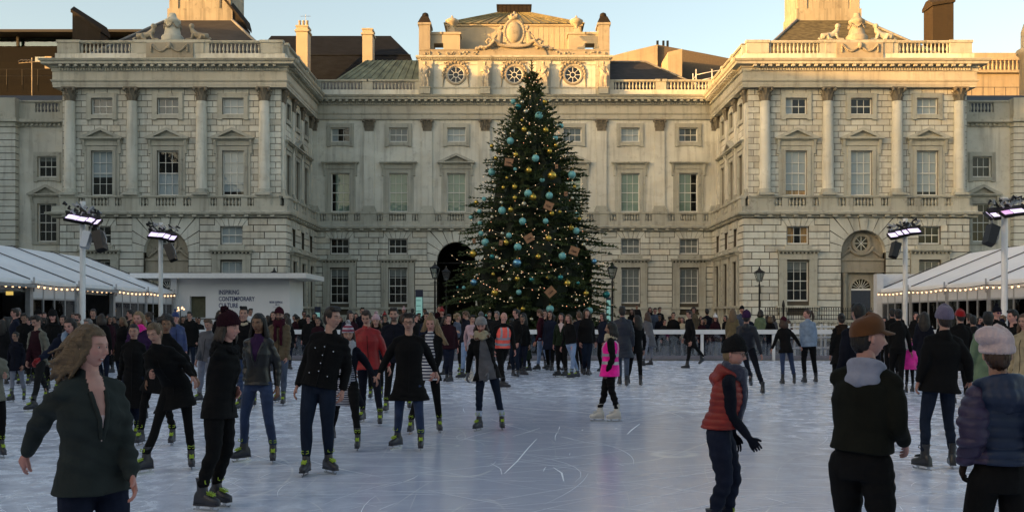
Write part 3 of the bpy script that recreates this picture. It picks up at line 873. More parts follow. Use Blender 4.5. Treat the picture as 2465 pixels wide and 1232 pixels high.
for sx in (-1, 1):
    m = MB()
    def P(dx, dy, z): return (CX+sx*dx, y0+dy, z)
    m.tube([P(1.35, 0, 25.25), P(1.30, 0, 25.8), P(1.18, -0.05, 26.3)], [0.34, 0.33, 0.25], 10)
    m.sphere(P(1.12, -0.08, 26.68), 0.2, 10, 8)
    m.tube([P(1.3, -0.1, 25.35), P(1.75, -0.35, 25.5), P(2.1, -0.3, 25.1), P(2.45, -0.3, 24.95)], [0.22, 0.18, 0.13, 0.1], 8)
    m.tube([P(1.35, 0.1, 25.3), P(1.9, -0.1, 25.25), P(2.35, -0.1, 25.0), P(2.8, -0.1, 25.0)], [0.22, 0.18, 0.13, 0.1], 8)
    m.tube([P(1.25, -0.1, 26.2), P(1.6, -0.25, 25.95), P(1.75, -0.3, 25.65)], [0.11, 0.09, 0.07], 8)
    m.tube([P(1.15, 0.1, 26.2), P(0.85, -0.1, 26.4), P(0.7, -0.2, 26.7)], [0.11, 0.09, 0.07], 8)
    for j in range(8): m.sphere(P(2.0+0.18*j, 0.05, 24.98+0.08*math.sin(j*1.7)), 0.16, 7, 5)
    m.tube([P(1.9, 0, 25.6), P(2.2, 0, 25.75), P(2.45, 0, 25.5), P(2.3, 0, 25.3)], 0.10, 7)
    voxel(m, 'supporter', M_SOOT, 0.045, ca, 1)

# ---- wings
def wing(sx, lab, looks):
    """sx=-1 left, +1 right; front faces the camera, return faces the court"""
    xin = CX + sx*HW; xout = CX + sx*34.0
    b = thing('palace_wing', lab, 'building', (CX + sx*25.8, YW, 0))
    if sx < 0:
        Tf = frameT(xout, YW, 1, 0); Tr = frameT(xin, YW, 0, 1)
        path = [(xout, YC+3), (xout, YW), (xin, YW), (xin, YC)]
    else:
        Tf = frameT(xin, YW, 1, 0); Tr = frameT(xin, YC, 0, -1)
        path = [(xin, YC), (xin, YW), (xout, YW), (xout, YC+3)]
    Wd = 34.0 - HW; D = YC - YW
    def fu(a): return (a - HW) if sx > 0 else (34.0 - a)      # a = distance from the court axis
    def ru(y): return (y - YW) if sx < 0 else (YC - y)
    fb = sorted([fu(21.15), fu(26.05), fu(31.0)]); fc = sorted([fu(18.75), fu(23.45), fu(28.65), fu(33.3)])
    facade(b, Tf, 0, Wd, fb, fc, looks['main'], looks['top'], looks['mez'], looks['gnd'], False, True, [True]*3, portals=(1,), seed=11+sx, e0=(GD if sx > 0 else 0), e1=(GD if sx < 0 else 0))
    rb = sorted([ru(81.9), ru(85.4), ru(88.9)]); rc = sorted([ru(80.15), ru(83.65), ru(87.15), ru(90.9)])
    facade(b, Tr, 0, D, rb, rc, looks['rmain'], ['dark']*3, ['dark']*3, ['dark']*3, True, True, [False, True, False], wide=1.4, seed=21+sx, colr=0.36, e0=(GD if sx < 0 else 0), e1=(GD if sx > 0 else 0))
    belts(b, path, 0.50, [(Tf, 0.0, Wd), (Tr, 0.0, D-0.6)])
    parapet_path(b, path, 0.38)
    # roof balustrade of the front
    ped_c = fu(25.95)
    runs = [(1.6 if sx < 0 else 1.3, 5.6), (Wd-5.6, Wd-(1.3 if sx < 0 else 1.6))]
    runs = [(1.45, 5.3), (Wd-5.3, Wd-1.45)]
    sol = [(0.0-0.2, 1.45, 0.06), (5.3, 5.7, 0), (5.7, Wd-5.7, 0.06), (Wd-5.7, Wd-5.3, 0), (Wd-1.45, Wd+0.2, 0.06)]
    balustrade(b, Tf, runs, sol, 21.42, 22.2, 0.22, 0.28, 'roof_balustrade', 0.30)
    rr_ = []; so = []
    n = 3; a0, b0 = (0.45, D-0.2) if sx < 0 else (0.2, D-0.45)
    Ls = (b0-a0)/n
    for i in range(n): so.append((a0+i*Ls, a0+i*Ls+0.55, 0.05)); rr_.append((a0+i*Ls+0.55, a0+(i+1)*Ls-0.35)); so.append((a0+(i+1)*Ls-0.35, a0+(i+1)*Ls, 0))
    balustrade(b, Tr, rr_, so, 21.42, 22.195, 0.22, 0.28, 'roof_balustrade', 0.30)
    # carved swags on the middle pedestal
    s = MB(Tf); uc = Wd/2
    s.box(uc-1.75, uc+1.75, 0.40, 0.50, 21.0, 22.2)
    for k in range(2):
        for j in range(14):
            t = j/13; s.sphere((uc-1.3+1.3*k+1.3*t, 0.56, 22.0-0.45*math.sin(math.pi*t)), 0.10, 6, 5)
    s.sphere((uc, 0.58, 21.95), 0.22, 10, 8, (0.9, 0.8, 1.2))
    for q in (-1.35, 1.35):
        for j in range(5): s.sphere((uc+q, 0.55, 22.0-0.12*j), 0.09, 6, 5)
    s.build('carved_swag', M_SOOT, b)
    # interior darkness
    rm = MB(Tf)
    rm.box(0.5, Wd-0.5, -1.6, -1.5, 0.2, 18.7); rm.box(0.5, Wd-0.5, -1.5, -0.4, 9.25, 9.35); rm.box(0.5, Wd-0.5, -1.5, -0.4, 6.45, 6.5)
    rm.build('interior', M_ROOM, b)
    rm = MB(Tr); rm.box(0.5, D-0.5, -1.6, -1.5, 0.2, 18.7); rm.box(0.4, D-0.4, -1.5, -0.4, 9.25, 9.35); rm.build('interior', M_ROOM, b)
    # outer side and roof deck
    m = MB(); xo = xout
    m.box(min(xo, xo-sx*0.3), max(xo, xo-sx*0.3), YW+0.5, YC+3, 0, Z_ARC); m.build('side_wall', M_STONE, b)
    m = MB(); xa, xb = sorted((xin+sx*0.2, xout-sx*0.2)); m.box(xa, xb, YW+0.2, YC+3, 20.9, 21.2); m.build('roof_deck', M_LEAD, b)
    # hipped roof
    m = MB(); cxr = CX + sx*25.8
    ex0, ex1 = cxr-7.2, cxr+7.2; ey0, ey1 = YW+1.6, YW+15
    pz = 26.0; w2 = 2.65
    m.add([(ex0, ey0, 21.6), (ex1, ey0, 21.6), (ex1, ey1, 21.6), (ex0, ey1, 21.6), (cxr-w2, YW+7.2, pz), (cxr+w2, YW+7.2, pz), (cxr+w2, YW+11, pz), (cxr-w2, YW+11, pz)],
          [(0,1,5,4), (1,2,6,5), (2,3,7,6), (3,0,4,7), (4,5,6,7)])
    o = m.build('roof', M_OCHRE if sx > 0 else M_SLATE, b)
    for sgn in (-1, 1):
        m = MB(); m.tube([(cxr+sgn*7.2, ey0, 21.65), (cxr+sgn*w2, YW+7.2, pz+0.05)], 0.11, 6); m.build('hip_ridge', M_LEAD, b)
    # tower pedestal above the roof
    m = MB(); w3 = 2.55; yy0, yy1 = YW+7.4, YW+11.5
    m.box(cxr-w3-0.12, cxr+w3+0.12, yy0-0.12, yy1, 25.5, 27.0)
    m.box(cxr-w3, cxr+w3, yy0, yy1, 27.0, 33.0)
    for q in ((-w3+0.05, -w3+0.75), (w3-0.75, w3-0.05)): m.box(cxr+q[0], cxr+q[1], yy0-0.09, yy0, 26.0, 33.0)
    m.box(cxr-1.6, cxr+1.6, yy0-0.05, yy0, 26.6, 33.0)
    m.build('turret_base', M_TOWER, b)
    # portal in the arch
    portal(b, Tf, fb[1], sx)
    return b, Tf, cxr

def portal(b, T, u, sx):
    d = GD-0.62; ZS = 6.55
    m = MB(T)
    m.box(u-1.66, u+1.66, d-0.1, d, 5.55, ZS+1.7)            # tympanum
    m.box(u-1.66, u+1.66, d, d+0.30, 5.95, 6.10); m.box(u-1.66, u+1.66, d, d+0.20, 5.15, 5.95); m.box(u-1.66, u+1.66, d, d+0.34, 5.05, 5.15)
    for s in (-1, 1):
        m.box(u+s*1.66, u+s*0.95, d-0.1, d, 0, 5.6)
        m.lathe(u+s*1.28, d+0.16, [(0.17, 0.3), (0.17, 4.4), (0.15, 4.5), (0.26, 5.02)], 12); m.box(u+s*1.28-0.24, u+s*1.28+0.24, d, d+0.36, 0, 0.32)
    k = 16       # fill round the door arch
    for j in range(k):
        t0, t1 = math.pi*j/k, math.pi*(j+1)/k
        def rq(t):
            c, s_ = math.cos(t), math.sin(t); q = min(1.0/max(abs(c), 1e-4)*0.95, 1.75/max(s_, 1e-4)); return (u+q*c, d, 3.85+q*s_)
        m.quad((u+0.78*math.cos(t0), d, 3.85+0.78*math.sin(t0)), rq(t0), rq(t1), (u+0.78*math.cos(t1), d, 3.85+0.78*math.sin(t1)))
    for s in (-1, 1): m.box(u+s*0.95, u+s*0.74, d-0.1, d+0.03, 0, 3.85)
    rs = []
    for j in range(k+1):
        t = math.pi*j/k; rs.append([(u+0.72*math.cos(t), d-0.05, 3.85+0.72*math.sin(t)), (u+0.72*math.cos(t), d+0.10, 3.85+0.72*math.sin(t)), (u+0.90*math.cos(t), d+0.10, 3.85+0.90*math.sin(t)), (u+0.90*math.cos(t), d-0.05, 3.85+0.90*math.sin(t))])
    m.rings(rs, True, False)
    # ring of the oculus with scrolls
    zc = 7.25; k = 24; rs = []
    for r, dq in ((0.50, d), (0.50, d+0.16), (0.70, d+0.16), (0.70, d)): rs.append([(u+r*math.cos(2*math.pi*j/k), dq, zc+r*1.08*math.sin(2*math.pi*j/k)) for j in range(k)])
    m.rings(rs+[rs[0]], False, False)
    for j in range(22):
        t = -0.5 - (math.pi-1.0)*j/21; m.sphere((u+0.85*math.cos(t)*1.15, d+0.08, zc+0.10+0.95*math.sin(t)), 0.13, 6, 5)
    for s in (-1, 1):
        for j in range(8): m.sphere((u+s*(0.85+0.09*j), d+0.08, 6.75-0.07*j), 0.12, 6, 5)
    m.build('portal', M_SOOT, b)
    g = MB(T); g.box(u-0.46, u+0.46, d+0.02, d+0.03, zc-0.48, zc+0.48) if False else None
    g = MB(T); g.add([(u+0.5*math.cos(2*math.pi*j/k), d+0.015, zc+0.54*math.sin(2*math.pi*j/k)) for j in range(k)], [tuple(range(k))])
    g.build('oculus_pane', plain('dark_glass', (0.01, 0.011, 0.014), 0.1), b)
    w_ = MB(T)
    for j in range(4):
        t = math.pi*j/4; w_.obox((u, d+0.05, zc), (0.5*math.cos(t), 0, 0.54*math.sin(t)), (0, 0.015, 0), (-0.018*math.sin(t), 0, 0.018*math.cos(t)))
    w_.build('oculus_bars', M_SASH, b)
    dr = MB(T); dr.box(u-0.74, u+0.74, d-0.08, d-0.03, 0.1, 3.75)
    for zz in (0.3, 1.5, 2.7):
        for s in (-1, 1): dr.box(u+s*0.10, u+s*0.62, d-0.03, d-0.01, zz, zz+0.95)
    o = dr.build('door', M_DOOR, b)
    fl = MB(T); fl.add([(u, d-0.04, 3.85)] + [(u+0.74*math.cos(math.pi*j/k), d-0.04, 3.85+0.74*math.sin(math.pi*j/k)) for j in range(k+1)], [(0, j+1, j+2) for j in range(k)])
    fl.build('fanlight', plain('dark_glass', (0.01, 0.011, 0.014), 0.1), b)
    fb_ = MB(T); fb_.box(u-0.76, u+0.76, d-0.05, d+0.02, 3.72, 3.86)
    for j in range(1, 9):
        t = math.pi*j/9; fb_.obox((u+0.42*math.cos(t), d-0.02, 3.85+0.42*math.sin(t)), (0.30*math.cos(t), 0, 0.30*math.sin(t)), (0, 0.012, 0), (-0.012*math.sin(t), 0, 0.012*math.cos(t)))
    fb_.build('fanlight_bars', M_SASH, b)

wl, TfL, cxl = wing(-1, 'pale stone palace wing left of the court, in shade, behind the white box office', dict(
    main=['top', 'bottom', 'most'], top=['slate', 'slate', 'blind'], mez=['dark', '', 'blind'], gnd=['dark', '', 'blind'], rmain=['dark', 'dark', 'dark']))
wr, TfR, cxr_ = wing(1, 'pale stone palace wing right of the court with its cornice and balustrade in golden sun', dict(
    main=['ambert', 'blind', 'most'], top=['left', 'dark', 'most'], mez=['amber', '', 'dark'], gnd=['shadetop', '', 'grey'], rmain=['dark', 'dark', 'dark']))
for o in wl.children:
    if o.name.startswith('window'): pass

# urns and recumbent beasts on the two wings
def lathe_urn(x, y, z, lab):
    t = thing('urn', lab, 'urn', (x, y, z))
    m = MB(); m.lathe(x, y, [(0.80, z), (0.82, z+0.35), (0.74, z+0.45), (0.62, z+0.55), (0.55, z+0.95), (0.50, z+1.35), (0.60, z+1.45), (0.60, z+1.62), (0.46, z+1.72), (0.32, z+1.85), (0.26, z+2.05), (0.22, z+2.15), (0.02, z+2.17)], 20)
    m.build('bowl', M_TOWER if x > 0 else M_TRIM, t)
    m = MB()
    for k in range(5):
        for j in range(8):
            a = 2*math.pi*(k + j/7)/5; m.sphere((x+0.60*math.cos(a), y+0.60*math.sin(a), z+1.30-0.28*math.sin(math.pi*j/7)), 0.075, 6, 4)
    m.build('swag', M_SOOT, t)
def beast(x, y, z, s, lab, mat):
    """sphinx-like beast lying down with its head raised; s = direction of the head"""
    t = thing('beast_statue', lab, 'statue', (x, y, z), group='lying stone beasts beside the urns')
    m = MB(); m.box(x-0.95, x+0.95, y-0.3, y+0.3, z, z+0.12); m.build('plinth', M_TRIM, t)
    b = MB()
    b.tube([(x-s*0.75, y, z+0.42), (x-s*0.3, y, z+0.42), (x+s*0.15, y, z+0.55), (x+s*0.45, y, z+0.85), (x+s*0.52, y, z+1.05)], [0.24, 0.27, 0.24, 0.20, 0.13], 10)
    b.sphere((x+s*0.56, y, z+1.20), 0.19, 10, 8); b.sphere((x+s*0.50, y, z+1.20), 0.20, 8, 6, (1, 1.1, 1.1))
    for q in (-0.16, 0.16):
        b.tube([(x+s*0.35, y+q, z+0.6), (x+s*0.5, y+q, z+0.22), (x+s*0.95, y+q, z+0.18)], [0.12, 0.09, 0.08], 8)
        b.tube([(x-s*0.6, y+q, z+0.4), (x-s*0.3, y+q*1.4, z+0.5), (x-s*0.2, y+q*1.5, z+0.2), (x+s*0.05, y+q*1.5, z+0.18)], [0.2, 0.16, 0.1, 0.08], 8)
    b.tube([(x-s*0.85, y, z+0.35), (x-s*1.0, y-0.15, z+0.2), (x-s*0.8, y-0.28, z+0.2)], [0.07, 0.06, 0.05], 6)
    voxel(b, 'body', mat, 0.035, t, 2)
ZU = 22.42
lathe_urn(cxl, YW+0.3, ZU, 'stone urn with swags on the shaded left wing, between two lying beasts')
lathe_urn(cxr_, YW+0.3, ZU, 'stone urn with swags on the sunlit right wing, between two lying beasts')
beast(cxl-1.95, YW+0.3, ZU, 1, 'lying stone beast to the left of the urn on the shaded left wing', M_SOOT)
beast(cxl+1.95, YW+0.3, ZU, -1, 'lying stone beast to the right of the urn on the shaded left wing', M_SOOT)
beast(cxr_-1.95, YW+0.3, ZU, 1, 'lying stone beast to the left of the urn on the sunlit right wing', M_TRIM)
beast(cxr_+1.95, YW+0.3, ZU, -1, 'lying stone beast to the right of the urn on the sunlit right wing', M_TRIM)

# ---- lower side ranges beyond the wings
def side_range(sx, lab, gy):
    x0 = CX + sx*34.25; x1 = CX + sx*50
    b = thing('side_range', lab, 'building', (x0, 83, 0))
    T = frameT(min(x0, x1), 83.0, 1, 0) ; Wd = abs(x1-x0)
    def fu(a): return a if sx > 0 else Wd-a
    u = fu(2.35)
    u2 = fu(11.0)
    holes = [(q-0.75, q+0.75, 12.65, 14.3) for q in (u, u2)] + [(q-0.75, q+0.75, 7.6, 10.6) for q in (u, u2)] + [(q-0.75, q+0.75, 2.6, 5.2) for q in (u, u2)]
    m = MB(T); wall_holes(m, 0, Wd, 0, 16.6, holes, 0.0, 0.3); m.build('wall', M_STONE, b)
    for q in (u, u2):
        t = MB(T)
        surround(t, q, 12.65, 14.3, 1.5, 0, 0.26, 0.12); surround(t, q, 7.6, 10.6, 1.5, 0, 0.22, 0.12, False); hood(t, q, 11.15, 2.9, 0, True)
        for s in (-1, 1): t.box(q+s*1.0, q+s*1.2, 0, 0.1, 7.4, 11.1)
        t.build('window_surround', M_TRIM, b)
    t = MB(T)
    t.box(0, Wd, 0, 0.35, 6.4, 6.9); t.build('string_course', M_TRIM, b); t = MB(T)
    t.box(0, Wd, -0.3, 0.14, 16.6, 16.85)
    t.box(0, Wd, -0.3, 0.55, 16.9, 17.12); t.box(0, Wd, -0.3, 0.40, 16.85, 16.9)
    for i in range(int(Wd/0.35)): t.box(i*0.35, i*0.35+0.16, 0, 0.3, 16.66, 16.84)
    t.box(0, Wd, -0.3, 0.04, 17.12, 17.75)
    t.build('cornice', M_TRIM, b)
    balustrade(b, T, [(u-0.95, u+0.95), (u2-0.95, u2+0.95)], [(-0.0, min(u, u2)-0.95, 0), (min(u, u2)+0.95, max(u, u2)-0.95, 0), (max(u, u2)+0.95, Wd, 0)], 17.75, 18.5, -0.12, 0.26, 'roof_balustrade', 0.27)
    # banded pier
    p = MB(T); ua, ub = sorted((fu(4.55), fu(8.6)))
    p.box(ua+0.06, ub-0.06, 0, 0.62, 0, 16.6); p.build('pier_core', M_JOINT, b)
    pb = MB(T); zs = nice_courses(0, 16.5, 0.52)
    for c, e in zip(zs, zs[1:]):
        pb.box(ua, ub, 0, 0.68, c+0.03, e-0.03)
    pb.build('banded_pier', M_STONE2, b)
    tt = MB(T); tt.box(ua-0.2, ub+0.2, 0, 1.0, 16.86, 17.14); tt.box(ua-0.05, ub+0.05, 0, 0.8, 16.5, 16.86); tt.box(ua, ub, -0.2, 0.7, 17.14, 18.75)
    tt.build('pier_cap', M_TRIM, b)
    for q in (u, u2):
        window(b, T, q, 12.65, 14.3, 1.5, 3, 2, -0.18, 'shadetop' if sx < 0 else 'dark'); window(b, T, q, 7.6, 10.6, 1.5, 3, 4, -0.18, 'dark'); window(b, T, q, 2.6, 5.2, 1.5, 3, 4, -0.18, 'dark')
    r_ = MB(T); r_.box(0.2, Wd, -1.5, -1.4, 0, 16.5); r_.build('interior', M_ROOM, b)
    rf = MB(T); rf.prism([(-0.5, 17.6), (-2.0, 18.9), (-4.5, 20.0), (-9, 20.0), (-9, 17.6)], 0, 0, Wd)
    rf.build('roof', M_SLATE, b)
side_range(-1, 'lower stone range with lead roof at the left edge, beyond the left wing', 0)
side_range(1, 'lower stone range with dark roof at the right edge, beyond the right wing', 0)

# ---- roofs, chimneys and buildings behind
def hip(name, lab, x0, x1, y0, y1, z0, tx0, tx1, ty0, ty1, tz, mat, ribs=0, cat='roof'):
    m = MB()
    m.add([(x0, y0, z0), (x1, y0, z0), (x1, y1, z0), (x0, y1, z0), (tx0, ty0, tz), (tx1, ty0, tz), (tx1, ty1, tz), (tx0, ty1, tz)],
          [(0,1,5,4), (1,2,6,5), (2,3,7,6), (3,0,4,7), (4,5,6,7)])
    for i in range(ribs):
        t = (i+0.5)/ribs; m.tube([(x0+(x1-x0)*t, y0, z0+0.03), (tx0+(tx1-tx0)*t, ty0, tz+0.03)], 0.05, 4)
    return m
g = thing('lean_roof', 'green ribbed lead roof behind the left balustrade, beside the attic', 'roof', (-13, 94.5, 21))
hip('r', '', -17.2, -8.05, 93.6, 103, 21.6, -13.4, -8.05, 97.0, 100, 25.2, M_COPPER, 12).build('ribbed_slope', M_COPPER, g)
m = MB(); m.box(-17.4, -8.0, 93.3, 93.6, 21.2, 22.6); m.build('dormer_wall', M_LEAD, g)
g = thing('slate_roof', 'dark slate roof behind the right balustrade, sloping down beside a white railing', 'roof', (13, 94.5, 21))
hip('r', '', 8.5, 17.6, 93.6, 103, 21.6, 8.5, 12.2, 96.8, 100, 25.0, M_SLATE).build('slope', M_SLATE, g)
m = MB(); m.tube([(8.5, 96.8, 25.03), (12.2, 96.8, 25.03), (17.6, 93.6, 21.7)], 0.09, 6); m.build('ridge', M_LEAD, g)
rl = thing('roof_railing', 'white metal safety railing on the roof beside the right wing', 'railing', (17, 93, 21.3))
m = MB()
for z in (22.2, 22.75, 23.3): m.tube([(16.2, 94.8, z-0.4), (16.2, 93.2, z-0.3), (17.6, 93.2, z), (19.0, 93.4, z+0.25)], 0.035, 6)
for x, y in ((16.2, 94.8), (16.2, 93.2), (17.6, 93.2), (19.0, 93.4)): m.tube([(x, y, 21.2), (x, y, 23.5)], 0.045, 6)
m.build('rail', M_WHITE, rl)

g = thing('back_building', 'dark mansard-roofed building behind, left of the central attic', 'building', (-18, 106, 0))
m = MB(); m.box(-26.5, -9.6, 105.5, 118, 0, 25.2); m.build('wall', stone('sunlit_gold_stone', (0.30, 0.23, 0.14)), g)  # golden sunlight on the wall is put into its stone colour
m = MB()
m.add([(-26.8, 105.2, 25.2), (-9.3, 105.2, 25.2), (-9.3, 118, 25.2), (-26.8, 118, 25.2), (-26.0, 106.6, 28.0), (-10.2, 106.6, 28.0), (-10.2, 117, 28.0), (-26.0, 117, 28.0), (-25.0, 110, 30.9), (-12.6, 110, 30.9), (-12.6, 113, 30.9), (-25.0, 113, 30.9)],
      [(0,1,5,4), (1,2,6,5), (2,3,7,6), (3,0,4,7), (4,5,9,8), (5,6,10,9), (6,7,11,10), (7,4,8,11), (8,9,10,11)])
m.tube([(-26.0, 106.6, 28.05), (-10.2, 106.6, 28.05)], 0.08, 6)
m.build('roof', plain('brown_slate', (0.008, 0.0105, 0.016), 0.85, spec=0.15, var=0.3, scale=1.2, bump=0.4, bscale=5, stretch=(1, 1, 3)), g)
def chimney(x, y, z0, z1, wx, wy, lab, mat, pots=3, slope=False):
    t = thing('chimney', lab, 'chimney', (x, y, z0))
    m = MB()
    if slope:
        s = slope
        m.prism([(y-wy, z0), (y+wy, z0), (y+wy, z1-1.6), (y-wy*0.2, z1-0.2), (y-wy, z1-0.4)] if False else [(y-wy, z0), (y+wy, z0), (y+wy, z1), (y-wy, z1)], 0, x-wx, x+wx)
    else: m.box(x-wx, x+wx, y-wy, y+wy, z0, z1)
    m.build('stack', mat, t)
    c = MB(); c.box(x-wx-0.12, x+wx+0.12, y-wy-0.12, y+wy+0.12, z1-0.45, z1-0.28); c.box(x-wx-0.06, x+wx+0.06, y-wy-0.06, y+wy+0.06, z1, z1+0.15); c.build('cap', mat, t)
    for i in range(pots):
        p = MB(); xx = x + (i-(pots-1)/2)*(2*wx/max(pots, 1)); p.lathe(xx, y, [(0.14, z1+0.14), (0.11, z1+0.7), (0.14, z1+0.74), (0.13, z1+0.8)], 10); p.build('chimney_pot', M_CONC, t)
chimney(-20.2, 102.6, 24, 29.6, 0.55, 0.8, 'tall cream chimney with pots rising before the dark mansard roof, nearer the left wing', M_CREAM, 3)
chimney(-13.9, 102.6, 24, 29.3, 0.48, 0.8, 'cream chimney rising before the dark mansard roof, nearer the central attic', M_CREAM, 0)
an = thing('antenna', 'thin television antenna on the chimney pots above the dark mansard roof', 'antenna', (-20.6, 103.2, 29.7))
m = MB(); m.tube([(-20.1, 103.2, 29.7), (-20.1, 103.2, 31.2)], 0.02, 5)
for i in range(5): m.tube([(-20.5+0.2*i, 103.0, 30.9+0.05*(i % 2)), (-20.5+0.2*i, 103.5, 31.1)], 0.015, 4)
m.tube([(-20.6, 103.2, 31.0), (-19.6, 103.2, 31.0)], 0.018, 5); m.build('mast', M_STEEL, an)

def brick_chimney(x0, x1, y0, y1, z0, zf, zb, lab, mat=None):
    """long brick stack: higher at one end, with a rounded coping"""
    t = thing('chimney', lab, 'chimney', ((x0+x1)/2, y0, z0))
    m = MB(); m.add([(x0, y0, z0), (x1, y0, z0), (x1, y1, z0), (x0, y1, z0), (x0, y0, zf), (x1, y0, zb), (x1, y1, zb), (x0, y1, zf)], [(0,3,2,1), (4,5,6,7), (0,1,5,4), (1,2,6,5), (2,3,7,6), (3,0,4,7)])
    mat = mat or M_BRICKDARK
    m.build('stack', mat, t)
    c = MB(); ym = (y0+y1)/2
    a, b = Vector((x0-0.1, ym, zf)), Vector((x1+0.1, ym, zb))
    rs = []
    for P_ in (a, b): rs.append([(P_.x, y0-0.12, P_.z-0.05), (P_.x, y0-0.12, P_.z+0.2), (P_.x, ym-0.3, P_.z+0.62), (P_.x, ym+0.3, P_.z+0.62), (P_.x, y1+0.12, P_.z+0.2), (P_.x, y1+0.12, P_.z-0.05)])
    c.rings(rs, True, False); c.build('coping', mat, t)
brick_chimney(-35.9, -33.6, 86.5, 88.2, 20.0, 26.6, 25.0, 'long shaded brick chimney stack at the outer end of the left wing roof')
brick_chimney(-23.9, -21.9, 87.0, 88.6, 22.0, 28.2, 25.5, 'shaded brick chimney stack behind the turret of the left wing')
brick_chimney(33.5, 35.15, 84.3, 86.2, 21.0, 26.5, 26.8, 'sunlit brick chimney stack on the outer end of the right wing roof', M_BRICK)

g = thing('terrace_building', 'modern building with glazed roof terrace and thin canopy at the top left', 'building', (-50, 110, 0))
m = MB(); m.box(-62, -38.5, 112, 126, 0, 30.35); m.build('shaded_cladding', plain('shaded_cladding', (0.007, 0.007, 0.008), 0.8, spec=0.1, var=0.15, stretch=(1, 1, 6)), g)  # shade over this building is put into its near-black colours
m = MB(); m.box(-62, -38.0, 110.5, 112, 0, 28.3); m.build('shaded_brown_wall', plain('shaded_brown_wall', (0.011, 0.0105, 0.010), 0.9, spec=0.1), g)
m = MB(); m.box(-62, -38.5, 112.5, 112.6, 30.4, 31.25); m.build('terrace_glass', glass('green_glass', (0.55, 0.72, 0.66), 0.15), g)
m = MB(); m.box(-64, -36.0, 110.5, 124, 31.45, 31.7); m.box(-64, -35.5, 111.5, 112, 31.75, 32.0)
for x in (-52.2, -45, -40.5): m.box(x-0.12, x+0.12, 111.8, 112.1, 30.3, 31.45)
m.build('canopy', plain('shaded_canopy', (0.022, 0.022, 0.024), 0.8), g)  # canopy colour darkened for the same shade
for x in (-50.4, -43.6):
    m = MB(); m.box(x, x+1.6, 111.95, 112.02, 28.5, 29.2); m.build('slit_window', plain('pale_glass', (0.3, 0.36, 0.4), 0.2), g)
m = MB()
for i in range(16): x = -60+1.6*i; m.tube([(x, 109, 25.6), (x, 109, 27.2)], 0.025, 5)
for z in (26.5, 27.2): m.tube([(-62, 109, z), (-36, 109, z)], 0.025, 5)
m.build('rail', M_IRON, g)
an = thing('antenna', 'roof antenna on a pole with twin grids in front of the glazed terrace building', 'antenna', (-42, 96, 22))
m = MB(); m.tube([(-43.5, 96, 20), (-43.5, 96, 25.2)], 0.05, 6); m.tube([(-44.7, 96, 24.7), (-42.2, 96, 24.9)], 0.03, 5)
for i in range(7): m.tube([(-44.6+0.17*i, 95.7, 24.8+0.1*(i % 2)), (-44.6+0.17*i, 96.3, 25.1)], 0.02, 4)
m.box(-42.3, -41.7, 95.9, 96.1, 24.2, 25.3); m.build('mast', M_CONC, an)

g = thing('concrete_building', 'stepped board-marked concrete building behind, right of the attic', 'building', (17, 125, 0))
m = MB()
m.prism([(12.0, 0), (17.5, 0), (17.5, 33.9), (12.0, 32.4)], 1, 125, 140) if False else None
m.prism([(PX(1470, 125), 0), (PX(1583, 125), 0), (PX(1583, 125), PZ(108, 125)), (PX(1515, 125), PZ(124, 125)), (PX(1470, 125), PZ(136, 125))], 1, 125, 138)
m.prism([(PX(1608, 120), 0), (PX(1642, 120), 0), (PX(1642, 120), PZ(118, 120)), (PX(1608, 120), PZ(126, 120))], 1, 120, 130)
m.build('wall', M_CONC, g)
m = MB(); m.prism([(PX(1583, 125.5), 0), (PX(1800, 125.5), 0), (PX(1800, 125.5), PZ(150, 125.5)), (PX(1700, 125.5), PZ(130, 125.5)), (PX(1583, 125.5), PZ(108, 125.5))], 1, 125.5, 138)
m.build('slate_slope', plain('brown_concrete', (0.10, 0.08, 0.06), 0.8), g)
m = MB()
for x in (17.2, 17.9, 18.4): m.box(x, x+0.25, 126, 126.3, 33, 34.6)
m.build('roof_vent', M_IRON, g)
g = thing('back_building', 'sunlit stone building with roof balustrade behind the right wing, at the right edge', 'building', (52, 118, 0))
m = MB(); m.box(45, 72, 116, 130, 0, 28.6); m.box(45, 72, 115.6, 130, 28.4, 28.7); m.box(45, 65, 117, 130, 28.7, 30.9); m.build('wall', M_CONC, g)
m = MB(); m.box(45, 46.2, 114.5, 116, 0, 28.9)
for i in range(30): x = 46.5+0.45*i; m.lathe(x, 116.4, [(0.09, 28.7), (0.14, 29.1), (0.07, 29.6), (0.1, 29.9)], 6)
m.box(46, 60, 116.2, 116.6, 29.9, 30.15); m.build('roof_balustrade', M_CONC, g)
m = MB()
for i in range(14): x = 45+1.2*i; m.tube([(x, 112, 24.3), (x, 112, 26.0)], 0.03, 5)
for z in (25.1, 26.0): m.tube([(45, 112, z), (62, 112, z)], 0.03, 5)
m.build('rail', M_IRON, g)
m = MB(); m.box(44, 72, 108, 116, 0, 24.3); m.build('lower_block', M_SLATE, g)
g = thing('round_turret', 'slender round stone turret at the far right edge of the skyline', 'turret', (49.0, 100, 0))
m = MB(); m.lathe(49.0, 100, [(1.0, 0), (1.0, 26.3), (1.3, 26.5), (1.3, 26.9), (0.9, 27.1), (0.9, 28.6), (0.65, 29.4), (0.2, 30.0), (0.25, 30.2), (0.02, 30.5)], 14); m.build('shaft', M_CONC, g)

# ---- unseen west range: ridge height shaped to keep the court in shade
g = thing('west_range', 'long unseen stone range left of the court, its height shaped to shade it', 'building', (-56, 40, 0))
HWST = 28.6
m = MB(); m.box(-66, -52, -90, 78, 0, 22.5); m.build('wall', M_STONE, g)
m = MB(); m.box(-66.5, -51.3, -90.5, 78.5, 22.5, 23.2); m.build('cornice', M_TRIM, g)
m = MB(); m.prism([(-65.5, 23.2), (-52.5, 23.2), (-56.5, HWST), (-61.5, HWST)], 1, -90, 78); m.build('roof', M_SLATE, g)

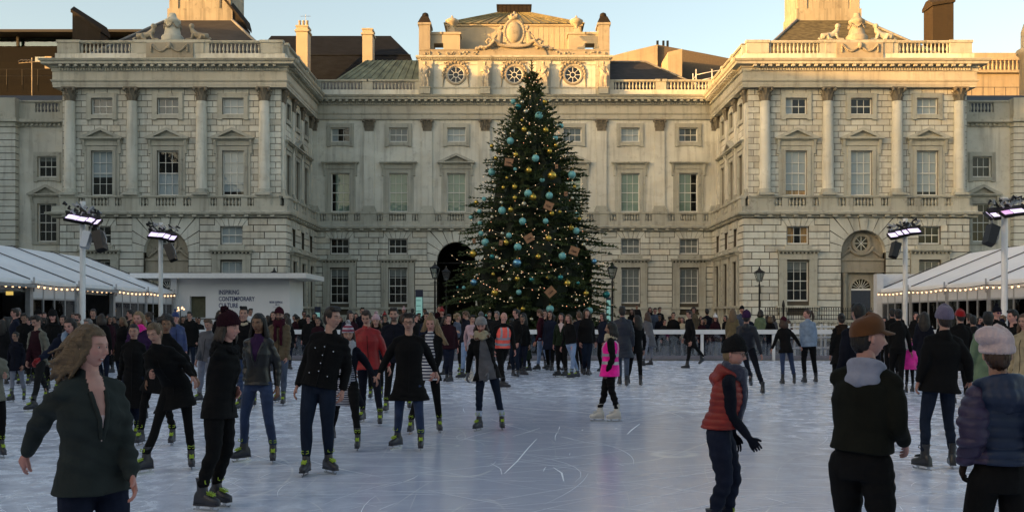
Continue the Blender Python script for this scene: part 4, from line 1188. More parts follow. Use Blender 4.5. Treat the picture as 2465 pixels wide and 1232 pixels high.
g = thing('north_range', 'long unseen stone range behind the viewer, added to block low sky glow', 'building', (0, -45, 0))  # unseen range added to block sunset glow and window reflections
m = MB(); m.box(-50, 60, -60, -42, 0, 20.5); m.build('wall', M_STONE, g)
m = MB(); m.box(-50.5, 60.5, -60.5, -41.3, 20.5, 21.2); m.build('cornice', M_TRIM, g)
m = MB(); m.prism([(-59.5, 21.2), (-42.5, 21.2), (-48, 26), (-54, 26)], 0, -50, 60); m.build('roof', M_SLATE, g)
# ------------------------------------------------------------------ ground
def sheet(name, x0, x1, y0, y1, z, mat, nx=1, ny=1):
    m = MB()
    for i in range(nx):
        for j in range(ny):
            a, b = x0+(x1-x0)*i/nx, x0+(x1-x0)*(i+1)/nx; c, e = y0+(y1-y0)*j/ny, y0+(y1-y0)*(j+1)/ny
            m.quad((a, c, z), (b, c, z), (b, e, z), (a, e, z))
    return tag(m.build(name, mat), kind='structure')
M_PAVE = plain('granite_setts', (0.10, 0.095, 0.09), 0.8, var=0.3, scale=3.0, bump=0.4, bscale=9)
sheet('ground', -1500, 1500, -300, 2500, -0.06, M_PAVE)
def ice_mat():
    m, t, b = newmat('rink_ice'); L = t.links
    g = t.nodes.new('ShaderNodeNewGeometry')
    def mp(scale=(1,1,1), rot=0.0, loc=(0,0,0)):
        q = t.nodes.new('ShaderNodeMapping'); q.inputs['Scale'].default_value = scale; q.inputs['Rotation'].default_value = (0, 0, rot); q.inputs['Location'].default_value = loc
        L.new(g.outputs['Position'], q.inputs[0]); return q.outputs[0]
    def noise(vec, sc, det=5, rough=0.6, dist=0.0):
        n = t.nodes.new('ShaderNodeTexNoise'); n.inputs['Scale'].default_value = sc; n.inputs['Detail'].default_value = det; n.inputs['Roughness'].default_value = rough; n.inputs['Distortion'].default_value = dist
        L.new(vec, n.inputs[0]); return n.outputs[0]
    def rng(src, a, b_, c=0.0, d=1.0):
        r = t.nodes.new('ShaderNodeMapRange'); r.inputs[1].default_value = a; r.inputs[2].default_value = b_; r.inputs[3].default_value = c; r.inputs[4].default_value = d
        L.new(src, r.inputs[0]); return r.outputs[0]
    def math_(op, a, b_=None):
        x = t.nodes.new('ShaderNodeMath'); x.operation = op; x.use_clamp = False
        for k, c in ((0, a), (1, b_)):
            if c is None: continue
            if isinstance(c, (int, float)): x.inputs[k].default_value = c
            else: L.new(c, x.inputs[k])
        return x.outputs[0]
    def mix(f, a, b_):
        x = t.nodes.new('ShaderNodeMix'); x.data_type = 'RGBA'; L.new(f, x.inputs[0])
        for k, c in ((6, a), (7, b_)):
            if isinstance(c, tuple): x.inputs[k].default_value = (*c, 1)
            else: L.new(c, x.inputs[k])
        return x.outputs[2]
    # worn, wet patch in the middle: less frost
    sep = t.nodes.new('ShaderNodeSeparateXYZ'); L.new(g.outputs['Position'], sep.inputs[0])
    dx = math_('DIVIDE', math_('SUBTRACT', sep.outputs[0], 0.6), 3.4); dy = math_('DIVIDE', math_('SUBTRACT', sep.outputs[1], 13.0), 9.0)
    rad = math_('SQRT', math_('ADD', math_('MULTIPLY', dx, dx), math_('MULTIPLY', dy, dy)))
    radn = math_('ADD', rad, math_('MULTIPLY', noise(mp(), 0.6, 4), 0.8))
    frost = rng(radn, 0.8, 1.7, 0.12, 1.0)
    fine = rng(noise(mp(), 2.6, 9, 0.72, 0.8), 0.36, 0.68)
    swirl = rng(noise(mp((1, 1, 1), 0.4), 1.4, 8, 0.72, 2.2), 0.40, 0.62)
    pat = math_('MULTIPLY', math_('ADD', math_('MULTIPLY', fine, 0.5), math_('MULTIPLY', swirl, 0.55)), frost)
    base = mix(pat, (0.49, 0.52, 0.65), (0.79, 0.835, 0.94))
    # skate scratches: thin contour lines of several warped noises
    lines = None
    for k, (sc, rot, wd, st) in enumerate(((0.10, 0.3, 0.0009, (1, 0.35, 1)), (0.13, 1.2, 0.0011, (0.35, 1, 1)), (0.17, 2.2, 0.0013, (1, 0.25, 1)), (0.22, 0.9, 0.0016, (0.8, 0.3, 1)), (0.08, 2.6, 0.0008, (1, 0.5, 1)))):
        n = noise(mp(st, rot, (k*7.3, k*3.1, 0)), sc, 1.0, 0.3, 0.15)
        band = math_('ABSOLUTE', math_('SUBTRACT', math_('FRACT', math_('MULTIPLY', n, 26.0)), 0.5))
        ln = rng(band, wd*2, wd*7, 1.0, 0.0)
        br = rng(noise(mp((1,1,1), 0, (k*5.0, 2, 0)), 0.8, 4), 0.45, 0.62)
        ln = math_('MULTIPLY', ln, br)
        lines = ln if lines is None else math_('MAXIMUM', lines, ln)
    base2 = mix(math_('MULTIPLY', lines, 0.70), base, (0.95, 0.95, 0.96))
    L.new(base2, b.inputs['Base Color'])
    ro = math_('ADD', math_('MULTIPLY', pat, 0.30), 0.10)
    L.new(ro, b.inputs['Roughness'])
    b.inputs['Specular IOR Level'].default_value = 0.6
    b.inputs['IOR'].default_value = 1.31
    bp = t.nodes.new('ShaderNodeBump'); bp.inputs['Strength'].default_value = 0.12; bp.inputs['Distance'].default_value = 0.01
    L.new(math_('ADD', fine, math_('MULTIPLY', lines, -0.6)), bp.inputs['Height']); L.new(bp.outputs[0], b.inputs['Normal'])
    return m
M_ICE = ice_mat()
sheet('ice_rink', -15.4, 17.2, -10, 41.0, 0.0, M_ICE)

# individual blade cuts in the ice
M_CUT = plain('ice_cut', (0.86, 0.88, 0.93), 0.6, var=0.1)
rc = random.Random(5); m = MB()
def cut(pts, w_):
    n = len(pts); rs = []
    for k in range(n):
        a, b = Vector(pts[max(k-1, 0)]), Vector(pts[min(k+1, n-1)]); d = (b-a); d = Vector((-d.y, d.x)).normalized(); ww = w_*(0.25 + 0.75*math.sin(math.pi*(k+0.3)/(n-0.4)))/2
        p = Vector(pts[k]); rs.append([(p.x-d.x*ww, p.y-d.y*ww, 0.004), (p.x+d.x*ww, p.y+d.y*ww, 0.004)])
    m.rings(rs, False, False, closed=False)
for i in range(1500):
    y = 4.5 + 34*rc.random()**1.6; x = rc.uniform(-0.5, 0.5)*y; x = max(-15, min(16.8, x)); a = rc.uniform(0, math.pi) if rc.random() < 0.5 else rc.gauss(0.1, 0.35); L_ = rc.uniform(0.15, 0.6) if rc.random() < 0.6 else rc.uniform(0.8, 3.2); c = rc.gauss(0, 0.22)/max(L_, 0.5)
    n = 5 if L_ < 0.7 else 9; pts = []; q = Vector((x, y)); 
    for k in range(n): pts.append((q.x, q.y)); a += c*L_/n*2; q = q + Vector((math.cos(a), math.sin(a)))*L_/n
    if all(-15.2 < p[0] < 17 and p[1] < 40.8 for p in pts): cut(pts, rc.uniform(0.003, 0.009)*(1 + y*0.03))
def gp(px, py): Y = GY(py); return (PX(px, Y), Y)
for pl, w_ in (([(1292, 1056), (1270, 1080), (1245, 1110), (1222, 1132), (1214, 1140)], 0.030), ([(1182, 1115), (1205, 1128), (1208, 1142)], 0.02), ([(1218, 1155), (1250, 1158), (1288, 1159)], 0.02), ([(1332, 1125), (1352, 1138), (1357, 1158)], 0.035), ([(1215, 978), (1300, 985), (1380, 990), (1432, 996)], 0.05), ([(1540, 1020), (1520, 1035), (1510, 1045)], 0.04), ([(1100, 1055), (1140, 1060), (1180, 1062)], 0.02), ([(1235, 1050), (1270, 1040), (1300, 1030)], 0.02)):
    cut([gp(*q) for q in pl], w_*0.6)
tag(m.build('ice_cuts', M_CUT), kind='structure')
# ------------------------------------------------------------------ the court: tree, tents, kiosk, lamps, barrier
def lettering(parent, name, lines, T, size, mat, xs=0.72, gap=1.25, depth=0.01):
    """text as a flat mesh; T maps local x (right), y (up) to the wall"""
    cu = bpy.data.curves.new('t', 'FONT'); cu.body = '\n'.join(lines); cu.size = size; cu.space_line = gap; cu.extrude = depth/2; cu.resolution_u = 3
    cu.offset = size*0.012
    o = bpy.data.objects.new('t', cu); COL.objects.link(o)
    dg = bpy.context.evaluated_depsgraph_get()
    me = bpy.data.meshes.new_from_object(o.evaluated_get(dg))
    bpy.data.objects.remove(o); bpy.data.curves.remove(cu)
    me.transform(T @ Matrix.Diagonal((xs, 1, 1, 1)))
    base = Vector((0, 0, 0)); p = parent
    while p is not None: base += p.location; p = p.parent
    me.transform(Matrix.Translation(-base))
    me.materials.clear(); me.materials.append(mat); me.name = name
    q = bpy.data.objects.new(name, me); COL.objects.link(q); q.parent = parent
    return q
def wallT(x, y, z):      # facing -Y, x right, y up
    return Matrix(((1, 0, 0, x), (0, 0, -1, y), (0, 1, 0, z), (0, 0, 0, 1)))

# ---- Christmas tree
TX, TY = 0.92, 50.0
TPROF = [(0.35, 3.2), (1.2, 3.7), (1.95, 3.95), (2.9, 4.0), (3.9, 3.7), (4.9, 3.45), (5.86, 3.05), (6.85, 2.85), (7.8, 2.52), (8.8, 2.2), (9.8, 1.82), (10.8, 1.40), (11.6, 0.95), (12.3, 0.55), (12.9, 0.32), (13.9, 0.05)]
def tree_r(z):
    if z <= TPROF[0][0]: return TPROF[0][1]
    for (a, ra), (b, rb) in zip(TPROF, TPROF[1:]):
        if a <= z <= b: return ra + (rb-ra)*(z-a)/(b-a)
    return 0.05
tree = thing('christmas_tree', 'tall dark spruce Christmas tree standing in the middle of the court', 'tree', (TX, TY, 0))
m = MB(); m.tube([(TX, TY, 0), (TX, TY, 7), (TX+0.03, TY, 13.6)], [0.24, 0.14, 0.02], 10)
m.build('trunk', plain('spruce_bark', (0.06, 0.045, 0.03), 0.9, bump=0.5), tree)
def foliage_mat(name, c0, c1):
    mm, t, b = newmat(name); L = t.links
    oi = t.nodes.new('ShaderNodeNewGeometry'); n = t.nodes.new('ShaderNodeTexNoise'); n.inputs['Scale'].default_value = 1.1; n.inputs['Detail'].default_value = 6
    L.new(oi.outputs['Position'], n.inputs[0])
    r = t.nodes.new('ShaderNodeValToRGB'); r.color_ramp.elements[0].position = 0.35; r.color_ramp.elements[1].position = 0.68
    r.color_ramp.elements[0].color = (*c0, 1); r.color_ramp.elements[1].color = (*c1, 1)
    L.new(n.outputs[0], r.inputs[0]); L.new(r.outputs[0], b.inputs['Base Color']); b.inputs['Roughness'].default_value = 0.6
    b.inputs['Specular IOR Level'].default_value = 0.3
    return mm
M_NEEDLE = foliage_mat('spruce_needles', (0.024, 0.046, 0.018), (0.10, 0.135, 0.05))
rnd = random.Random(21)
V, FC = [], []
def spray(p, d, ln, wd):
    """a needled twig: two crossed tapering blades with a notched outline"""
    d = d.normalized(); s = d.cross(Vector((0, 0, 1)))
    if s.length < 0.1: s = Vector((1, 0, 0))
    s.normalize(); u = s.cross(d)
    for ax in (s, (s*0.5 + u*0.85)):
        b = len(V); n = 3
        for k in range(n+1):
            t = k/n; w_ = wd*(0.45 + 0.75*(t if t < .45 else (1-t))) * (1.0 if k < n else 0.12)
            c = p + d*ln*t
            V.append(c - ax*w_ - d*0.02); V.append(c + ax*w_ - d*0.02)
        for k in range(n): FC.append((b+2*k, b+2*k+1, b+2*k+3, b+2*k+2))
def bough(z, az, L_, droop, fine):
    c, s_ = math.cos(az), math.sin(az)
    n = max(4, int(L_/0.17))
    pts = []
    for k in range(n+1):
        t = k/n
        zz = z + droop*L_*(t**1.3)*0.9 + 0.10*L_*max(0, t-0.6)
        pts.append(Vector((TX + c*L_*t, TY + s_*L_*t, zz)))
    for k in range(1, n+1):
        t = k/n
        p = pts[k]; d = (pts[k]-pts[k-1]).normalized()
        if t < 0.25: continue
        side = Vector((-s_, c, 0))
        tl = (0.17 + 0.34*(1-t)*min(1, L_/2.5)) * rnd.uniform(0.7, 1.3)
        for sg in (-1, 1):
            dd = (d*0.75 + side*sg*0.8 + Vector((0, 0, rnd.uniform(-0.25, 0.15))))
            spray(p, dd, tl, 0.034)
            q = p + dd.normalized()*tl*0.5
            for w_ in range(3):
                qq = p + dd.normalized()*tl*rnd.uniform(0.1, 0.95)
                spray(qq, dd*0.5 + Vector((rnd.uniform(-0.6, 0.6), rnd.uniform(-0.6, 0.6), rnd.uniform(-1.1, 0.25))), tl*rnd.uniform(0.3, 0.6), 0.028)
            spray(q, d*0.9 + side*sg*0.2 + Vector((0, 0, rnd.uniform(-0.3, 0.3))), tl*0.55, 0.032)
            if fine: spray(q, side*sg + Vector((0, 0, rnd.uniform(-0.5, 0.1))), tl*0.5, 0.03)
        if rnd.random() < 0.6: spray(p, d + Vector((0, 0, 0.8)), 0.17, 0.03)
    spray(pts[-1], (pts[-1]-pts[-2]), 0.24, 0.03)
z = 0.5
while z < 13.1:
    r = tree_r(z); nb = int((5 if z > 11.8 else 9) + 14*min(1, r/2))
    for i in range(nb):
        az = 2*math.pi*(i + rnd.random())/nb
        if rnd.random() < 0.10: continue
        L_ = r*(rnd.uniform(0.72, 1.08) if rnd.random() < 0.8 else rnd.uniform(1.0, 1.12))*(0.93 + 0.09*math.sin(az*3+z*1.7))
        dr = (-0.24 if z < 6 else (-0.10 if z < 9.5 else 0.22 + 0.4*(z-9.5)/4))
        bough(z - dr*L_*0.8 + rnd.uniform(-0.1, 0.1), az, max(L_, 0.25), dr + rnd.uniform(-0.08, 0.08), True)
    z += 0.155 + 0.11*min(1, r/3)
for k in range(16):
    a = rnd.random()*6.28; spray(Vector((TX, TY, 12.9+0.055*k)), Vector((math.cos(a), math.sin(a), 1.2)), 0.34-0.012*k, 0.03)
spray(Vector((TX, TY, 13.4)), Vector((0.02, 0, 1)), 0.5, 0.035)
mb = MB(); mb.add(V, FC, False)
mb.build('crown', M_NEEDLE, tree)
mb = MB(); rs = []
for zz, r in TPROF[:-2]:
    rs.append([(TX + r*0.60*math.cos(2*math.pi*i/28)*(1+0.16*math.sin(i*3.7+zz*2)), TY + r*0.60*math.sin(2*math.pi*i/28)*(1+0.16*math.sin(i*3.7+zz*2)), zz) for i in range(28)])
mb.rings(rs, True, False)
mb.build('shaded_core', foliage_mat('shaded_core_needles', (0.006, 0.012, 0.006), (0.022, 0.032, 0.014)), tree)  # added core, its colour carrying the dark shade inside the crown

def on_tree(px, py, k=0.93):
    """the point of the crown's front surface seen at this pixel"""
    Y = TY
    for _ in range(6):
        x, z = PX(px, Y), PZ(py, Y); r = max(tree_r(z)*k, 0.05); dx = min(abs(x-TX), r*0.98)
        Y = TY - math.sqrt(max(r*r - dx*dx, 0.0))
    return Vector((PX(px, Y), Y, PZ(py, Y)))
def ball_mat(name, col, rough, metal):
    return plain(name, col, rough, metal, var=0.05, scale=2.0)
BM = {'T': ball_mat('matt_teal', (0.16, 0.42, 0.42), 0.38, 0.15), 'G': ball_mat('satin_gold', (0.55, 0.38, 0.07), 0.25, 0.85), 'S': ball_mat('champagne_silver', (0.50, 0.46, 0.34), 0.25, 0.85),
      'B': ball_mat('glossy_blue', (0.14, 0.32, 0.46), 0.12, 0.85), 'D': ball_mat('dark_teal', (0.03, 0.20, 0.20), 0.15, 0.6)}
Z1 = [(600,482,50,'T'),(645,530,60,'D'),(683,487,42,'S'),(890,483,42,'G'),(928,475,28,'S'),(715,572,46,'S'),(837,610,72,'T'),(680,652,30,'G'),(700,738,50,'G'),(898,747,58,'G'),(1003,708,50,'S'),(1040,705,50,'T'),(742,780,48,'S'),(988,818,52,'T'),(572,845,68,'T'),(400,893,42,'G'),(597,755,34,'S'),(520,780,36,'S'),(992,885,38,'G'),(935,940,46,'G'),(622,972,48,'G'),(805,1005,68,'T'),(437,1003,36,'G'),(410,1065,42,'S'),(615,1105,34,'T'),(742,1117,58,'G'),(400,1133,68,'T'),(958,1165,80,'G'),(1142,1158,72,'T'),(540,1187,30,'G'),(867,1205,46,'T'),(415,1210,28,'S')]
Z2 = [(693,130,68,'T'),(575,72,48,'G'),(478,78,36,'G'),(1098,70,30,'G'),(737,163,60,'G'),(878,148,64,'T'),(577,168,44,'G'),(385,172,30,'S'),(308,178,40,'T'),(242,207,40,'G'),(460,210,32,'S'),(657,220,46,'S'),(1075,172,34,'S'),(466,278,68,'T'),(541,270,48,'G'),(268,285,40,'T'),(898,303,46,'G'),(968,290,34,'G'),(1118,312,44,'T'),(380,336,34,'S'),(193,338,36,'T'),(645,373,64,'T'),(846,370,50,'T'),(272,388,40,'T'),(1140,352,36,'G'),(1068,430,48,'G'),(1112,455,60,'T'),(282,477,46,'T'),(525,495,50,'T'),(468,478,32,'S'),(870,520,56,'G'),(320,555,66,'T'),(500,557,52,'G'),(602,597,68,'T'),(1175,576,36,'S'),(392,608,26,'S'),(215,655,66,'G'),(380,680,46,'D'),(420,688,38,'S'),(780,680,46,'G'),(992,675,66,'T'),(597,737,80,'B'),(1267,722,50,'B'),(473,768,38,'S'),(389,833,34,'G'),(223,905,62,'B'),(531,880,36,'S'),(598,872,46,'G'),(722,880,42,'D'),(865,862,34,'G'),(974,862,50,'D'),(1033,912,60,'G'),(1128,910,34,'D'),(1245,892,32,'S'),(78,948,24,'D'),(132,950,32,'T'),(402,995,60,'G'),(612,990,48,'T'),(1197,1000,50,'G'),(1270,980,32,'S'),(543,1042,34,'S'),(1375,1010,66,'D'),(1113,1060,36,'S'),(647,1135,40,'G'),(600,1148,40,'G'),(884,1137,70,'T'),(1227,1150,62,'T'),(722,1225,34,'S'),(330,1195,34,'D')]
balls = [(1080+x/3.85, 120+y/3.85, d/3.85, c) for x, y, d, c in Z1] + [(1080+x/3.624, 430+y/3.624, d/3.624, c) for x, y, d, c in Z2]
names = {'T': 'pale matt teal', 'G': 'gold', 'S': 'champagne silver', 'B': 'glossy blue', 'D': 'dark glossy teal'}
ORD = ['topmost', 'second highest', 'third highest', 'fourth highest', 'fifth highest', 'sixth highest', 'seventh highest', 'eighth highest', 'ninth highest', 'tenth highest'] + [w_ + ' highest' for w_ in
       '11th 12th 13th 14th 15th 16th 17th 18th 19th 20th 21st 22nd 23rd 24th 25th 26th 27th 28th 29th 30th 31st 32nd 33rd 34th 35th 36th 37th 38th 39th 40th'.split()]
def near_word(px, py):
    c = 1278; half = 0.01 + tree_r(PZ(py, TY))*51; q = (px-c)/half
    return 'on its left edge' if q < -0.75 else 'left of its middle' if q < -0.25 else 'near its middle' if q < 0.25 else 'right of its middle' if q < 0.75 else 'on its right edge'
balls.sort(key=lambda b: b[1])
cnt = {}
for px, py, d, c in balls:
    big = 'large' if d >= 15 else 'small'
    key = (c, big); k = cnt.get(key, 0); cnt[key] = k+1
    p = on_tree(px, py, 0.97); r = d/2/F*p.y
    n_ = {'T': 'pale teal', 'G': 'gold', 'S': 'champagne silver', 'B': 'glossy blue', 'D': 'dark teal'}[c]
    t = thing('bauble', '%s %s bauble, %s of its kind on the tree, %s' % (big, n_, ORD[min(k, len(ORD)-1)], near_word(px, py)), 'bauble', p, 'baubles on the Christmas tree')
    mb = MB(); mb.sphere(p, r, 20, 14); mb.build('ball', BM[c], t)
    mb = MB(); mb.lathe(p.x, p.y, [(r*0.16, p.z+r*0.97), (r*0.16, p.z+r*1.12), (r*0.04, p.z+r*1.14), (r*0.03, p.z+r*1.5)], 8); mb.build('cap', BM['G'], t)
M_CARD = plain('kraft_card', (0.30, 0.16, 0.085), 0.8, var=0.12)
boxes = [(1080+558/3.85, 120+1050/3.85, 22, -8, 'highest on the tree, facing out near the left'), (1080+703/3.624, 430+523/3.624, 23, 30, 'tilted, in the very middle of the tree'), (1080+870/3.624, 430+243/3.624, 23, -22, 'half hidden above the middle of the tree'),
         (1080+1022/3.624, 430+135/3.624, 13, 5, 'narrow, near the right edge of the tree'), (1080+455/3.624, 430+563/3.624, 15, -12, 'beside a gold bauble left of the middle'), (1080+222/3.624, 430+545/3.624, 13, 10, 'in shadow at the left edge'),
         (1080+1093/3.624, 430+635/3.624, 24, -20, 'below a silver bauble near the right edge'), (1080+443/3.624, 430+880/3.624, 13, 5, 'tall and narrow, low on the left half'), (1080+890/3.624, 430+990/3.624, 25, 42, 'turned on its corner, lowest on the tree'), (1080+1000/3.85, 120+1085/3.85, 12, 4, 'narrow, right of the upper middle')]
for px, py, d, rot, lb in boxes:
    p = on_tree(px, py, 1.0); h = d/2/F*p.y*0.92
    a = R(rot); ux = Vector((math.cos(a), 0, math.sin(a))); uz = Vector((-math.sin(a), 0, math.cos(a))); dep = Vector((0, 1, 0))
    if d < 16: ux = ux*0.62
    t = thing('hamper_box', 'brown card gift box with dark lettering, %s' % lb, 'gift box', p, 'gift boxes on the Christmas tree')
    mb = MB(); mb.obox(p, ux*h, dep*h*0.8, uz*h*0.8); mb.build('box', M_CARD, t)
    mb = MB(); mb.obox(p+uz*h*0.84, ux*h*1.05, dep*h*0.84, uz*h*0.13); mb.build('lid', M_CARD, t)
    T = Matrix(((ux.x, uz.x, 0, p.x - ux.x*h*0.62 - uz.x*h*0.25), (0, 0, 1, p.y-h*0.82), (ux.z, uz.z, 0, p.z - ux.z*h*0.62 - uz.z*h*0.25), (0, 0, 0, 1)))
    lettering(t, 'lettering', ['F&M'], T, h*0.62, plain('sepia_ink', (0.05, 0.025, 0.015), 0.8), 1.0)
# fairy lights
M_WIRE = plain('silver_wire', (0.10, 0.11, 0.09), 0.35, metal=0.6)
def lamp_mat(name, col, st):
    mm, t, b = newmat(name); b.inputs['Emission Color'].default_value = (*col, 1); b.inputs['Emission Strength'].default_value = st; b.inputs['Base Color'].default_value = (*col, 1); return mm
M_FAIRY = lamp_mat('fairy_light', (1.0, 0.70, 0.40), 0.30)
M_FAIRYR = lamp_mat('fairy_light_amber', (1.0, 0.42, 0.22), 0.45)
sw = [((1083,612),(1140,660),(1180,608),9),((1180,560),(1255,590),(1260,585),6),((1150,550),(1215,567),(1300,570),6),((1262,560),(1290,600),(1262,612),3),((1300,555),(1335,590),(1400,568),8),((1310,560),(1360,545),(1372,548),4),((1240,490),(1310,510),(1400,508),7),((1180,500),(1200,522),(1270,515),6),
      ((1175,470),(1240,480),(1300,440),6),((1300,570),(1355,605),(1400,640),6),((1180,610),(1230,640),(1260,655),6),((1230,655),(1300,670),(1360,640),8),((1195,640),(1225,660),(1290,668),7),((1140,662),(1170,690),(1210,702),9),((1170,705),(1200,725),(1240,728),7),((1290,700),(1320,690),(1330,705),4),
      ((1250,690),(1285,698),(1310,692),3),((1350,735),(1380,742),(1410,730),6),((1370,715),(1400,700),(1420,725),5),((1100,700),(1130,735),(1140,700),6),((1325,620),(1318,640),(1340,655),3),((1225,330),(1262,350),(1275,325),5),((1190,370),(1250,385),(1300,383),5),((1290,300),(1330,320),(1345,350),5),((1255,280),(1285,310),(1330,300),5),((1240,245),(1270,262),(1300,250),4),((1330,395),(1355,380),(1375,360),4),((1200,440),(1235,425),(1255,400),5)]
ls = thing('fairy_lights', 'swags of tiny warm white fairy lights wound round the Christmas tree', 'fairy lights', (TX, TY, 6))
wire, bul, bul2 = MB(), MB(), MB()
for k, (a, b, c, n) in enumerate(sw):
    pts = []
    for j in range(9):
        t = j/8; px = (1-t)**2*a[0] + 2*t*(1-t)*b[0] + t*t*c[0]; py = (1-t)**2*a[1] + 2*t*(1-t)*b[1] + t*t*c[1]
        pts.append(on_tree(px + rnd.uniform(-2, 2), py + rnd.uniform(-3, 3), rnd.uniform(0.86, 1.0)))
    wire.tube(pts, 0.009, 4)
    for j in range(n*1):
        t = (j+0.5)/(n*1)*8; i = min(int(t), 7); q = pts[i].lerp(pts[i+1], t-i); (bul2 if (k in (13, 15, 16, 17, 20) and j % 2) else bul).sphere(q + Vector((0, -0.03, 0)), 0.020, 6, 4)
for k in range(260):
    zz = rnd.uniform(0.8, 13.0); a = rnd.uniform(math.pi*1.02, math.pi*1.98); r = tree_r(zz)*rnd.uniform(0.8, 1.02)
    (bul if rnd.random() < 0.8 else bul2).sphere((TX + r*math.cos(a), TY + r*math.sin(a), zz), rnd.uniform(0.012, 0.022), 5, 4)
wire.build('wire', M_WIRE, ls)
tag(bul.build('warm_bulb', M_FAIRY, ls), kind='stuff'); tag(bul2.build('amber_bulb', M_FAIRYR, ls), kind='stuff')

# ---- marquees either side of the rink
M_PVC = plain('white_marquee_canvas', (0.80, 0.81, 0.84), 0.45, var=0.05, scale=0.8, bump=0.15, bscale=2)
M_ALU = plain('aluminium_frame', (0.42, 0.43, 0.46), 0.4, metal=0.5)
M_SEAM = plain('dark_seam', (0.05, 0.05, 0.055), 0.6)
M_TINT = glass('tinted_glass', (0.45, 0.46, 0.48), 0.06)
M_BULB = lamp_mat('festoon_bulb', (1.0, 0.60, 0.30), 0.9)
M_PANEL = plain('white_panel', (0.58, 0.60, 0.64), 0.5, var=0.05)
def marquee(sx, xe, xr, zr, ze, ys, lab, opens):
    t = thing('marquee', lab, 'tent', (xe, ys[0], 0))
    n = len(ys)-1
    xo = xr + (xr-xe)
    m = MB(); m.smooth = True
    for i in range(n):
        y0, y1 = ys[i], ys[i+1]; K = 6
        for (xa, xb) in ((xe, xr), (xo, xr)):
            rs = []
            for a in range(K+1):
                u = a/K; row = []
                for b in range(K+1):
                    v = b/K
                    x = xa + (xb-xa)*v; zz = ze + (zr-ze)*v - 0.16*math.sin(math.pi*u)*math.sin(math.pi*min(v*1.0, 1)) * (0.6+0.4*v)
                    row.append((x, y0+(y1-y0)*u, zz))
                rs.append(row)
            m.rings(rs, False, True, closed=False)
    # gable ends
    for y in (ys[0], ys[-1]):
        m.add([(xe, y, ze), (xo, y, ze), (xr, y, zr)], [(0, 1, 2)], False)
    m.build('roof', M_PVC, t)
    for y in ys:
        m = MB(); m.tube([(xe, y, ze+0.04), (xr, y, zr+0.05), (xo, y, ze+0.04)], 0.028, 5); m.build('seam', M_SEAM, t)
    m = MB()
    for i in range(n):       # valance with a slight scallop at each post
        y0, y1 = ys[i], ys[i+1]; K = 8
        rs = [[(xe - sx*0.02, y0+(y1-y0)*k/K, ze+0.02) for k in range(K+1)], [(xe - sx*0.10, y0+(y1-y0)*k/K, ze-0.10-0.05*math.sin(math.pi*k/K)) for k in range(K+1)], [(xe - sx*0.04, y0+(y1-y0)*k/K, ze-0.26-0.05*math.sin(math.pi*k/K)) for k in range(K+1)]]
        m.rings(rs, False, True, closed=False)
    m.build('valance', M_PVC, t)
    for y in ys:
        m = MB(); m.box(xe-0.09, xe+0.09, y-0.09, y+0.09, 0, ze-0.05)
        m.obox((xe - sx*0.16, y, ze-0.18), (0.03, 0, 0), (0, 0.025, 0), (0, 0, 0.30))
        m.build('post', M_ALU, t)
    # infill wall: glazed bays with white top panels
    hz = ze - 0.30; tz = hz - 0.42
    for i in range(n):
        fr, gl, pn = MB(), MB(), MB()
        y0, y1 = ys[i]+0.09, ys[i+1]-0.09
        if i in opens:
            pn.box(xe-0.06+sx*0.3, xe+0.06+sx*0.3, y0, y1, hz-0.14, hz+0.02)
            fr.box(xe-0.10, xe+0.10, y0, y0+0.12, 0, hz); fr.box(xe-0.10, xe+0.10, y1-0.12, y1, 0, hz)
            fr.box(xe-0.12-sx*0.2, xe+0.12-sx*0.2, y0-0.05, y1+0.05, hz-0.02, hz+0.12)
            fr.build('bay_frame', M_ALU, t); pn.build('top_panel', M_PANEL, t)
            continue
        k = 4
        for j in range(k+1):
            y = y0 + (y1-y0)*j/k; fr.box(xe-0.045, xe+0.045, y-0.035, y+0.035, 0, hz)
        fr.box(xe-0.04, xe+0.04, y0, y1, tz-0.07, tz); fr.box(xe-0.04, xe+0.04, y0, y1, hz-0.04, hz+0.02); fr.box(xe-0.04, xe+0.04, y0, y1, 0, 0.12)
        pn.box(xe-0.015, xe+0.015, y0, y1, tz, hz-0.04)
        gl.box(xe-0.008, xe+0.008, y0, y1, 0.12, tz-0.07)
        fr.build('bay_frame', M_ALU, t); pn.build('top_panel', M_PANEL, t); gl.build('glazing', M_TINT, t)
    m = MB(); xi = xo - sx*0.2
    m.box(min(xi, xi+sx*0.1), max(xi, xi+sx*0.1), ys[0], ys[-1], 0, ze-0.1); m.build('back_wall', plain('dim_back_wall', (0.10, 0.09, 0.09), 0.9), t)
    m = MB(); m.box(min(xe+sx*0.5, xo), max(xe+sx*0.5, xo), ys[0], ys[-1], 0.0, 0.06); m.build('deck', plain('dark_carpet', (0.05, 0.045, 0.045), 0.95), t)
    m = MB()        # counter furniture seen dimly through the glass
    rr = random.Random(sx+5)
    for i in range(9):
        y = ys[0] + (ys[-1]-ys[0])*(i+0.5)/9
        m.box(xe+sx*2.2, xe+sx*2.9, y-0.7, y+0.7, 0.06, rr.uniform(0.9, 1.1)); m.box(xe+sx*4.5, xe+sx*4.8, y-0.8, y+0.8, 0.06, rr.uniform(1.6, 2.2))
    m.build('counter', plain('pale_counter', (0.20, 0.19, 0.18), 0.6, var=0.5, scale=2.5), t)
    m = MB(); m.box(min(xo, xe), max(xo, xe), ys[-1]-0.06, ys[-1]+0.02, 0, ze-0.02); m.build('end_wall', M_PANEL, t)
    # festoon lights along the eave
    f = thing('festoon_lights', 'string of warm round bulbs along the eave of the %s marquee' % ('left' if sx < 0 else 'right'), 'string lights', (xe, ys[0], ze))
    w_ = MB(); first = None
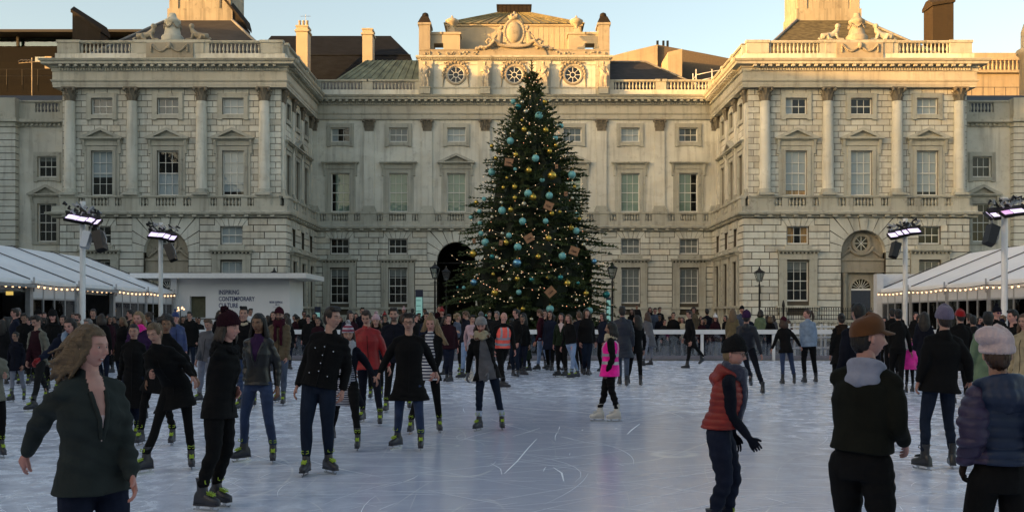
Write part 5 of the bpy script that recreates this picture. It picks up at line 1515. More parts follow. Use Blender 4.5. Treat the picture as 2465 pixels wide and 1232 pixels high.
    for i in range(n):
        y0, y1 = ys[i], ys[i+1]; K = 8; pts = [Vector((xe - sx*0.22, y0+(y1-y0)*k/K, ze-0.16-0.06*math.sin(math.pi*k/K))) for k in range(K+1)]
        w_.tube(pts, 0.018, 4)
        nb = 8
        for k in range(nb):
            u = (k+0.5)/nb*K; j = int(u); q = pts[j].lerp(pts[j+1], u-j) + Vector((0, 0, -0.10))
            w_.lathe(q.x, q.y, [(0.03, q.z+0.05), (0.03, q.z+0.10), (0.01, q.z+0.12)], 6)
            if first is None:
                b = MB(); b.sphere(q, 0.045, 8, 6); first = b.build('bulb', M_BULB, f); q0 = q
            else:
                c = first.copy(); COL.objects.link(c); c.parent = f; c.location = q - q0
    w_.build('cable', M_IRON, f)
    return t
ysL = [29.8, 34.3, 38.8, 43.3, 47.8, 52.3, 56.9, 61.4]
ml = marquee(-1, -19.7, -24.7, 5.15, 3.2, ysL, 'long white marquee with glazed front along the left of the rink', (2, 4))
ysR = [27.0, 31.4, 35.9, 40.4, 44.8, 49.1, 53.6, 58.0]
mr_ = marquee(1, 20.2, 25.1, 5.2, 3.2, ysR, 'long white marquee with glazed front along the right of the rink', ())
t = thing('notice_board', 'pale notice board with blurred heading inside the open bay of the left marquee', 'sign', (-21.5, 50, 0))
m = MB(); m.box(-22.3, -21.2, 51.9, 51.96, 0.9, 2.35); m.build('board', plain('pale_board', (0.22, 0.23, 0.25), 0.6), t)
m = MB()
for i in range(10): m.box(-22.2, -21.3-0.1*(i % 3), 51.88, 51.9, 1.95-0.1*i, 1.98-0.1*i)
m.build('print', plain('board_ink', (0.07, 0.07, 0.08), 0.7), t)
t = thing('exit_sign', 'small glowing yellow sign inside the open bay at the left marquee', 'sign', (-21.9, 43, 2.6))
m = MB(); m.box(-21.5, -21.2, 45.0, 45.03, 2.62, 2.78); m.build('panel', lamp_mat('exit_glow', (0.9, 0.62, 0.15), 0.25), t)
# entrance lobby at the far end of the right marquee
t = thing('entrance_lobby', 'white box lobby with framed glass door at the end of the right marquee', 'kiosk', (20.5, 58.5, 0))
m = MB(); m.box(20.0, 24.0, 58.1, 58.6, 0, 4.05); m.box(19.9, 20.25, 57.75, 58.1, 0, 4.05); m.box(20.25, 22.2, 57.9, 58.1, 2.75, 3.3); m.build('wall', M_PANEL, t)
m = MB()
for a, b in ((20.27, 20.4), (21.6, 21.75)): m.box(a, b, 57.85, 57.95, 0, 2.7)
m.box(20.27, 21.75, 57.85, 57.95, 2.55, 2.7); m.build('door_frame', M_WHITE, t)
m = MB(); m.box(20.4, 21.6, 57.9, 57.92, 0, 2.55); m.build('door_glass', plain('dark_glass', (0.01, 0.011, 0.014), 0.1), t)

# ---- white box office
YK = 62.0
t = thing('box_office', 'white flat-roofed box office with blue lettering before the left wing', 'kiosk', (PX(560, YK), YK, 0))
M_KIOSK = plain('white_kiosk', (0.80, 0.81, 0.84), 0.55, var=0.04, scale=0.7)
x0, x1 = PX(429, YK), PX(697, YK); zt = PZ(671, YK)
dx0, dx1 = PX(457, YK), PX(495, YK); dz0, dz1 = PZ(764, YK), PZ(713, YK)
m = MB(); Tk = frameT(0, YK, 1, 0)
wall_holes(m, x0, x1, 0, zt, [(dx0, dx1, dz0, dz1)], 0, 0.3)
m.box(x0, x1, -5, -0.31, 0, zt) if False else None
m.quad((x1, 0, 0), (x1, -4, 0), (x1, -4, zt), (x1, 0, zt)); m.quad((x0, 0, 0), (x0, -4, 0), (x0, -4, zt), (x0, 0, zt))
m.v = [tuple(Tk @ Vector(q)) for q in m.v]
m.box(x0-0.35, x0, YK-0.3, YK+4, 0, zt)
m.build('wall', M_KIOSK, t)
m = MB(); m.box(PX(330, YK), PX(738, YK-1.2), YK-1.2, YK+4.5, zt, PZ(657, YK-1.2)); m.build('roof_slab', M_WHITE, t)
m = MB(); m.box(dx0-0.1, dx1+0.1, YK+0.31, YK+0.36, dz0-0.1, dz1+0.1); m.build('hatch', plain('olive_recess', (0.10, 0.10, 0.06), 0.8), t)
m = MB(); m.box(x0+0.2, x1-0.6, YK-0.02, YK+0.0, 0.05, 0.75); m.box(x0, x1, YK-0.035, YK-0.02, dz0-0.10, dz0-0.04); m.build('plinth', plain('grey_plinth', (0.08, 0.08, 0.08), 0.8), t)
M_INK = plain('navy_ink', (0.035, 0.05, 0.16), 0.6, var=0.03)
s_ = F/YK
lettering(t, 'lettering', ['INSPIRING', 'CONTEMPORARY', 'CULTURE'], wallT(PX(526.5, YK), YK-0.02, PZ(708.5, YK)), 0.375, M_INK, 0.70, 1.02)
lettering(t, 'lettering', ['BOX OFFICE'], wallT(PX(649, YK), YK-0.02, PZ(729.5, YK)), 0.17, M_INK, 0.80)
m = MB(); m.box(PX(664, YK), PX(673, YK), YK-0.03, YK-0.02, PZ(733.3, YK), PZ(732.3, YK)); m.prism([(PX(661.5, YK), PZ(732.8, YK)), (PX(666, YK), PZ(731, YK)), (PX(666, YK), PZ(734.6, YK))], 1, YK-0.03, YK-0.02)
m.box(PX(657, YK), PX(670, YK), YK-0.03, YK-0.02, PZ(738.5, YK), PZ(738, YK)); m.build('arrow', M_INK, t)

# ---- floodlight masts
def flood_mat(name, col, st):
    mm, tt, b = newmat(name)
    tc = tt.nodes.new('ShaderNodeTexCoord'); wv = tt.nodes.new('ShaderNodeTexWave'); wv.bands_direction = 'Z'; wv.inputs['Scale'].default_value = 3.2
    mr = tt.nodes.new('ShaderNodeMapRange'); mr.inputs[1].default_value = 0.1; mr.inputs[2].default_value = 0.4; mr.inputs[3].default_value = st*0.35; mr.inputs[4].default_value = st
    tt.links.new(tc.outputs['Object'], wv.inputs[0]); tt.links.new(wv.outputs[0], mr.inputs[0]); tt.links.new(mr.outputs[0], b.inputs['Emission Strength'])
    b.inputs['Emission Color'].default_value = (*col, 1); return mm
M_FLOOD = flood_mat('violet_white_flood', (0.74, 0.58, 1.0), 0.50)
M_FLOODP = flood_mat('pink_flood', (0.75, 0.22, 0.85), 0.32)
def mast(px, Y, top, lamps, lab, wcol=0.095, speak='black', sside=1):
    """lamps: (x0,y0,x1,y1,mat) quadrilateral centre lines in pixels"""
    x = PX(px, Y); zt = PZ(top, Y)
    t = thing('floodlight_mast', lab, 'light mast', (x, Y, 0))
    m = MB(); m.tube([(x, Y, 0), (x, Y, zt)], wcol, 12); m.lathe(x, Y, [(0.22, 0), (0.22, 0.04), (0.1, 0.06)], 12); m.build('pole', M_WHITE, t)
    s_ = Y/F
    bar = MB(); (ax, ay), (bx, by) = lamps[0][:2], lamps[-1][2:4]
    A = PT(ax, ay-10, Y-0.12); B = PT(bx, by-10, Y-0.12)
    bar.tube([A, B], 0.045, 8); bar.obox((A+B)/2 + Vector((0, 0.05, -0.06)), (B-A)/2, (0, 0.05, 0), (0, 0, 0.10)); bar.build('crossbar', M_IRON, t)
    rr = random.Random(int(px))
    cb = MB(); cw = MB()
    for k in range(26):       # clamps and looped cable along the bar
        q = A.lerp(B, rr.random()) + Vector((0, rr.uniform(-0.1, 0.1), rr.uniform(0.0, 0.30)))
        (cb if rr.random() < 0.6 else cw).tube([q, q + Vector((rr.uniform(-0.15, 0.15), 0, rr.uniform(0.02, 0.12))), q + Vector((rr.uniform(-0.2, 0.2), 0, rr.uniform(-0.12, 0.02)))], rr.uniform(0.03, 0.055), 6)
    cb.build('cable_loops', M_IRON, t); cw.build('clamp', M_STEEL, t)
    for (x0, y0, x1, y1, mt) in lamps:
        hh = 11 if abs(x1-x0) > 12 else 13
        c = PT((x0+x1)/2, (y0+y1)/2, Y-0.25)
        ux = (PT(x1, y1, Y-0.25) - PT(x0, y0, Y-0.25))/2
        slant = Vector((-0.25*hh*s_/2*(1 if sside > 0 else -1), -0.06, 0))
        up = Vector((0, 0.10, hh*s_/2)) - slant*0.9
        nrm = ux.cross(up).normalized()
        if nrm.y > 0: nrm = -nrm
        h = MB(); h.obox(c - nrm*0.06, ux*0.98, nrm*0.055, up*1.2); h.build('lamp_housing', M_IRON, t)
        g = MB(); g.obox(c + nrm*0.0, ux*0.80, nrm*0.006, up*0.88); hob = g.build('lamp', mt, t)
    return t, x, Y, zt
def speaker(px, py, Y, w_, h_, tilt, mat, lab, lean=0.25):
    c = PT(px, py, Y-0.2); s_ = Y/F
    t = thing('speaker', lab, 'loudspeaker', c)
    a = R(tilt); ux = Vector((math.cos(a), 0, math.sin(a))); uz = Vector((-math.sin(a), 0.25, math.cos(a))).normalized(); uy = ux.cross(uz)
    hw, hh = w_*s_/2, h_*s_/2
    m = MB()
    rs = []
    for k, (q, dd) in enumerate(((-1, 0.85), (1, 1.0))):
        cc = c + uz*hh*q
        rs.append([cc + ux*hw*dd*sx + uy*hw*0.75*sy for sx, sy in ((-1, -1), (-0.6, -1.25), (0.6, -1.25), (1, -1), (0.75, 1), (-0.75, 1))])
    m.rings(rs, True, False); m.build('cabinet', mat, t)
    m = MB(); m.tube([c + uz*hh*0.9, c + uz*hh*1.2 + Vector((0, 0.2, 0.1)), c + uz*hh*1.3 + Vector((0, 0.2, 0.2))], 0.03, 6)
    m.tube([c - uz*hh*0.5 + ux*hw, c + ux*hw*1.2, c + uz*hh*0.8 + ux*hw], 0.02, 5); m.build('bracket', M_STEEL, t)
    return t
mast(199, 39.5, 485, [(158,519,192,526,M_FLOOD),(188,525,209,529,M_FLOOD),(209,527,227,532,M_FLOOD),(228,535,240,533,M_FLOOD)], 'white floodlight mast on the left carrying two speakers, nearer the viewer', 0.105)
speaker(207, 577, 39.4, 24, 40, -10, M_PANEL, 'pale grey loudspeaker hung on the nearer mast by the left marquee')
speaker(239, 580, 39.3, 30, 48, 18, M_IRON, 'large black loudspeaker on the nearer mast by the left marquee')
mast(387, 48.2, 536, [(358,563,381,565,M_FLOOD),(378,565,396,566,M_FLOOD),(394,567,409,570,M_FLOOD),(408,572,424,573,M_FLOOD)], 'white floodlight mast with violet lamps before the white box office', 0.10)
speaker(410, 608, 48.0, 22, 42, 24, M_IRON, 'black loudspeaker hung from the mast before the white box office')
mast(2418, 36.6, 475, [(2378,514,2384,520,M_FLOOD),(2387,518,2404,516,M_FLOOD),(2412,513,2436,509,M_FLOODP),(2432,509,2468,505,M_FLOOD)], 'white floodlight mast with one pink lamp at the far right', 0.105, sside=-1)
speaker(2387, 566, 36.5, 30, 48, -22, M_IRON, 'black loudspeaker hung on the far right mast with the pink lamp', )
mast(2179, 45.7, 526, [(2139,567,2160,564,M_FLOOD),(2158,562,2172,560,M_FLOOD),(2173,559,2186,557,M_FLOOD),(2185,556,2216,553,M_FLOOD)], 'white floodlight mast before the arched door of the right wing', 0.10, sside=-1)
speaker(2155, 602, 45.5, 22, 38, -20, M_IRON, 'black loudspeaker hung on the mast before the right wing door')

# ---- lanterns
def lantern(px, top, Y, lab):
    x = PX(px, Y); zt = PZ(top, Y)
    t = thing('street_lamp', lab, 'street lamp', (x, Y, 0))
    m = MB(); m.lathe(x, Y, [(0.20, 0), (0.20, 0.3), (0.12, 0.5), (0.10, 1.1), (0.13, 1.15), (0.07, 1.3), (0.055, zt-1.35), (0.09, zt-1.30), (0.05, zt-1.22), (0.04, zt-1.05)], 12)
    m.tube([(x-0.32, Y, zt-1.38), (x+0.32, Y, zt-1.38)], 0.02, 6); m.build('post', M_IRON, t)
    fr = MB(); z0, z1 = zt-1.05, zt-0.42; r0, r1 = 0.14, 0.30
    for sx, sy in ((-1,-1),(1,-1),(1,1),(-1,1)): fr.tube([(x+sx*r0, Y+sy*r0, z0), (x+sx*r1, Y+sy*r1, z1)], 0.018, 5)
    for a, z in ((r0, z0), (r1, z1)): fr.tube([(x-a, Y-a, z), (x+a, Y-a, z), (x+a, Y+a, z), (x-a, Y+a, z), (x-a, Y-a, z)], 0.02, 5)
    fr.build('lantern_frame', M_IRON, t)
    g = MB(); g.rings([[(x-r0, Y-r0, z0), (x+r0, Y-r0, z0), (x+r0, Y+r0, z0), (x-r0, Y+r0, z0)], [(x-r1, Y-r1, z1), (x+r1, Y-r1, z1), (x+r1, Y+r1, z1), (x-r1, Y+r1, z1)]], False, False); g.build('lantern_glass', glass('lantern_glass_', (0.8, 0.85, 0.85), 0.25), t)
    c = MB(); c.rings([[(x-.34, Y-.34, z1), (x+.34, Y-.34, z1), (x+.34, Y+.34, z1), (x-.34, Y+.34, z1)], [(x-.12, Y-.12, z1+.17), (x+.12, Y-.12, z1+.17), (x+.12, Y+.12, z1+.17), (x-.12, Y+.12, z1+.17)]], True, False)
    c.lathe(x, Y, [(0.11, z1+.15), (0.11, z1+.24), (0.06, z1+.27), (0.05, z1+.36), (0.02, zt)], 8); c.build('lantern_cap', M_LEAD if False else M_IRON, t)
lantern(1047, 630, 68, 'old iron street lamp left of the Christmas tree, nearer of two')
lantern(1074, 640, 78, 'old iron street lamp half hidden by the left side of the tree, before the arch')
lantern(1474, 630, 68, 'old iron street lamp just right of the Christmas tree')
lantern(1828, 641, 74, 'old iron street lamp before the right wing corner')
lantern(660, 644, 72, 'iron street lamp whose tip shows above the white box office roof')

def totem(px0, px1, top, split, Y, lab):
    t = thing('info_totem', lab, 'sign', (PX((px0+px1)/2, Y), Y, 0))
    x0, x1, z = PX(px0, Y), PX(px1, Y), PZ(top, Y)
    m = MB(); m.box(x0, x1, Y, Y+0.15, 0, z); m.build('case', plain('navy_case', (0.015, 0.02, 0.05), 0.4), t)
    zs = PZ(split, Y)
    m = MB(); m.box(x0+0.03, x1-0.03, Y-0.012, Y, 0.9, zs); m.build('screen', lamp_mat('teal_screen', (0.25, 0.50, 0.46), 0.12), t)
    m = MB()
    for i in range(4): m.box(x0+0.05, x1-0.12, Y-0.02, Y-0.012, zs-0.2-0.3*i, zs-0.17-0.3*i)
    m.build('print', plain('totem_ink', (0.04, 0.10, 0.10), 0.6), t)
totem(1000, 1018, 697, 715, 60, 'navy information totem with pale green screen, left of the arch')
totem(1459, 1471, 716, 722, 60, 'navy information totem with pale screen behind the right side of the tree')
totem(757, 771, 738, 752, 66, 'small navy information totem beside the white box office')

# ---- rink barrier
M_RAIL = plain('white_rail', (0.62, 0.64, 0.66), 0.35, var=0.05)
M_ACRYL = glass('scuffed_acrylic', (0.80, 0.82, 0.86), 0.10)
def barrier(x0, y0, x1, y1, lab, step=2.78, off=0.0, gl=True):
    t = thing('rink_barrier', lab, 'barrier', (x0, y0, 0))
    A, B = Vector((x0, y0, 0)), Vector((x1, y1, 0)); L_ = (B-A).length; d = (B-A)/L_; nn = Vector((-d.y, d.x, 0))
    m = MB(); m.obox((A+B)/2 + Vector((0, 0, 1.11)), d*L_/2, nn*0.09, (0, 0, 0.085)); m.build('top_rail', M_RAIL, t)
    n = int((L_-off)/step)
    first = None
    for i in range(n+1):
        q = A + d*(off+step*i)
        if first is None:
            p = MB(); p.obox(q + Vector((0, 0, 0.51)), d*0.055, nn*0.055, (0, 0, 0.51)); first = p.build('post', M_RAIL, t); q0 = q
        else:
            c = first.copy(); COL.objects.link(c); c.parent = t; c.location = q - q0
    m = MB(); m.obox((A+B)/2 + nn*0.02 + Vector((0, 0, 0.60)), d*L_/2, nn*0.006, (0, 0, 0.42)); m.build('clear_panel', M_ACRYL, t)
    m = MB(); m.obox((A+B)/2 + nn*0.02 + Vector((0, 0, 0.12)), d*L_/2, nn*0.03, (0, 0, 0.07)); m.build('kick_board', plain('grey_kick_board', (0.16, 0.16, 0.20), 0.6), t)
YB = 41.2
barrier(-15.4, YB, 17.2, YB, 'white topped clear barrier across the far end of the rink', 2.78, 0.55)
barrier(-15.45, 2.0, -15.45, YB-0.15, 'white topped clear barrier down the left side of the rink', 2.78)
barrier(17.25, 2.0, 17.25, YB-0.15, 'white topped clear barrier down the right side of the rink', 2.78)
def ramp_rail(x0, x1, y, lab):
    t = thing('ramp_railing', lab, 'railing', (x0, y, 0))
    m = MB()
    for z in (0.42, 0.85, 1.28): m.tube([(x0, y, z), (x1, y, z)], 0.035, 6)
    x = x0
    while x <= x1+0.01:
        m.tube([(x, y, 0), (x, y, 1.42)], 0.05, 6); x += 1.3
    m.build('rail', M_RAIL, t)
ramp_rail(11.2, 17.0, 42.8, 'white tubular ramp railing behind the barrier, towards the right')
ramp_rail(11.9, 15.8, 44.6, 'second white tubular ramp railing, standing behind the first one')

# iron area railings on a low balustrade by the right wing
t = thing('area_railing', 'black spiked iron railing along the foot of the right wing', 'railing', (24, 76.5, 0))
m = MB()
for z in (1.55, 2.15): m.box(18.2, 34.5, 76.47, 76.53, z, z+0.05)
for i in range(95):
    x = 18.3+0.17*i; m.lathe(x, 76.5, [(0.018, 1.5), (0.018, 2.25), (0.04, 2.28), (0.03, 2.36), (0.002, 2.45)], 5)
m.build('rails', M_IRON, t)
m = MB(); m.lathe(19.6, 76.5, [(0.06, 1.2), (0.06, 2.4), (0.12, 2.5), (0.10, 2.7), (0.02, 2.95)], 8); m.build('finial', M_IRON, t)
def low_wall(x0, x1, y, z, lab):
    t = thing('area_wall', lab, 'low wall', ((x0+x1)/2, y, 0))
    m = MB(); m.box(x0, x1, y-0.15, y+0.15, 0, 0.35); m.box(x0, x1, y-0.18, y+0.18, z-0.15, z)
    n = int((x1-x0)/0.34)
    for i in range(n): baluster(m, None, x0+(x1-x0)*(i+0.5)/n, y, 0.35, z-0.5)
    m.build('balusters', M_TRIM, t)
low_wall(18.2, 34.5, 76.5, 1.5, 'low stone balustrade carrying the spiked railing by the right wing')
low_wall(8.2, 17.4, 89.0, 1.9, 'low stone balustrade before the windows right of the tree')
low_wall(-17.0, -8.4, 89.0, 1.9, 'low stone balustrade before the windows left of the arches')
# cluster of bulbs on a stand by the box office
t = thing('bulb_stand', 'small stand topped by a cluster of warm bulbs beside the box office', 'lamp', (PX(434, 57), 57, 0))
m = MB(); x = PX(434, 57); m.tube([(x, 57, 0), (x, 57, 2.05)], 0.03, 6); m.build('stem', M_IRON, t)
for i in range(6):
    a = i*1.05; b = MB(); b.sphere((x+0.2*math.cos(a), 57+0.05*math.sin(a), 2.12+0.1*math.sin(a*1.7)), 0.045, 8, 6); b.build('bulb', M_BULB, t)
# ------------------------------------------------------------------ people
VJ = []      # deferred voxel jobs: evaluated together
def vjob(mb, name, mat, size, smooth, parent, post=None):
    mats = mat if isinstance(mat, (list, tuple)) else [mat]
    tmp = mb.build('tmp_' + name, mats[0])
    md = tmp.modifiers.new('r', 'REMESH'); md.mode = 'VOXEL'; md.voxel_size = size; md.use_smooth_shade = True
    if smooth:
        ms = tmp.modifiers.new('s', 'SMOOTH'); ms.factor = 0.5; ms.iterations = smooth
    VJ.append((tmp, name, mats, parent, post))
def np_mesh(name, V, Q, mats, parent, col=None, midx=None):
    me = bpy.data.meshes.new(name)
    base = np.zeros(3); p = parent
    while p is not None: base += np.array(p.location); p = p.parent
    used = np.unique(Q.ravel()); remap = np.full(len(V), -1); remap[used] = np.arange(len(used))
    V2 = V[used] - base; Q2 = remap[Q]
    me.vertices.add(len(V2)); me.vertices.foreach_set('co', V2.astype(np.float32).ravel())
    me.loops.add(Q2.size); me.loops.foreach_set('vertex_index', Q2.ravel().astype(np.int32))
    me.polygons.add(len(Q2)); me.polygons.foreach_set('loop_start', np.arange(0, Q2.size, 4, dtype=np.int32)); me.polygons.foreach_set('loop_total', np.full(len(Q2), 4, dtype=np.int32))
    me.update(calc_edges=True)
    for m in mats: me.materials.append(m)
    me.polygons.foreach_set('use_smooth', np.ones(len(Q2), dtype=bool))
    if midx is not None: me.polygons.foreach_set('material_index', midx.astype(np.int32))
    if col is not None:
        a = me.color_attributes.new('Col', 'FLOAT_COLOR', 'POINT'); c4 = np.ones((len(used), 4), dtype=np.float32); c4[:, :3] = col[used]; a.data.foreach_set('color', c4.ravel())
    o = bpy.data.objects.new(name, me); COL.objects.link(o); o.parent = parent
    return o
def vflush():
    dg = bpy.context.evaluated_depsgraph_get(); dg.update()
    for tmp, name, mats, parent, post in VJ:
        me = tmp.evaluated_get(dg).to_mesh()
        n = len(me.vertices); V = np.empty(n*3, dtype=np.float32); me.vertices.foreach_get('co', V); V = V.reshape(-1, 3).astype(float)
        N = np.empty(n*3, dtype=np.float32); me.vertices.foreach_get('normal', N); N = N.reshape(-1, 3).astype(float)
        Q = np.empty(len(me.loops), dtype=np.int32); me.loops.foreach_get('vertex_index', Q); Q = Q.reshape(-1, 4)
        tmp.evaluated_get(dg).to_mesh_clear()
        if post: post(V, N, Q, name, mats, parent)
        else: np_mesh(name, V, Q, mats, parent)
    for tmp, *_ in VJ:
        d = tmp.data; bpy.data.objects.remove(tmp); bpy.data.meshes.remove(d)
    VJ.clear()

def cr(pts, n=5):
    """Catmull-Rom through points (numpy rows)"""
    P = [np.array(p, float) for p in pts]; P = [2*P[0]-P[1]] + P + [2*P[-1]-P[-2]]; out = []
    for i in range(1, len(P)-2):
        for k in range(n):
            t = k/n; a, b, c, d = P[i-1], P[i], P[i+1], P[i+2]
            out.append(0.5*((2*b) + (-a+c)*t + (2*a-5*b+4*c-d)*t*t + (-a+3*b-3*c+d)*t**3))
    out.append(P[-2]); return out
def limb(mb, pts, rad, n=12, sub=4):
    """smooth tapered limb with rounded ends"""
    q = cr([list(p) + [r] for p, r in zip(pts, rad)], sub)
    c = [Vector(x[:3].tolist()) for x in q]; r = [max(float(x[3]), 0.004) for x in q]
    d0 = (c[0]-c[1]).normalized(); d1 = (c[-1]-c[-2]).normalized()
    c = [c[0]+d0*r[0]*0.95, c[0]+d0*r[0]*0.6] + c + [c[-1]+d1*r[-1]*0.6, c[-1]+d1*r[-1]*0.95]
    r = [r[0]*0.3, r[0]*0.8] + r + [r[-1]*0.8, r[-1]*0.3]
    mb.tube(c, r, n)
def loft(mb, secs, lv, n=18, pw=0.85):
    """secs: [(centre, fwd vector, half width, half depth front, half depth back)]"""
    rs = []
    for c, fv, w_, df, db in secs:
        ring = []
        for i in range(n):
            t = 2*math.pi*i/n; cx, sx = math.cos(t), math.sin(t)
            x = math.copysign(abs(cx)**pw, cx)*w_; y = math.copysign(abs(sx)**pw, sx)*(df if sx > 0 else db)
            ring.append(c + lv*x + fv*y)
        rs.append(ring)
    mb.rings(rs, True, True)
def ik(a, b, l1, l2, pole):
    d = b-a; L = d.length
    if L > (l1+l2)*0.998:
        return a + d*(l1/(l1+l2))
    dn = d/L; x = (l1*l1 - l2*l2 + L*L)/(2*L); h = math.sqrt(max(l1*l1-x*x, 0))
    p = pole - dn*pole.dot(dn)
    if p.length < 1e-4: p = Vector((0, 0, 1))
    return a + dn*x + p.normalized()*h

def clothm(name, col, rough=0.85, bump=0.25, bscale=25.0, stripe=None, sheen=0.0, metal=0.0, per=0.045, st=None):
    if name in MATS: return MATS[name]
    m, t, b = newmat(name); L = t.links
    b.inputs['Roughness'].default_value = rough; b.inputs['Specular IOR Level'].default_value = 0.14 if rough > 0.6 else 0.4; b.inputs['Sheen Weight'].default_value = sheen if max(col) > 0.05 else 0.0
    b.inputs['Metallic'].default_value = metal
    tc = t.nodes.new('ShaderNodeTexCoord')
    n = t.nodes.new('ShaderNodeTexNoise'); n.inputs['Scale'].default_value = 7.0; n.inputs['Detail'].default_value = 5
    L.new(tc.outputs['Object'], n.inputs[0])
    r = t.nodes.new('ShaderNodeValToRGB'); r.color_ramp.elements[0].position = 0.3; r.color_ramp.elements[1].position = 0.7
    r.color_ramp.elements[0].color = (*[c*0.72 for c in col], 1); r.color_ramp.elements[1].color = (*[min(1, c*1.25) for c in col], 1)
    L.new(n.outputs[0], r.inputs[0]); out = r.outputs[0]
    if stripe:
        sp = t.nodes.new('ShaderNodeSeparateXYZ'); L.new(tc.outputs['Object'], sp.inputs[0])
        a = t.nodes.new('ShaderNodeMath'); a.operation = 'MULTIPLY'; a.inputs[1].default_value = 1/per; L.new(sp.outputs[2], a.inputs[0])
        f = t.nodes.new('ShaderNodeMath'); f.operation = 'FRACT'; L.new(a.outputs[0], f.inputs[0])
        g = t.nodes.new('ShaderNodeMath'); g.operation = 'GREATER_THAN'; g.inputs[1].default_value = 0.52; L.new(f.outputs[0], g.inputs[0])
        x = t.nodes.new('ShaderNodeMix'); x.data_type = 'RGBA'; L.new(g.outputs[0], x.inputs[0]); L.new(out, x.inputs[6]); x.inputs[7].default_value = (*stripe, 1); out = x.outputs[2]
    L.new(out, b.inputs['Base Color'])
    n2 = t.nodes.new('ShaderNodeTexNoise'); n2.inputs['Scale'].default_value = bscale; n2.inputs['Detail'].default_value = 4
    bp = t.nodes.new('ShaderNodeBump'); bp.inputs['Strength'].default_value = bump; bp.inputs['Distance'].default_value = 0.015
    src = tc.outputs['Object']
    if st:
        mp = t.nodes.new('ShaderNodeMapping'); mp.inputs['Scale'].default_value = st; L.new(src, mp.inputs[0]); src = mp.outputs[0]; L.new(src, n.inputs[0]); n.inputs['Scale'].default_value = 0.5
    L.new(src, n2.inputs[0]); L.new(n2.outputs[0], bp.inputs['Height']); L.new(bp.outputs[0], b.inputs['Normal'])
    MATS[name] = m
    return m
def attrmat(name):
    m, t, b = newmat(name)
    a = t.nodes.new('ShaderNodeAttribute'); a.attribute_name = 'Col'
    n = t.nodes.new('ShaderNodeTexNoise'); n.inputs['Scale'].default_value = 30; tc = t.nodes.new('ShaderNodeTexCoord'); t.links.new(tc.outputs['Object'], n.inputs[0])
    mr = t.nodes.new('ShaderNodeMapRange'); mr.inputs[3].default_value = 0.88; mr.inputs[4].default_value = 1.12; t.links.new(n.outputs[0], mr.inputs[0])
    v = t.nodes.new('ShaderNodeVectorMath'); v.operation = 'SCALE'; t.links.new(a.outputs['Color'], v.inputs[0]); t.links.new(mr.outputs[0], v.inputs['Scale'])
    t.links.new(v.outputs[0], b.inputs['Base Color']); b.inputs['Roughness'].default_value = 0.5; b.inputs['Specular IOR Level'].default_value = 0.35
    b.inputs['Subsurface Weight'].default_value = 0.0
    return m
M_SKIN = attrmat('skin')
SK = {'fair': (0.36, 0.205, 0.155), 'pink': (0.42, 0.22, 0.18), 'mid': (0.25, 0.14, 0.095), 'tan': (0.18, 0.095, 0.055), 'dark': (0.10, 0.05, 0.03)}
HC = {'black': (0.005, 0.004, 0.004), 'brown': (0.020, 0.012, 0.008), 'dkbrown': (0.010, 0.0065, 0.005), 'auburn': (0.040, 0.018, 0.010), 'blond': (0.19, 0.13, 0.07), 'dkblond': (0.105, 0.066, 0.034), 'grey': (0.14, 0.13, 0.125), 'ltbrown': (0.085, 0.048, 0.026)}
CC = {'black': (0.0045, 0.0045, 0.005), 'black2': (0.009, 0.009, 0.010), 'navy': (0.008, 0.011, 0.024), 'dknavy': (0.005, 0.006, 0.012), 'denim': (0.022, 0.036, 0.080), 'dkdenim': (0.008, 0.013, 0.026), 'ltdenim': (0.17, 0.24, 0.38), 'greydenim': (0.16, 0.17, 0.21), 'green': (0.021, 0.026, 0.025),
      'olive': (0.007, 0.0075, 0.005), 'tan': (0.11, 0.08, 0.048), 'red': (0.22, 0.004, 0.006), 'redvest': (0.19, 0.013, 0.008), 'maroon': (0.035, 0.005, 0.012), 'dkmaroon': (0.018, 0.004, 0.008), 'grey': (0.085, 0.085, 0.095), 'ltgrey': (0.30, 0.30, 0.33), 'scarfnavy': (0.035, 0.038, 0.065), 'hoodgrey': (0.24, 0.25, 0.32), 'cardigan': (0.13, 0.125, 0.10),
      'orange': (1.0, 0.13, 0.10), 'pink': (0.75, 0.012, 0.27), 'hotpink': (0.70, 0.015, 0.28), 'palepink': (0.52, 0.40, 0.40), 'rose': (0.40, 0.27, 0.30), 'puffer': (0.006, 0.015, 0.044), 'purple': (0.030, 0.021, 0.055), 'dkpurple': (0.030, 0.012, 0.045), 'mauve': (0.11, 0.095, 0.15), 'white': (0.60, 0.60, 0.62), 'cream': (0.42, 0.36, 0.25), 'beige': (0.30, 0.25, 0.16),
      'brown': (0.10, 0.040, 0.014), 'dkbrown': (0.020, 0.012, 0.008), 'dkgreen': (0.010, 0.018, 0.009), 'sage': (0.11, 0.16, 0.10), 'blue': (0.020, 0.035, 0.115), 'slate': (0.05, 0.065, 0.10), 'ltblue': (0.18, 0.24, 0.33), 'camo': (0.11, 0.085, 0.045), 'ice': (0.40, 0.44, 0.55), 'beaniegrey': (0.22, 0.21, 0.21)}
def CM(c, kind=''):
    if kind == 'knit': return clothm(c + '_knit', CC[c], 0.9, 0.6, 60.0, sheen=0.3)
    if kind == 'nylon': return clothm(c + '_nylon', CC[c], 0.55, 0.35, 14.0)
    if kind == 'leather': return clothm(c + '_leather', CC[c], 0.38, 0.3, 20.0)
    if kind == 'fur': return clothm(c + '_fur', CC[c], 0.95, 1.0, 70.0, sheen=0.5)
    return clothm(c + '_cloth', CC[c], 0.88, 0.3, 30.0, sheen=0.15)
def hairm(c, dr=(70, 70, 7)): return clothm(c + '_hair%d' % dr[0], HC[c], 0.5, 0.8, 1.0, st=dr)
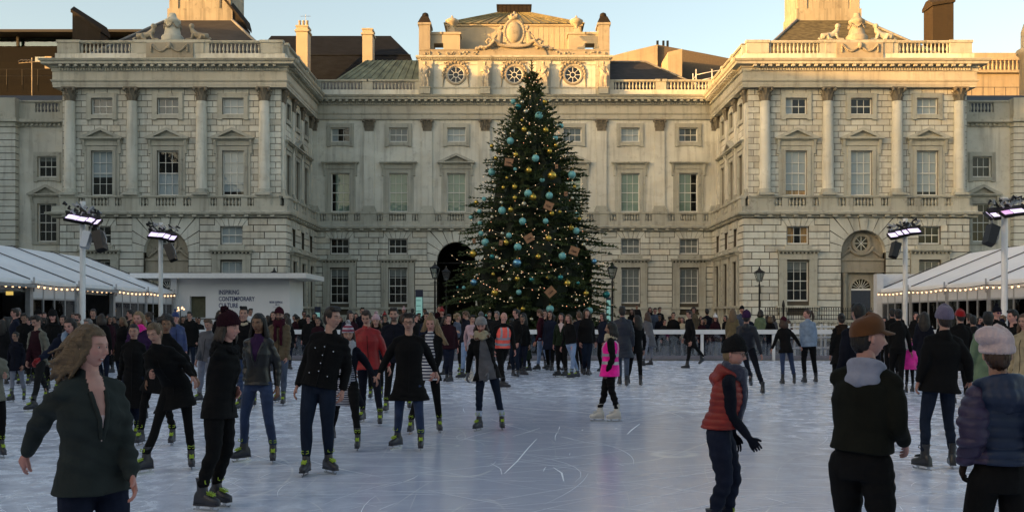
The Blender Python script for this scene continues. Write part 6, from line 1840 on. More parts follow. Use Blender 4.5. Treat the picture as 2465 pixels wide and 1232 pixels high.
M_STRIPE = clothm('breton_stripe', (0.50, 0.50, 0.52), 0.85, 0.2, 30, stripe=(0.02, 0.022, 0.05))
M_STRIPEF = clothm('fine_stripe', (0.38, 0.38, 0.42), 0.85, 0.2, 30, stripe=(0.03, 0.03, 0.06), per=0.028)
M_BEANST = clothm('striped_knit', (0.42, 0.38, 0.44), 0.9, 0.6, 60, stripe=(0.20, 0.03, 0.06), per=0.05)
M_REFL = plain('reflective_tape', (0.30, 0.30, 0.33), 0.4, 0.3)
M_EYEW = plain('eye_white', (0.50, 0.48, 0.46), 0.3, var=0.02); M_IRIS = plain('dark_iris', (0.012, 0.009, 0.007), 0.15)
M_TEETH = plain('teeth', (0.60, 0.58, 0.52), 0.4)
M_BLADE = plain('skate_blade', (0.45, 0.46, 0.48), 0.25, 1.0)
M_BOOT = plain('charcoal_skate_boot', (0.020, 0.020, 0.026), 0.45, var=0.2); M_LACE = plain('lime_lace', (0.30, 0.42, 0.03), 0.7)
M_BOOTW = plain('white_skate_boot', (0.50, 0.47, 0.42), 0.45); M_LACEW = plain('cream_lace', (0.50, 0.48, 0.42), 0.7); M_BOOTB = plain('black_skate_boot', (0.018, 0.018, 0.02), 0.4)
M_SHOE = plain('dark_shoe', (0.02, 0.018, 0.018), 0.5)

# skate template meshes, blade on z=0, toe towards +y, ankle above the origin
def boot_geo(mb, shoe=False):
    zb = 0.0 if shoe else 0.055
    prof = [(-0.085, 0.030, 0.020), (-0.075, 0.036, 0.10), (-0.03, 0.038, 0.15), (0.03, 0.038, 0.115), (0.09, 0.042, 0.075), (0.14, 0.040, 0.062), (0.175, 0.030, 0.052), (0.19, 0.014, 0.035)]
    rs = []
    for y, w_, h in prof:
        rs.append([(w_*math.cos(t)*(1.0), y, zb + (h/2)*(1+math.sin(t)*1.0) if math.sin(t) > -0.2 else zb) for t in [2*math.pi*i/12 for i in range(12)]])
    mb.rings(rs, True, True)
    if not shoe:
        sh = [(0, 0.045, 0.060, 0.07), (-0.004, 0.042, 0.055, 0.14), (-0.012, 0.040, 0.049, 0.175), (-0.018, 0.044, 0.053, 0.215), (-0.020, 0.045, 0.054, 0.225)]
        mb.rings([[(w_*math.cos(2*math.pi*i/14), y + d*math.sin(2*math.pi*i/14), zb + z) for i in range(14)] for y, w_, d, z in sh], True, True)
        mb.box(-0.034, 0.034, -0.085, 0.17, zb-0.012, zb+0.004)
def skate_parts():
    out = {}
    for key, bm_, lm in (('hire', M_BOOT, M_LACE), ('white', M_BOOTW, M_LACEW), ('black', M_BOOTB, M_BOOTB), ('shoe', M_SHOE, None)):
        mb = MB(); boot_geo(mb, key == 'shoe'); b = mb.build('skate' if key != 'shoe' else 'shoe', bm_)
        kids = []
        if key != 'shoe':
            k = MB(); k.box(-0.0025, 0.0025, -0.105, 0.165, 0.0, 0.016)
            k.prism([(0.165, 0.0), (0.185, 0.02), (0.18, 0.03), (0.15, 0.016)], 0, -0.0025, 0.0025)
            for y in (-0.055, 0.10): k.prism([(y-0.028, 0.045), (y+0.028, 0.045), (y+0.012, 0.014), (y-0.012, 0.014)], 0, -0.005, 0.005)
            kids.append(k.build('blade', M_BLADE)); 
            l = MB()
            for i in range(9):
                t = i/8
                y = 0.115 - 0.085*min(t*1.9, 1); z = 0.055 + 0.075 + 0.02*min(t*1.9, 1) + (max(0, t-0.45))*0.17
                yy = y + (0.012 if t < 0.5 else 0.0) - 0.035*max(0, t-0.5)
                for s_ in (-1, 1): l.tube([(s_*0.024, yy, z), (-s_*0.024, yy-0.005, z+0.022)], 0.0055, 5)
                l.tube([(-0.026, yy-0.004, z+0.004), (0.026, yy-0.004, z+0.004)], 0.0045, 5)
            for s_ in (-1, 1): l.tube([(0, 0.040, 0.25), (s_*0.035, 0.052, 0.262), (s_*0.04, 0.056, 0.238), (s_*0.012, 0.052, 0.23)], 0.005, 5)
            if lm is not None: kids.append(l.build('laces', lm))
            for q in kids: q.parent = b
        out[key] = b
    return out
SKT = skate_parts()

def hand_geo(mb, wr, d, up, side, s, curl=0.35, spread=0.10, closed=False):
    """palm and five separate fingers; d = forearm direction, up = back of hand, side = thumb side"""
    d = d.normalized(); up = (up - d*up.dot(d)).normalized(); sd = side - d*side.dot(d) - up*side.dot(up); sd = sd.normalized() if sd.length > 1e-3 else d.cross(up)
    L = 0.19*s
    secs = [(wr - d*0.01, 0.026*s, 0.019*s), (wr + d*0.025*s, 0.030*s, 0.017*s), (wr + d*0.06*s, 0.040*s, 0.016*s), (wr + d*0.095*s, 0.042*s, 0.013*s)]
    mb.rings([[c + sd*w_*math.cos(2*math.pi*i/10) + up*h*math.sin(2*math.pi*i/10) for i in range(10)] for c, w_, h in secs], True, True)
    for k, (off, ln, c_) in enumerate(((0.031, 0.072, 0.9), (0.011, 0.080, 1.0), (-0.010, 0.074, 1.1), (-0.030, 0.058, 1.25))):
        p = wr + d*0.088*s + sd*off*s; a = curl*c_ * (2.2 if closed else 1.0); dd = (d + sd*off*spread*30*0.3).normalized()
        pts = [p]; ang = 0
        for j, fr in enumerate((0.42, 0.32, 0.26)):
            ang += a*(0.7, 1.0, 0.8)[j]
            pts.append(pts[-1] + (dd*math.cos(ang) - up*math.sin(ang))*ln*fr*s)
        mb.tube(pts + [pts[-1] + (pts[-1]-pts[-2]).normalized()*0.006*s], [0.0095*s, 0.0088*s, 0.008*s, 0.0068*s, 0.003*s], 7)
    p = wr + d*0.03*s + sd*0.026*s
    dd = (d*0.75 + sd*0.65 - up*0.25).normalized()
    mb.tube([p - dd*0.01, p + dd*0.03*s, p + dd*0.055*s - sd*0.006*s, p + dd*0.078*s - sd*0.014*s - up*0.006, p + dd*0.084*s - sd*0.016*s - up*0.008], [0.014*s, 0.0125*s, 0.0105*s, 0.009*s, 0.004*s], 7)

def head_pt(x, y, z, fem):
    """surface of the head for a unit direction, head units in metres"""
    g = lambda v, m, sg: math.exp(-((v-m)/sg)**2)
    px, py, pz = 0.0735*x, 0.094*y, 0.118*z
    if z < 0:
        k_ = -z; px *= 1 - (0.36 if fem else 0.27)*k_**1.5
        py *= (1 - 0.50*k_) if y < 0 else (1 - 0.03*k_)
    if y > 0: py = py*(1 - 0.11*g(abs(x), 0.0, 0.5)) + 0.004*y
    if y > 0.02:
        f_ = min(1, y*1.5)
        px *= 1 - 0.05*f_*g(z, 0.05, 0.12)*g(abs(x), 0.8, 0.2)                                                             # temple
        py += f_*(0.030*g(x, 0, 0.15)*g(z, -0.31, 0.085) + 0.019*g(x, 0, 0.11)*g(z, -0.18, 0.11) + 0.010*g(x, 0, 0.11)*g(z, -0.02, 0.11))
        py += f_*0.010*(g(x, 0.155, 0.06) + g(x, -0.155, 0.06))*g(z, -0.335, 0.05)                                          # nostrils
        py += f_*0.0065*g(z, 0.17, 0.07)*g(x, 0, 0.55)
        py -= f_*0.013*(g(x, 0.37, 0.15) + g(x, -0.37, 0.15))*g(z, 0.0, 0.10)
        py += f_*0.006*(g(x, 0.55, 0.2) + g(x, -0.55, 0.2))*g(z, -0.24, 0.14)
        py += f_*g(x, 0, 0.24)*(0.0085*g(z, -0.535, 0.035) + 0.0095*g(z, -0.645, 0.04)) - f_*0.006*g(x, 0, 0.25)*g(z, -0.59, 0.018) - f_*0.003*g(x, 0, 0.07)*g(z, -0.46, 0.04)
        py += f_*0.012*g(x, 0, 0.28)*g(z, -0.87, 0.10) - f_*0.005*g(z, -0.74, 0.045)*g(x, 0, 0.3)
    return Vector((px, py, pz))
def head_geo(mb, M, s, fem, nu=60, nv=56):
    rs = []
    for k in range(nv+1):
        th = math.pi*k/nv; zz = -math.cos(th); rr = max(math.sin(th), 0.02)
        rs.append([M @ (head_pt(rr*math.cos(2*math.pi*i/nu), rr*math.sin(2*math.pi*i/nu), zz, fem)*s) for i in range(nu)])
    mb.rings(rs, True, True)
    for sx in (-1, 1):
        c = M @ Vector((sx*0.072*s, -0.012*s, -0.008*s)); mb.sphere(c, 0.022*s, 8, 6, (0.6, 0.85, 1.35))

def noise3(V, sc, seed=0):
    """cheap smooth noise from a few sines"""
    r = np.random.RandomState(seed); out = np.zeros(len(V))
    for k in range(5):
        w_ = r.normal(size=3); w_ /= np.linalg.norm(w_); out += np.sin(V @ w_ * sc*(0.7+0.5*k) + r.uniform(0, 6))/(1+0.5*k)
    return out/2.2

PEOPLE = []
def person(label, top, Y=None, feet=None, yaw=0, hyaw=None, H=None, fem=False, skin='fair', hair=('short', 'brown'), hat=None,
           coat=('black', ''), hem=0.08, bulk=1.0, legs='dkdenim', legr=1.0, shirt=None, vest=None, hands=None, glove=None, scarf=None, hood=None, collar=True,
           pitch=0, roll=0, glasses=False, skates='hire', hip=None, hipy=0.0, beard=False, det=None, cuff=None, bands=False, puffer=False, smile=False, sleeve=None, group=None, hdy=0.0, open_=0.30, spread=None, buttons=False, sink=0.0):
    if Y is None: Y = sum(GY(f[1]) for f in feet)/len(feet)
    if hyaw is None: hyaw = yaw
    near = det if det is not None else (2 if Y < 21 else 1 if Y < 34 else 0)
    vox = {2: 0.0085, 1: 0.014, 0: 0.022}[near]
    if Y < 8: vox = 0.0075
    topz = PZ(top[1], Y)
    hat_k = (0.118 + {None: 0.0, 'beanie': 0.022, 'cap': 0.02, 'bighat': 0.03, 'slouch': 0.03}[hat[0] if hat else None] + (0.02 if hair[0] not in ('bald', 'none') and not hat else 0) + (0.035 if hair[0] == 'curly' else 0))/1.75
    H0 = H
    if feet: fxm = sum(PX(q[0], GY(q[1], q[3] if len(q) > 3 else 0)) for q in feet)/len(feet); fw = max(PX(q[0], GY(q[1])) for q in feet if len(q) < 4) - min(PX(q[0], GY(q[1])) for q in feet if len(q) < 4)
    else: fxm, fw = PX(top[0], Y), 0.24
    hx0 = PX(hip, Y) if hip is not None else 0.45*fxm + 0.55*PX(top[0], Y)
    lo, hi = 0.7, 2.1
    for _ in range(30):
        Hm = (lo+hi)/2; hz0 = topz - hat_k*Hm - math.sqrt(max((0.415*Hm)**2 - (PX(top[0], Y)-hx0)**2 - hipy**2, 0.01))
        leg = math.sqrt(max((0.470*Hm*0.985)**2 - max(fw/2-0.09*Hm/1.75, 0)**2 - (hx0-fxm)**2*0.6, 0.05))
        if hz0 - (0.165 if skates != 'shoe' else 0.08) > leg: lo = Hm
        else: hi = Hm
    H = lo if H0 is None else min(H0, lo)
    s = H/1.75
    hat_add = {None: 0.0, 'beanie': 0.022, 'cap': 0.02, 'bighat': 0.03, 'slouch': 0.03}[hat[0] if hat else None] + (0.02 if hair[0] not in ('bald', 'none') and not hat else 0)
    if hair[0] == 'curly': hat_add += 0.035
    hc = Vector((PX(top[0], Y), Y + hdy, topz - (0.118 + hat_add)*s))
    ya = R(yaw); f = Vector((math.sin(ya), -math.cos(ya), 0)); l = Vector((math.cos(ya), math.sin(ya), 0)); up = Vector((0, 0, 1))
    ha = R(hyaw)
    # feet
    FT = []
    if feet is None:
        w0 = (spread or 0.12)*s
        bx = PX(hip, Y) if hip is not None else hc.x
        for sg in (-1, 1): FT.append((Vector((bx, Y, 0)) + l*sg*w0 + f*0.04*sg, ya, 0.0))
    else:
        for ft in feet:
            lift = ft[3] if len(ft) > 3 else 0.0
            yy = GY(ft[1], lift); 
            FT.append((Vector((PX(ft[0], yy), yy, lift)), R(ft[2]) if len(ft) > 2 and ft[2] is not None else ya, lift))
        if len(FT) == 1: FT.append((FT[0][0] - l*0.0 + f*0.22 + Vector((0.05, 0.25, 0)), ya, 0.0))
    mid = (FT[0][0] + FT[1][0])/2
    root = thing('person', label, 'person', (mid.x, mid.y, 0), group)
    # which foot is the person's left
    if (FT[0][0]-FT[1][0]).dot(l) > 0: FT = [FT[1], FT[0]]          # FT[0] = right, FT[1] = left
    hx = PX(hip, Y) if hip is not None else (0.45*mid.x + 0.55*hc.x)
    hy = Y*0.5 + mid.y*0.5 + hipy
    L_ = 0.415*H
    dxy = Vector((hc.x-hx, hc.y-hy)).length
    hz = hc.z - math.sqrt(max(L_*L_ - dxy*dxy, 0.02))
    hz = min(hz, 0.53*H + 0.12)
    hipc = Vector((hx, hy, hz))
    spine = (hc-hipc).normalized()
    hu = (up*0.75 + spine*0.45).normalized()
    # head frame
    hf = Vector((math.sin(ha), -math.cos(ha), 0)); hl = Vector((math.cos(ha), math.sin(ha), 0))
    Mh = Matrix.Translation(hc) @ Matrix(((hl.x, hf.x, 0, 0), (hl.y, hf.y, 0, 0), (0, 0, 1, 0), (0, 0, 0, 1))) @ Matrix.Rotation(R(-pitch), 4, 'X') @ Matrix.Rotation(R(roll), 4, 'Y')
    neckb = hc - hu*0.205*s - hf*0.01
    shc = neckb - spine*0.035*s
    sw_ = (0.142 if fem else 0.165)*s
    if vest: sw_ += 0.03*s
    shj = shc - spine*0.012*s
    lt = (l - spine*l.dot(spine)).normalized(); ft_ = lt.cross(spine) * -1
    if ft_.dot(f) < 0: ft_ = -ft_
    SH = [shj - lt*sw_, shj + lt*sw_]
    hw = 0.09*s
    HP = [hipc - l*hw, hipc + l*hw]
    AK = [q + Vector((0, 0, 0.165 if skates != 'shoe' else 0.08)) for q, _, _ in FT]
    KN = [ik(HP[i], AK[i], 0.245*H, 0.225*H, f*1.0 + (l*(-0.15 if i == 0 else 0.15))) for i in (0, 1)]
    # hands
    WR = [None, None]
    ua, fa = 0.168*H, 0.150*H
    if hands:
        cand = []
        for h in hands:
            if h is None: continue
            cand.append(PT(h[0], h[1], Y + (h[2] if len(h) > 2 else 0)))
        if len(hands) == 2 and hands[0] is not None and hands[1] is not None:
            if (cand[0]-cand[1]).dot(l) > 0: cand.reverse()
            WR = cand
        elif len(hands) == 2:      # explicit side: [right, left]
            WR[0 if hands[0] is not None else 1] = cand[0]
        else:
            i = 0 if (cand[0]-SH[0]).length < (cand[0]-SH[1]).length else 1
            WR[i] = cand[0]
    for i, sg in ((0, -1), (1, 1)):
        if WR[i] is None: WR[i] = SH[i] - up*(0.300*H) + l*sg*0.07*s + f*0.07*s
        d = WR[i]-SH[i]
        if d.length > (ua+fa)*0.995: WR[i] = SH[i] + d.normalized()*(ua+fa)*0.995
    EL = []
    for i in (0, 1):
        k_ = min(1.0, max(0.80, (WR[i]-SH[i]).length/(0.965*(ua+fa))))
        EL.append(ik(SH[i], WR[i], ua*k_, fa*k_, -f*0.9 - up*0.3 + l*(-0.25 if i == 0 else 0.25)))
    HD = [(WR[i]-EL[i]).normalized() for i in (0, 1)]
    # ---------------- body: one continuous skin mesh
    b = MB()
    if near == 0: head_geo(b, Mh, s, fem, 28, 24)
    else: b.sphere(hc, 0.055*s, 12, 8)
    limb(b, [shc - up*0.02, neckb + up*0.02*s, hc - hu*0.07*s - hf*0.02*s], [0.06*s, 0.050*s if fem else 0.058*s, 0.052*s], 12)
    loft(b, [(hipc - up*0.08*s, f, 0.12*s, 0.09*s, 0.09*s), (hipc + spine*0.02, f, 0.14*s, 0.10*s, 0.10*s), (hipc + spine*0.16*s, ft_, 0.125*s, 0.09*s, 0.09*s), (hipc.lerp(shc, 0.75), ft_, 0.14*s, 0.10*s, 0.09*s), (shc, ft_, 0.11*s, 0.05*s, 0.05*s)], lt)
    for i in (0, 1):
        limb(b, [SH[i], SH[i].lerp(EL[i], 0.5), EL[i], EL[i].lerp(WR[i], 0.55), WR[i]], [0.026*s, 0.032*s, 0.028*s, 0.026*s, 0.024*s], 10)
        limb(b, [HP[i] - up*0.02, HP[i].lerp(KN[i], 0.5), KN[i], KN[i].lerp(AK[i], 0.4) - f*0.012, AK[i]], [0.055*s, 0.045*s, 0.030*s, 0.024*s, 0.018*s], 10)
    hmb = MB()
    if near: head_geo(hmb, Mh, s, fem, *((64, 60) if near == 2 else (36, 32)))
    NH = len(hmb.v)
    if glove is not None: pass
    for i, sg in ((0, -1), (1, 1)):
        if glove is not None: break
        hand_geo(hmb, WR[i] + HD[i]*0.01, HD[i], l*sg*1.0 + f*0.25, f + up*0.1, s*1.0, 0.42, 0.10)
    sk = SK[skin]
    brow = tuple(c*1.0 for c in HC.get(hair[1], HC['brown'])) if hair[0] != 'bald' else (0.2, 0.12, 0.09)
    Mi = np.array(Mh.inverted())
    def skin_cols(V):
        P = (V @ Mi[:3, :3].T + Mi[:3, 3])/s
        x, y, z = np.abs(P[:, 0]), P[:, 1], P[:, 2]
        c = np.tile(np.array(sk), (len(V), 1))
        front = (y > 0.05) & (z > -0.13) & (z < 0.13)
        def blend(w_, col):
            w_ = np.clip(w_, 0, 1)[:, None]; c[:] = c*(1-w_) + np.array(col)*w_
        blend(front*np.exp(-((x-0.045)/0.02)**2-((z+0.03)/0.022)**2)*0.35, (sk[0]*1.05, sk[1]*0.72, sk[2]*0.70))
        blend(front*np.exp(-((x)/0.014)**2-((z+0.042)/0.015)**2)*0.3, (sk[0]*1.0, sk[1]*0.7, sk[2]*0.66))
        blend(front*(1.4*np.exp(-(x/0.023)**4-((z+0.0695)/0.0085)**4))*(0.75 if fem else 0.45), (sk[0]*0.72, sk[1]*0.36, sk[2]*0.38))
        blend(front*(1.5*np.exp(-((x-0.032)/0.018)**4-((z-0.0205+(x-0.03)**2*6)/0.0042)**4))*(0.85 if max(brow) < 0.05 else 0.5), brow)
        blend(front*(1.3*np.exp(-(x/0.024)**4-((z+0.0697)/0.0016)**4))*0.7, (sk[0]*0.2, sk[1]*0.1, sk[2]*0.1))
        if near < 2 or Y >= 15: blend(front*(1.5*np.exp(-((x-0.031)/0.013)**4-((z-0.001)/0.008)**4))*0.85, (0.03, 0.02, 0.018))
        else: blend(front*(1.2*np.exp(-((x-0.031)/0.019)**4-((z-0.001)/0.011)**4))*0.30, (sk[0]*0.45, sk[1]*0.35, sk[2]*0.35))
        if beard:
            bw = ((y > 0.0) & (z < -0.045) & (z > -0.14)) * np.clip((x-0.0)/0.03 + (z < -0.085)*1.0 + ((z < -0.05) & (z > -0.062))*0.8, 0, 1)
            blend(bw*0.8, HC.get(hair[1], HC['brown']))
        return c
    def post_body(V, N, Q, name, mats, parent):
        V2, Q2 = V, Q
        if hmb.v:
            hq = []
            for fc in hmb.f:
                for k in range(1, len(fc)-2, 2): hq.append([fc[0], fc[k], fc[k+1], fc[k+2]])
            V2 = np.vstack([V, np.array(hmb.v)]); Q2 = np.vstack([Q, np.array(hq)+len(V)])
        c = skin_cols(V2)
        if glove is None:
            hd = np.arange(len(V2)) >= len(V)+NH; c[hd] = np.array(sk)*np.array([0.98, 0.85, 0.85])
        np_mesh(name, V2, Q2, mats, parent, col=c)
    vjob(b, 'body', M_SKIN, vox, 2 if near == 2 else 1, root, post_body)
    if glove: 
        for i in (0, 1):
            g = MB(); side = f
            gv = MB(); hand_geo(gv, WR[i] + HD[i]*0.01, HD[i], l*(-1 if i == 0 else 1) + f*0.25, f + up*0.1, s*1.12, 0.45, 0.10); gv.build('glove', CM(glove, 'knit'), root)
    if near == 2 and Y < 15 and not (hyaw % 360 > 125 and hyaw % 360 < 235):
        for sx in (-1, 1):
            xd = sx*0.40; zd = 0.0; sp_ = head_pt(xd, math.sqrt(1-xd*xd), zd, fem)*s
            r_ = 0.0118*s; c0 = Vector((sp_.x*1.03, sp_.y-0.0062*s, sp_.z)); e = MB()
            nu_, nv_ = 14, 12
            for k in range(nv_):
                e.mi = 0 if 4 <= k <= 6 else 2
                rr2 = []
                for kk in (k, k+1):
                    t = math.pi*kk/nv_; q = max(math.sin(t), 0.02)*r_*(1.06 if e.mi == 2 else 1.0); rr2.append([Mh @ (c0 + Vector((q*math.cos(2*math.pi*i/nu_), q*math.sin(2*math.pi*i/nu_), -r_*math.cos(t)))) for i in range(nu_)])
                e.rings(rr2, False, True)
            e.mi = 1; q = Mh @ (c0 + Vector((0, r_*0.58, -0.0008))); e.sphere(q, 0.0062*s, 10, 8)
            e.build('eye', [M_EYEW, M_IRIS, clothm('lid_' + skin, tuple(v_*0.8 for v_ in SK[skin]), 0.5, 0.05)], root)
    if smile and near == 2:
        tm = MB(); tm.rings([[Mh @ ((head_pt(x, math.sqrt(1-x*x-zz*zz), zz + x*x*0.9, fem) + Vector((0, 0.0022, 0)))*s) for x in (-0.24, -0.16, -0.08, 0, 0.08, 0.16, 0.24)] for zz in (-0.565, -0.615)], False, True, closed=False)
        tm.build('teeth', M_TEETH, root)
    # ---------------- jacket
    j = MB(); bk = bulk
    fat = 0.035 if puffer else 0.0
    hemc = hipc - up*hem + (((KN[0]+KN[1])/2 - hipc)*min(hem/0.45, 1.0)*0.6 - Vector((0, 0, ((KN[0]+KN[1])/2 - hipc).z*min(hem/0.45, 1.0)*0.6)))
    legspan = abs((KN[0]-KN[1]).dot(l))/2*min(hem/0.45, 1.0)
    ww = (0.168 if fem else 0.175)*s*bk
    wst = (0.140 if fem else 0.160)*s*bk
    lg_ = 1 + 0.25*min(max(hem, 0)/0.3, 1.2)
    secs = [(hemc, f, ww*1.04*(1+(lg_-1)*0.5) + legspan*0.8, 0.135*s*bk*lg_, 0.135*s*bk*lg_)]
    if hem < 0.02: secs = [(hipc + spine*(-hem), f, ww*0.99, 0.135*s*bk, 0.148*s*bk), (hipc + spine*(-hem+0.05), ft_, ww*0.96, 0.125*s*bk, 0.135*s*bk)]
    if hem > 0.2: secs.append((hipc.lerp(hemc, 0.5), f, ww*1.03 + legspan*0.3, 0.135*s*bk, 0.14*s*bk))
    if hem >= 0.02: secs.append((hipc, f, ww, 0.125*s*bk, 0.14*s*bk))
    secs += [(hipc.lerp(shc, 0.38) - ft_*0.0, ft_, wst, 0.115*s*bk, 0.115*s*bk),
             (hipc.lerp(shc, 0.72), ft_, (0.165 if fem else 0.185)*s*bk, (0.140 if fem else 0.13)*s*bk, 0.125*s*bk), (hipc.lerp(shc, 0.92), ft_, 0.165*s*bk if not fem else 0.145*s*bk, 0.105*s*bk, 0.115*s*bk),
             (shc + spine*0.03*s, ft_, 0.095*s, 0.07*s, 0.08*s), (neckb + spine*0.03*s, ft_, 0.068*s, 0.062*s, 0.066*s)]
    loft(j, secs, lt, 20, 0.88)
    for i in (0, 1):
        limb(j, [SH[i] - (shc-SH[i]).normalized()*(-0.03) - up*0.005, SH[i].lerp(EL[i], 0.5), EL[i], EL[i].lerp(WR[i], 0.55), WR[i] - HD[i]*0.012], [0.064*s*bk+fat*.4, 0.061*s*bk+fat*.5, 0.053*s*bk+fat*.5, 0.047*s*bk+fat*.4, 0.039*s*bk+fat*.3], 12)
    for i in (0, 1): limb(j, [neckb - ft_*0.015*s + spine*0.005*s, neckb.lerp(SH[i], 0.5) + spine*0.012*s, SH[i]], [0.052*s, 0.056*s, 0.056*s*bk], 10)
    if collar: limb(j, [neckb - ft_*0.03*s + spine*0.0, neckb + spine*0.045*s - ft_*0.012*s], [0.078*s, 0.068*s], 14)
    T0, LT, FTv, SPv, UPv = np.array(hipc), np.array(lt), np.array(ft_), np.array(spine), np.array(up)
    sz = float((shc-hipc).length); seed = int(abs(top[0])*7 + top[1])
    arms = [(np.array(SH[i]), np.array(EL[i]), np.array(WR[i])) for i in (0, 1)]
    def segd(V, a, b_):
        ab = b_-a; t = np.clip(((V-a) @ ab)/(ab @ ab), 0, 1); return np.linalg.norm(V - (a + t[:, None]*ab), axis=1), t
    jm = CM(*coat)
    def post_jacket(V, N, Q, name, mats, parent):
        amp = 0.0065 if near == 2 else 0.004
        V0 = V.copy()
        la = (V-T0) @ LT; ha_ = (V-T0) @ SPv/sz; fo = (V-T0) @ FTv
        dA = np.full(len(V), 9.0)
        for a, b_, c in arms:
            d1, t1 = segd(V, a, b_); d2, t2 = segd(V, b_, c); dA = np.minimum(dA, np.minimum(d1, d2))
        isarm = (dA < 0.085*s*bk+fat) & (np.abs(la) > 0.115*s)
        wr_ = np.sin(V @ (UPv*75 + LT*18) + 3*noise3(V, 9, seed)) * np.clip(noise3(V, 5, seed+1)+0.25, 0, 1)
        V += N*(noise3(V, 16, seed)*amp + wr_*amp*np.where(isarm, 1.15, 0.55))[:, None]
        if puffer:
            ph = np.where(isarm, (V0 @ UPv), (V0 @ UPv))/(0.062*s)
            V += N*((np.abs(np.sin(ph*math.pi))**0.5)*0.015 - 0.009)[:, None]
        fc = V[Q].mean(1); la = (fc-T0) @ LT; hh = (fc-T0) @ SPv/sz; fo = (fc-T0) @ FTv
        va = isarm[Q].mean(1) > 0.5
        vw_ = 0.046 if (shirt and len(shirt) > 2) else 0.085
        if shirt:
            wid = open_*0.5*s*np.clip(0.30 + 0.0*hh, 0.2, 1)
            if shirt[1] == 'v': wid = vw_*s*np.clip((hh-0.42)/0.6, 0, 1)
            elif shirt[1] == 'open': wid = (0.035 + 0.055*np.clip(1-hh, 0, 1))*s*(open_/0.3)
            sel = (np.abs(la) < wid) & (fo > 0.02) & (~va) & (hh < 1.25)
            if near >= 1:
                lv_, hv_, fv_ = (V-T0) @ LT, (V-T0) @ SPv/sz, (V-T0) @ FTv
                for sgn in (-1, 1):
                    pts_ = []
                    for h_ in np.linspace(1.0 if shirt[1] == 'v' else 1.02, 0.46 if shirt[1] == 'v' else float(hv_.min())+0.04, 12):
                        w_ = (vw_*s*min(max((h_-0.42)/0.6, 0), 1)) if shirt[1] == 'v' else (0.035 + 0.055*min(max(1-h_, 0), 1))*s*(open_/0.3)
                        d_ = ((lv_ - sgn*w_)/0.02)**2 + ((hv_-h_)*sz/0.02)**2 + np.where((fv_ > 0.02) & (~isarm), 0, 1e4); k_ = np.argsort(d_)[:4]
                        pts_.append(V[k_].mean(0) + FTv*0.004)
                    lp = MB(); lp.tube([Vector(q[:3].tolist()) for q in cr(pts_, 3)], (0.013 if near == 2 else 0.018)*s, 6); lp.build('lapel', mats[0], parent)
            if sel.any() and (~sel).any():
                mi_ = None
                if len(shirt) > 2: mi_ = (hh[sel] > 0.74).astype(int)
                np_mesh('shirt', V, Q[sel], [shirt[0] if not isinstance(shirt[0], str) else CM(shirt[0]), clothm('chest_' + skin, SK[skin], 0.5, 0.05)], parent, midx=mi_); Q = Q[~sel]; va = va[~sel]
        if sleeve:
            if va.any():
                for sgn in (-1, 1):
                    fc = V[Q].mean(1); q = va & (np.sign((fc-T0) @ LT) == sgn)
                    if q.any(): np_mesh('sleeve', V, Q[q], [sleeve], parent)
                Q = Q[~va]
        np_mesh(name, V, Q, mats, parent)
    vjob(j, 'jacket', jm, vox*1.15, 2, root, post_jacket)
    if near >= 1 and not shirt and not vest:
        z = MB(); zp = []
        for hh, dd in ((0.0, 0.128), (0.38, 0.118), (0.72, 0.1425 if fem else 0.132), (0.92, 0.108)): zp.append((hipc.lerp(shc, hh) + lt*0.006 + (ft_ if hh > 0.3 else f)*(dd*s*bk + fat*0.3 + 0.004)))
        zp = [hemc + f*(0.137*s*bk)] + zp
        z.tube([Vector(q[:3].tolist()) for q in cr(zp, 4)], 0.0045*s, 5); z.build('zip', M_BLADE if coat[1] in ('leather',) else CM('black2'), root)
    if vest:
        v = MB(); loft(v, [(c - (up*0.0), fv, w_*1.03+0.006, df*1.06+0.008, db*1.06+0.008) for c, fv, w_, df, db in secs[:-2]] + [(shc + spine*0.02*s, ft_, 0.125*s, 0.08*s, 0.09*s)], lt, 22, 0.88)
        def post_vest(V, N, Q, name, mats, parent):
            V0 = V.copy(); V += N*(noise3(V, 14, seed)*0.006)[:, None]
            if vest[1] == 'puff': V += N*((np.abs(np.sin(V0[:, 2]/(0.060*s)*math.pi))**0.5)*0.010 - 0.006)[:, None]
            mid_ = None
            if vest[1] == 'hivis':
                fc = V[Q].mean(1); hh = (fc-T0) @ SPv/sz; la = (fc-T0) @ LT
                mid_ = (((hh > 0.12) & (hh < 0.235)) | ((hh > 0.42) & (hh < 0.53)) | ((hh > 0.53) & (np.abs(np.abs(la)-0.085*s) < 0.024*s))).astype(int)
            np_mesh(name, V, Q, mats, parent, midx=mid_)
        vjob(v, 'vest', [CM(vest[0], 'nylon' if vest[1] == 'puff' else ''), M_REFL], vox*1.15, 2, root, post_vest)
    if buttons:
        for hh, xx in ((0.85, 0.0), (0.66, 0.0), (0.48, 0.0), (0.30, 0.0), (0.78, 0.10), (0.78, -0.10), (0.22, 0.10), (0.22, -0.10)):
            c = hipc.lerp(shc, hh) + lt*xx*s + ft_*(0.136 + (-0.02 if abs(xx) > 0 else 0.0))*s*bk; q = MB(); q.sphere(c, 0.0085*s, 8, 6); q.build('button', M_BLADE, root)
    # ---------------- trousers
    tr = MB()
    loft(tr, [(hipc - up*0.10*s, f, 0.125*s, 0.095*s, 0.11*s), (hipc, f, 0.158*s, 0.105*s, 0.125*s), (hipc + spine*0.10*s, ft_, 0.140*s, 0.10*s, 0.105*s)], l, 16)
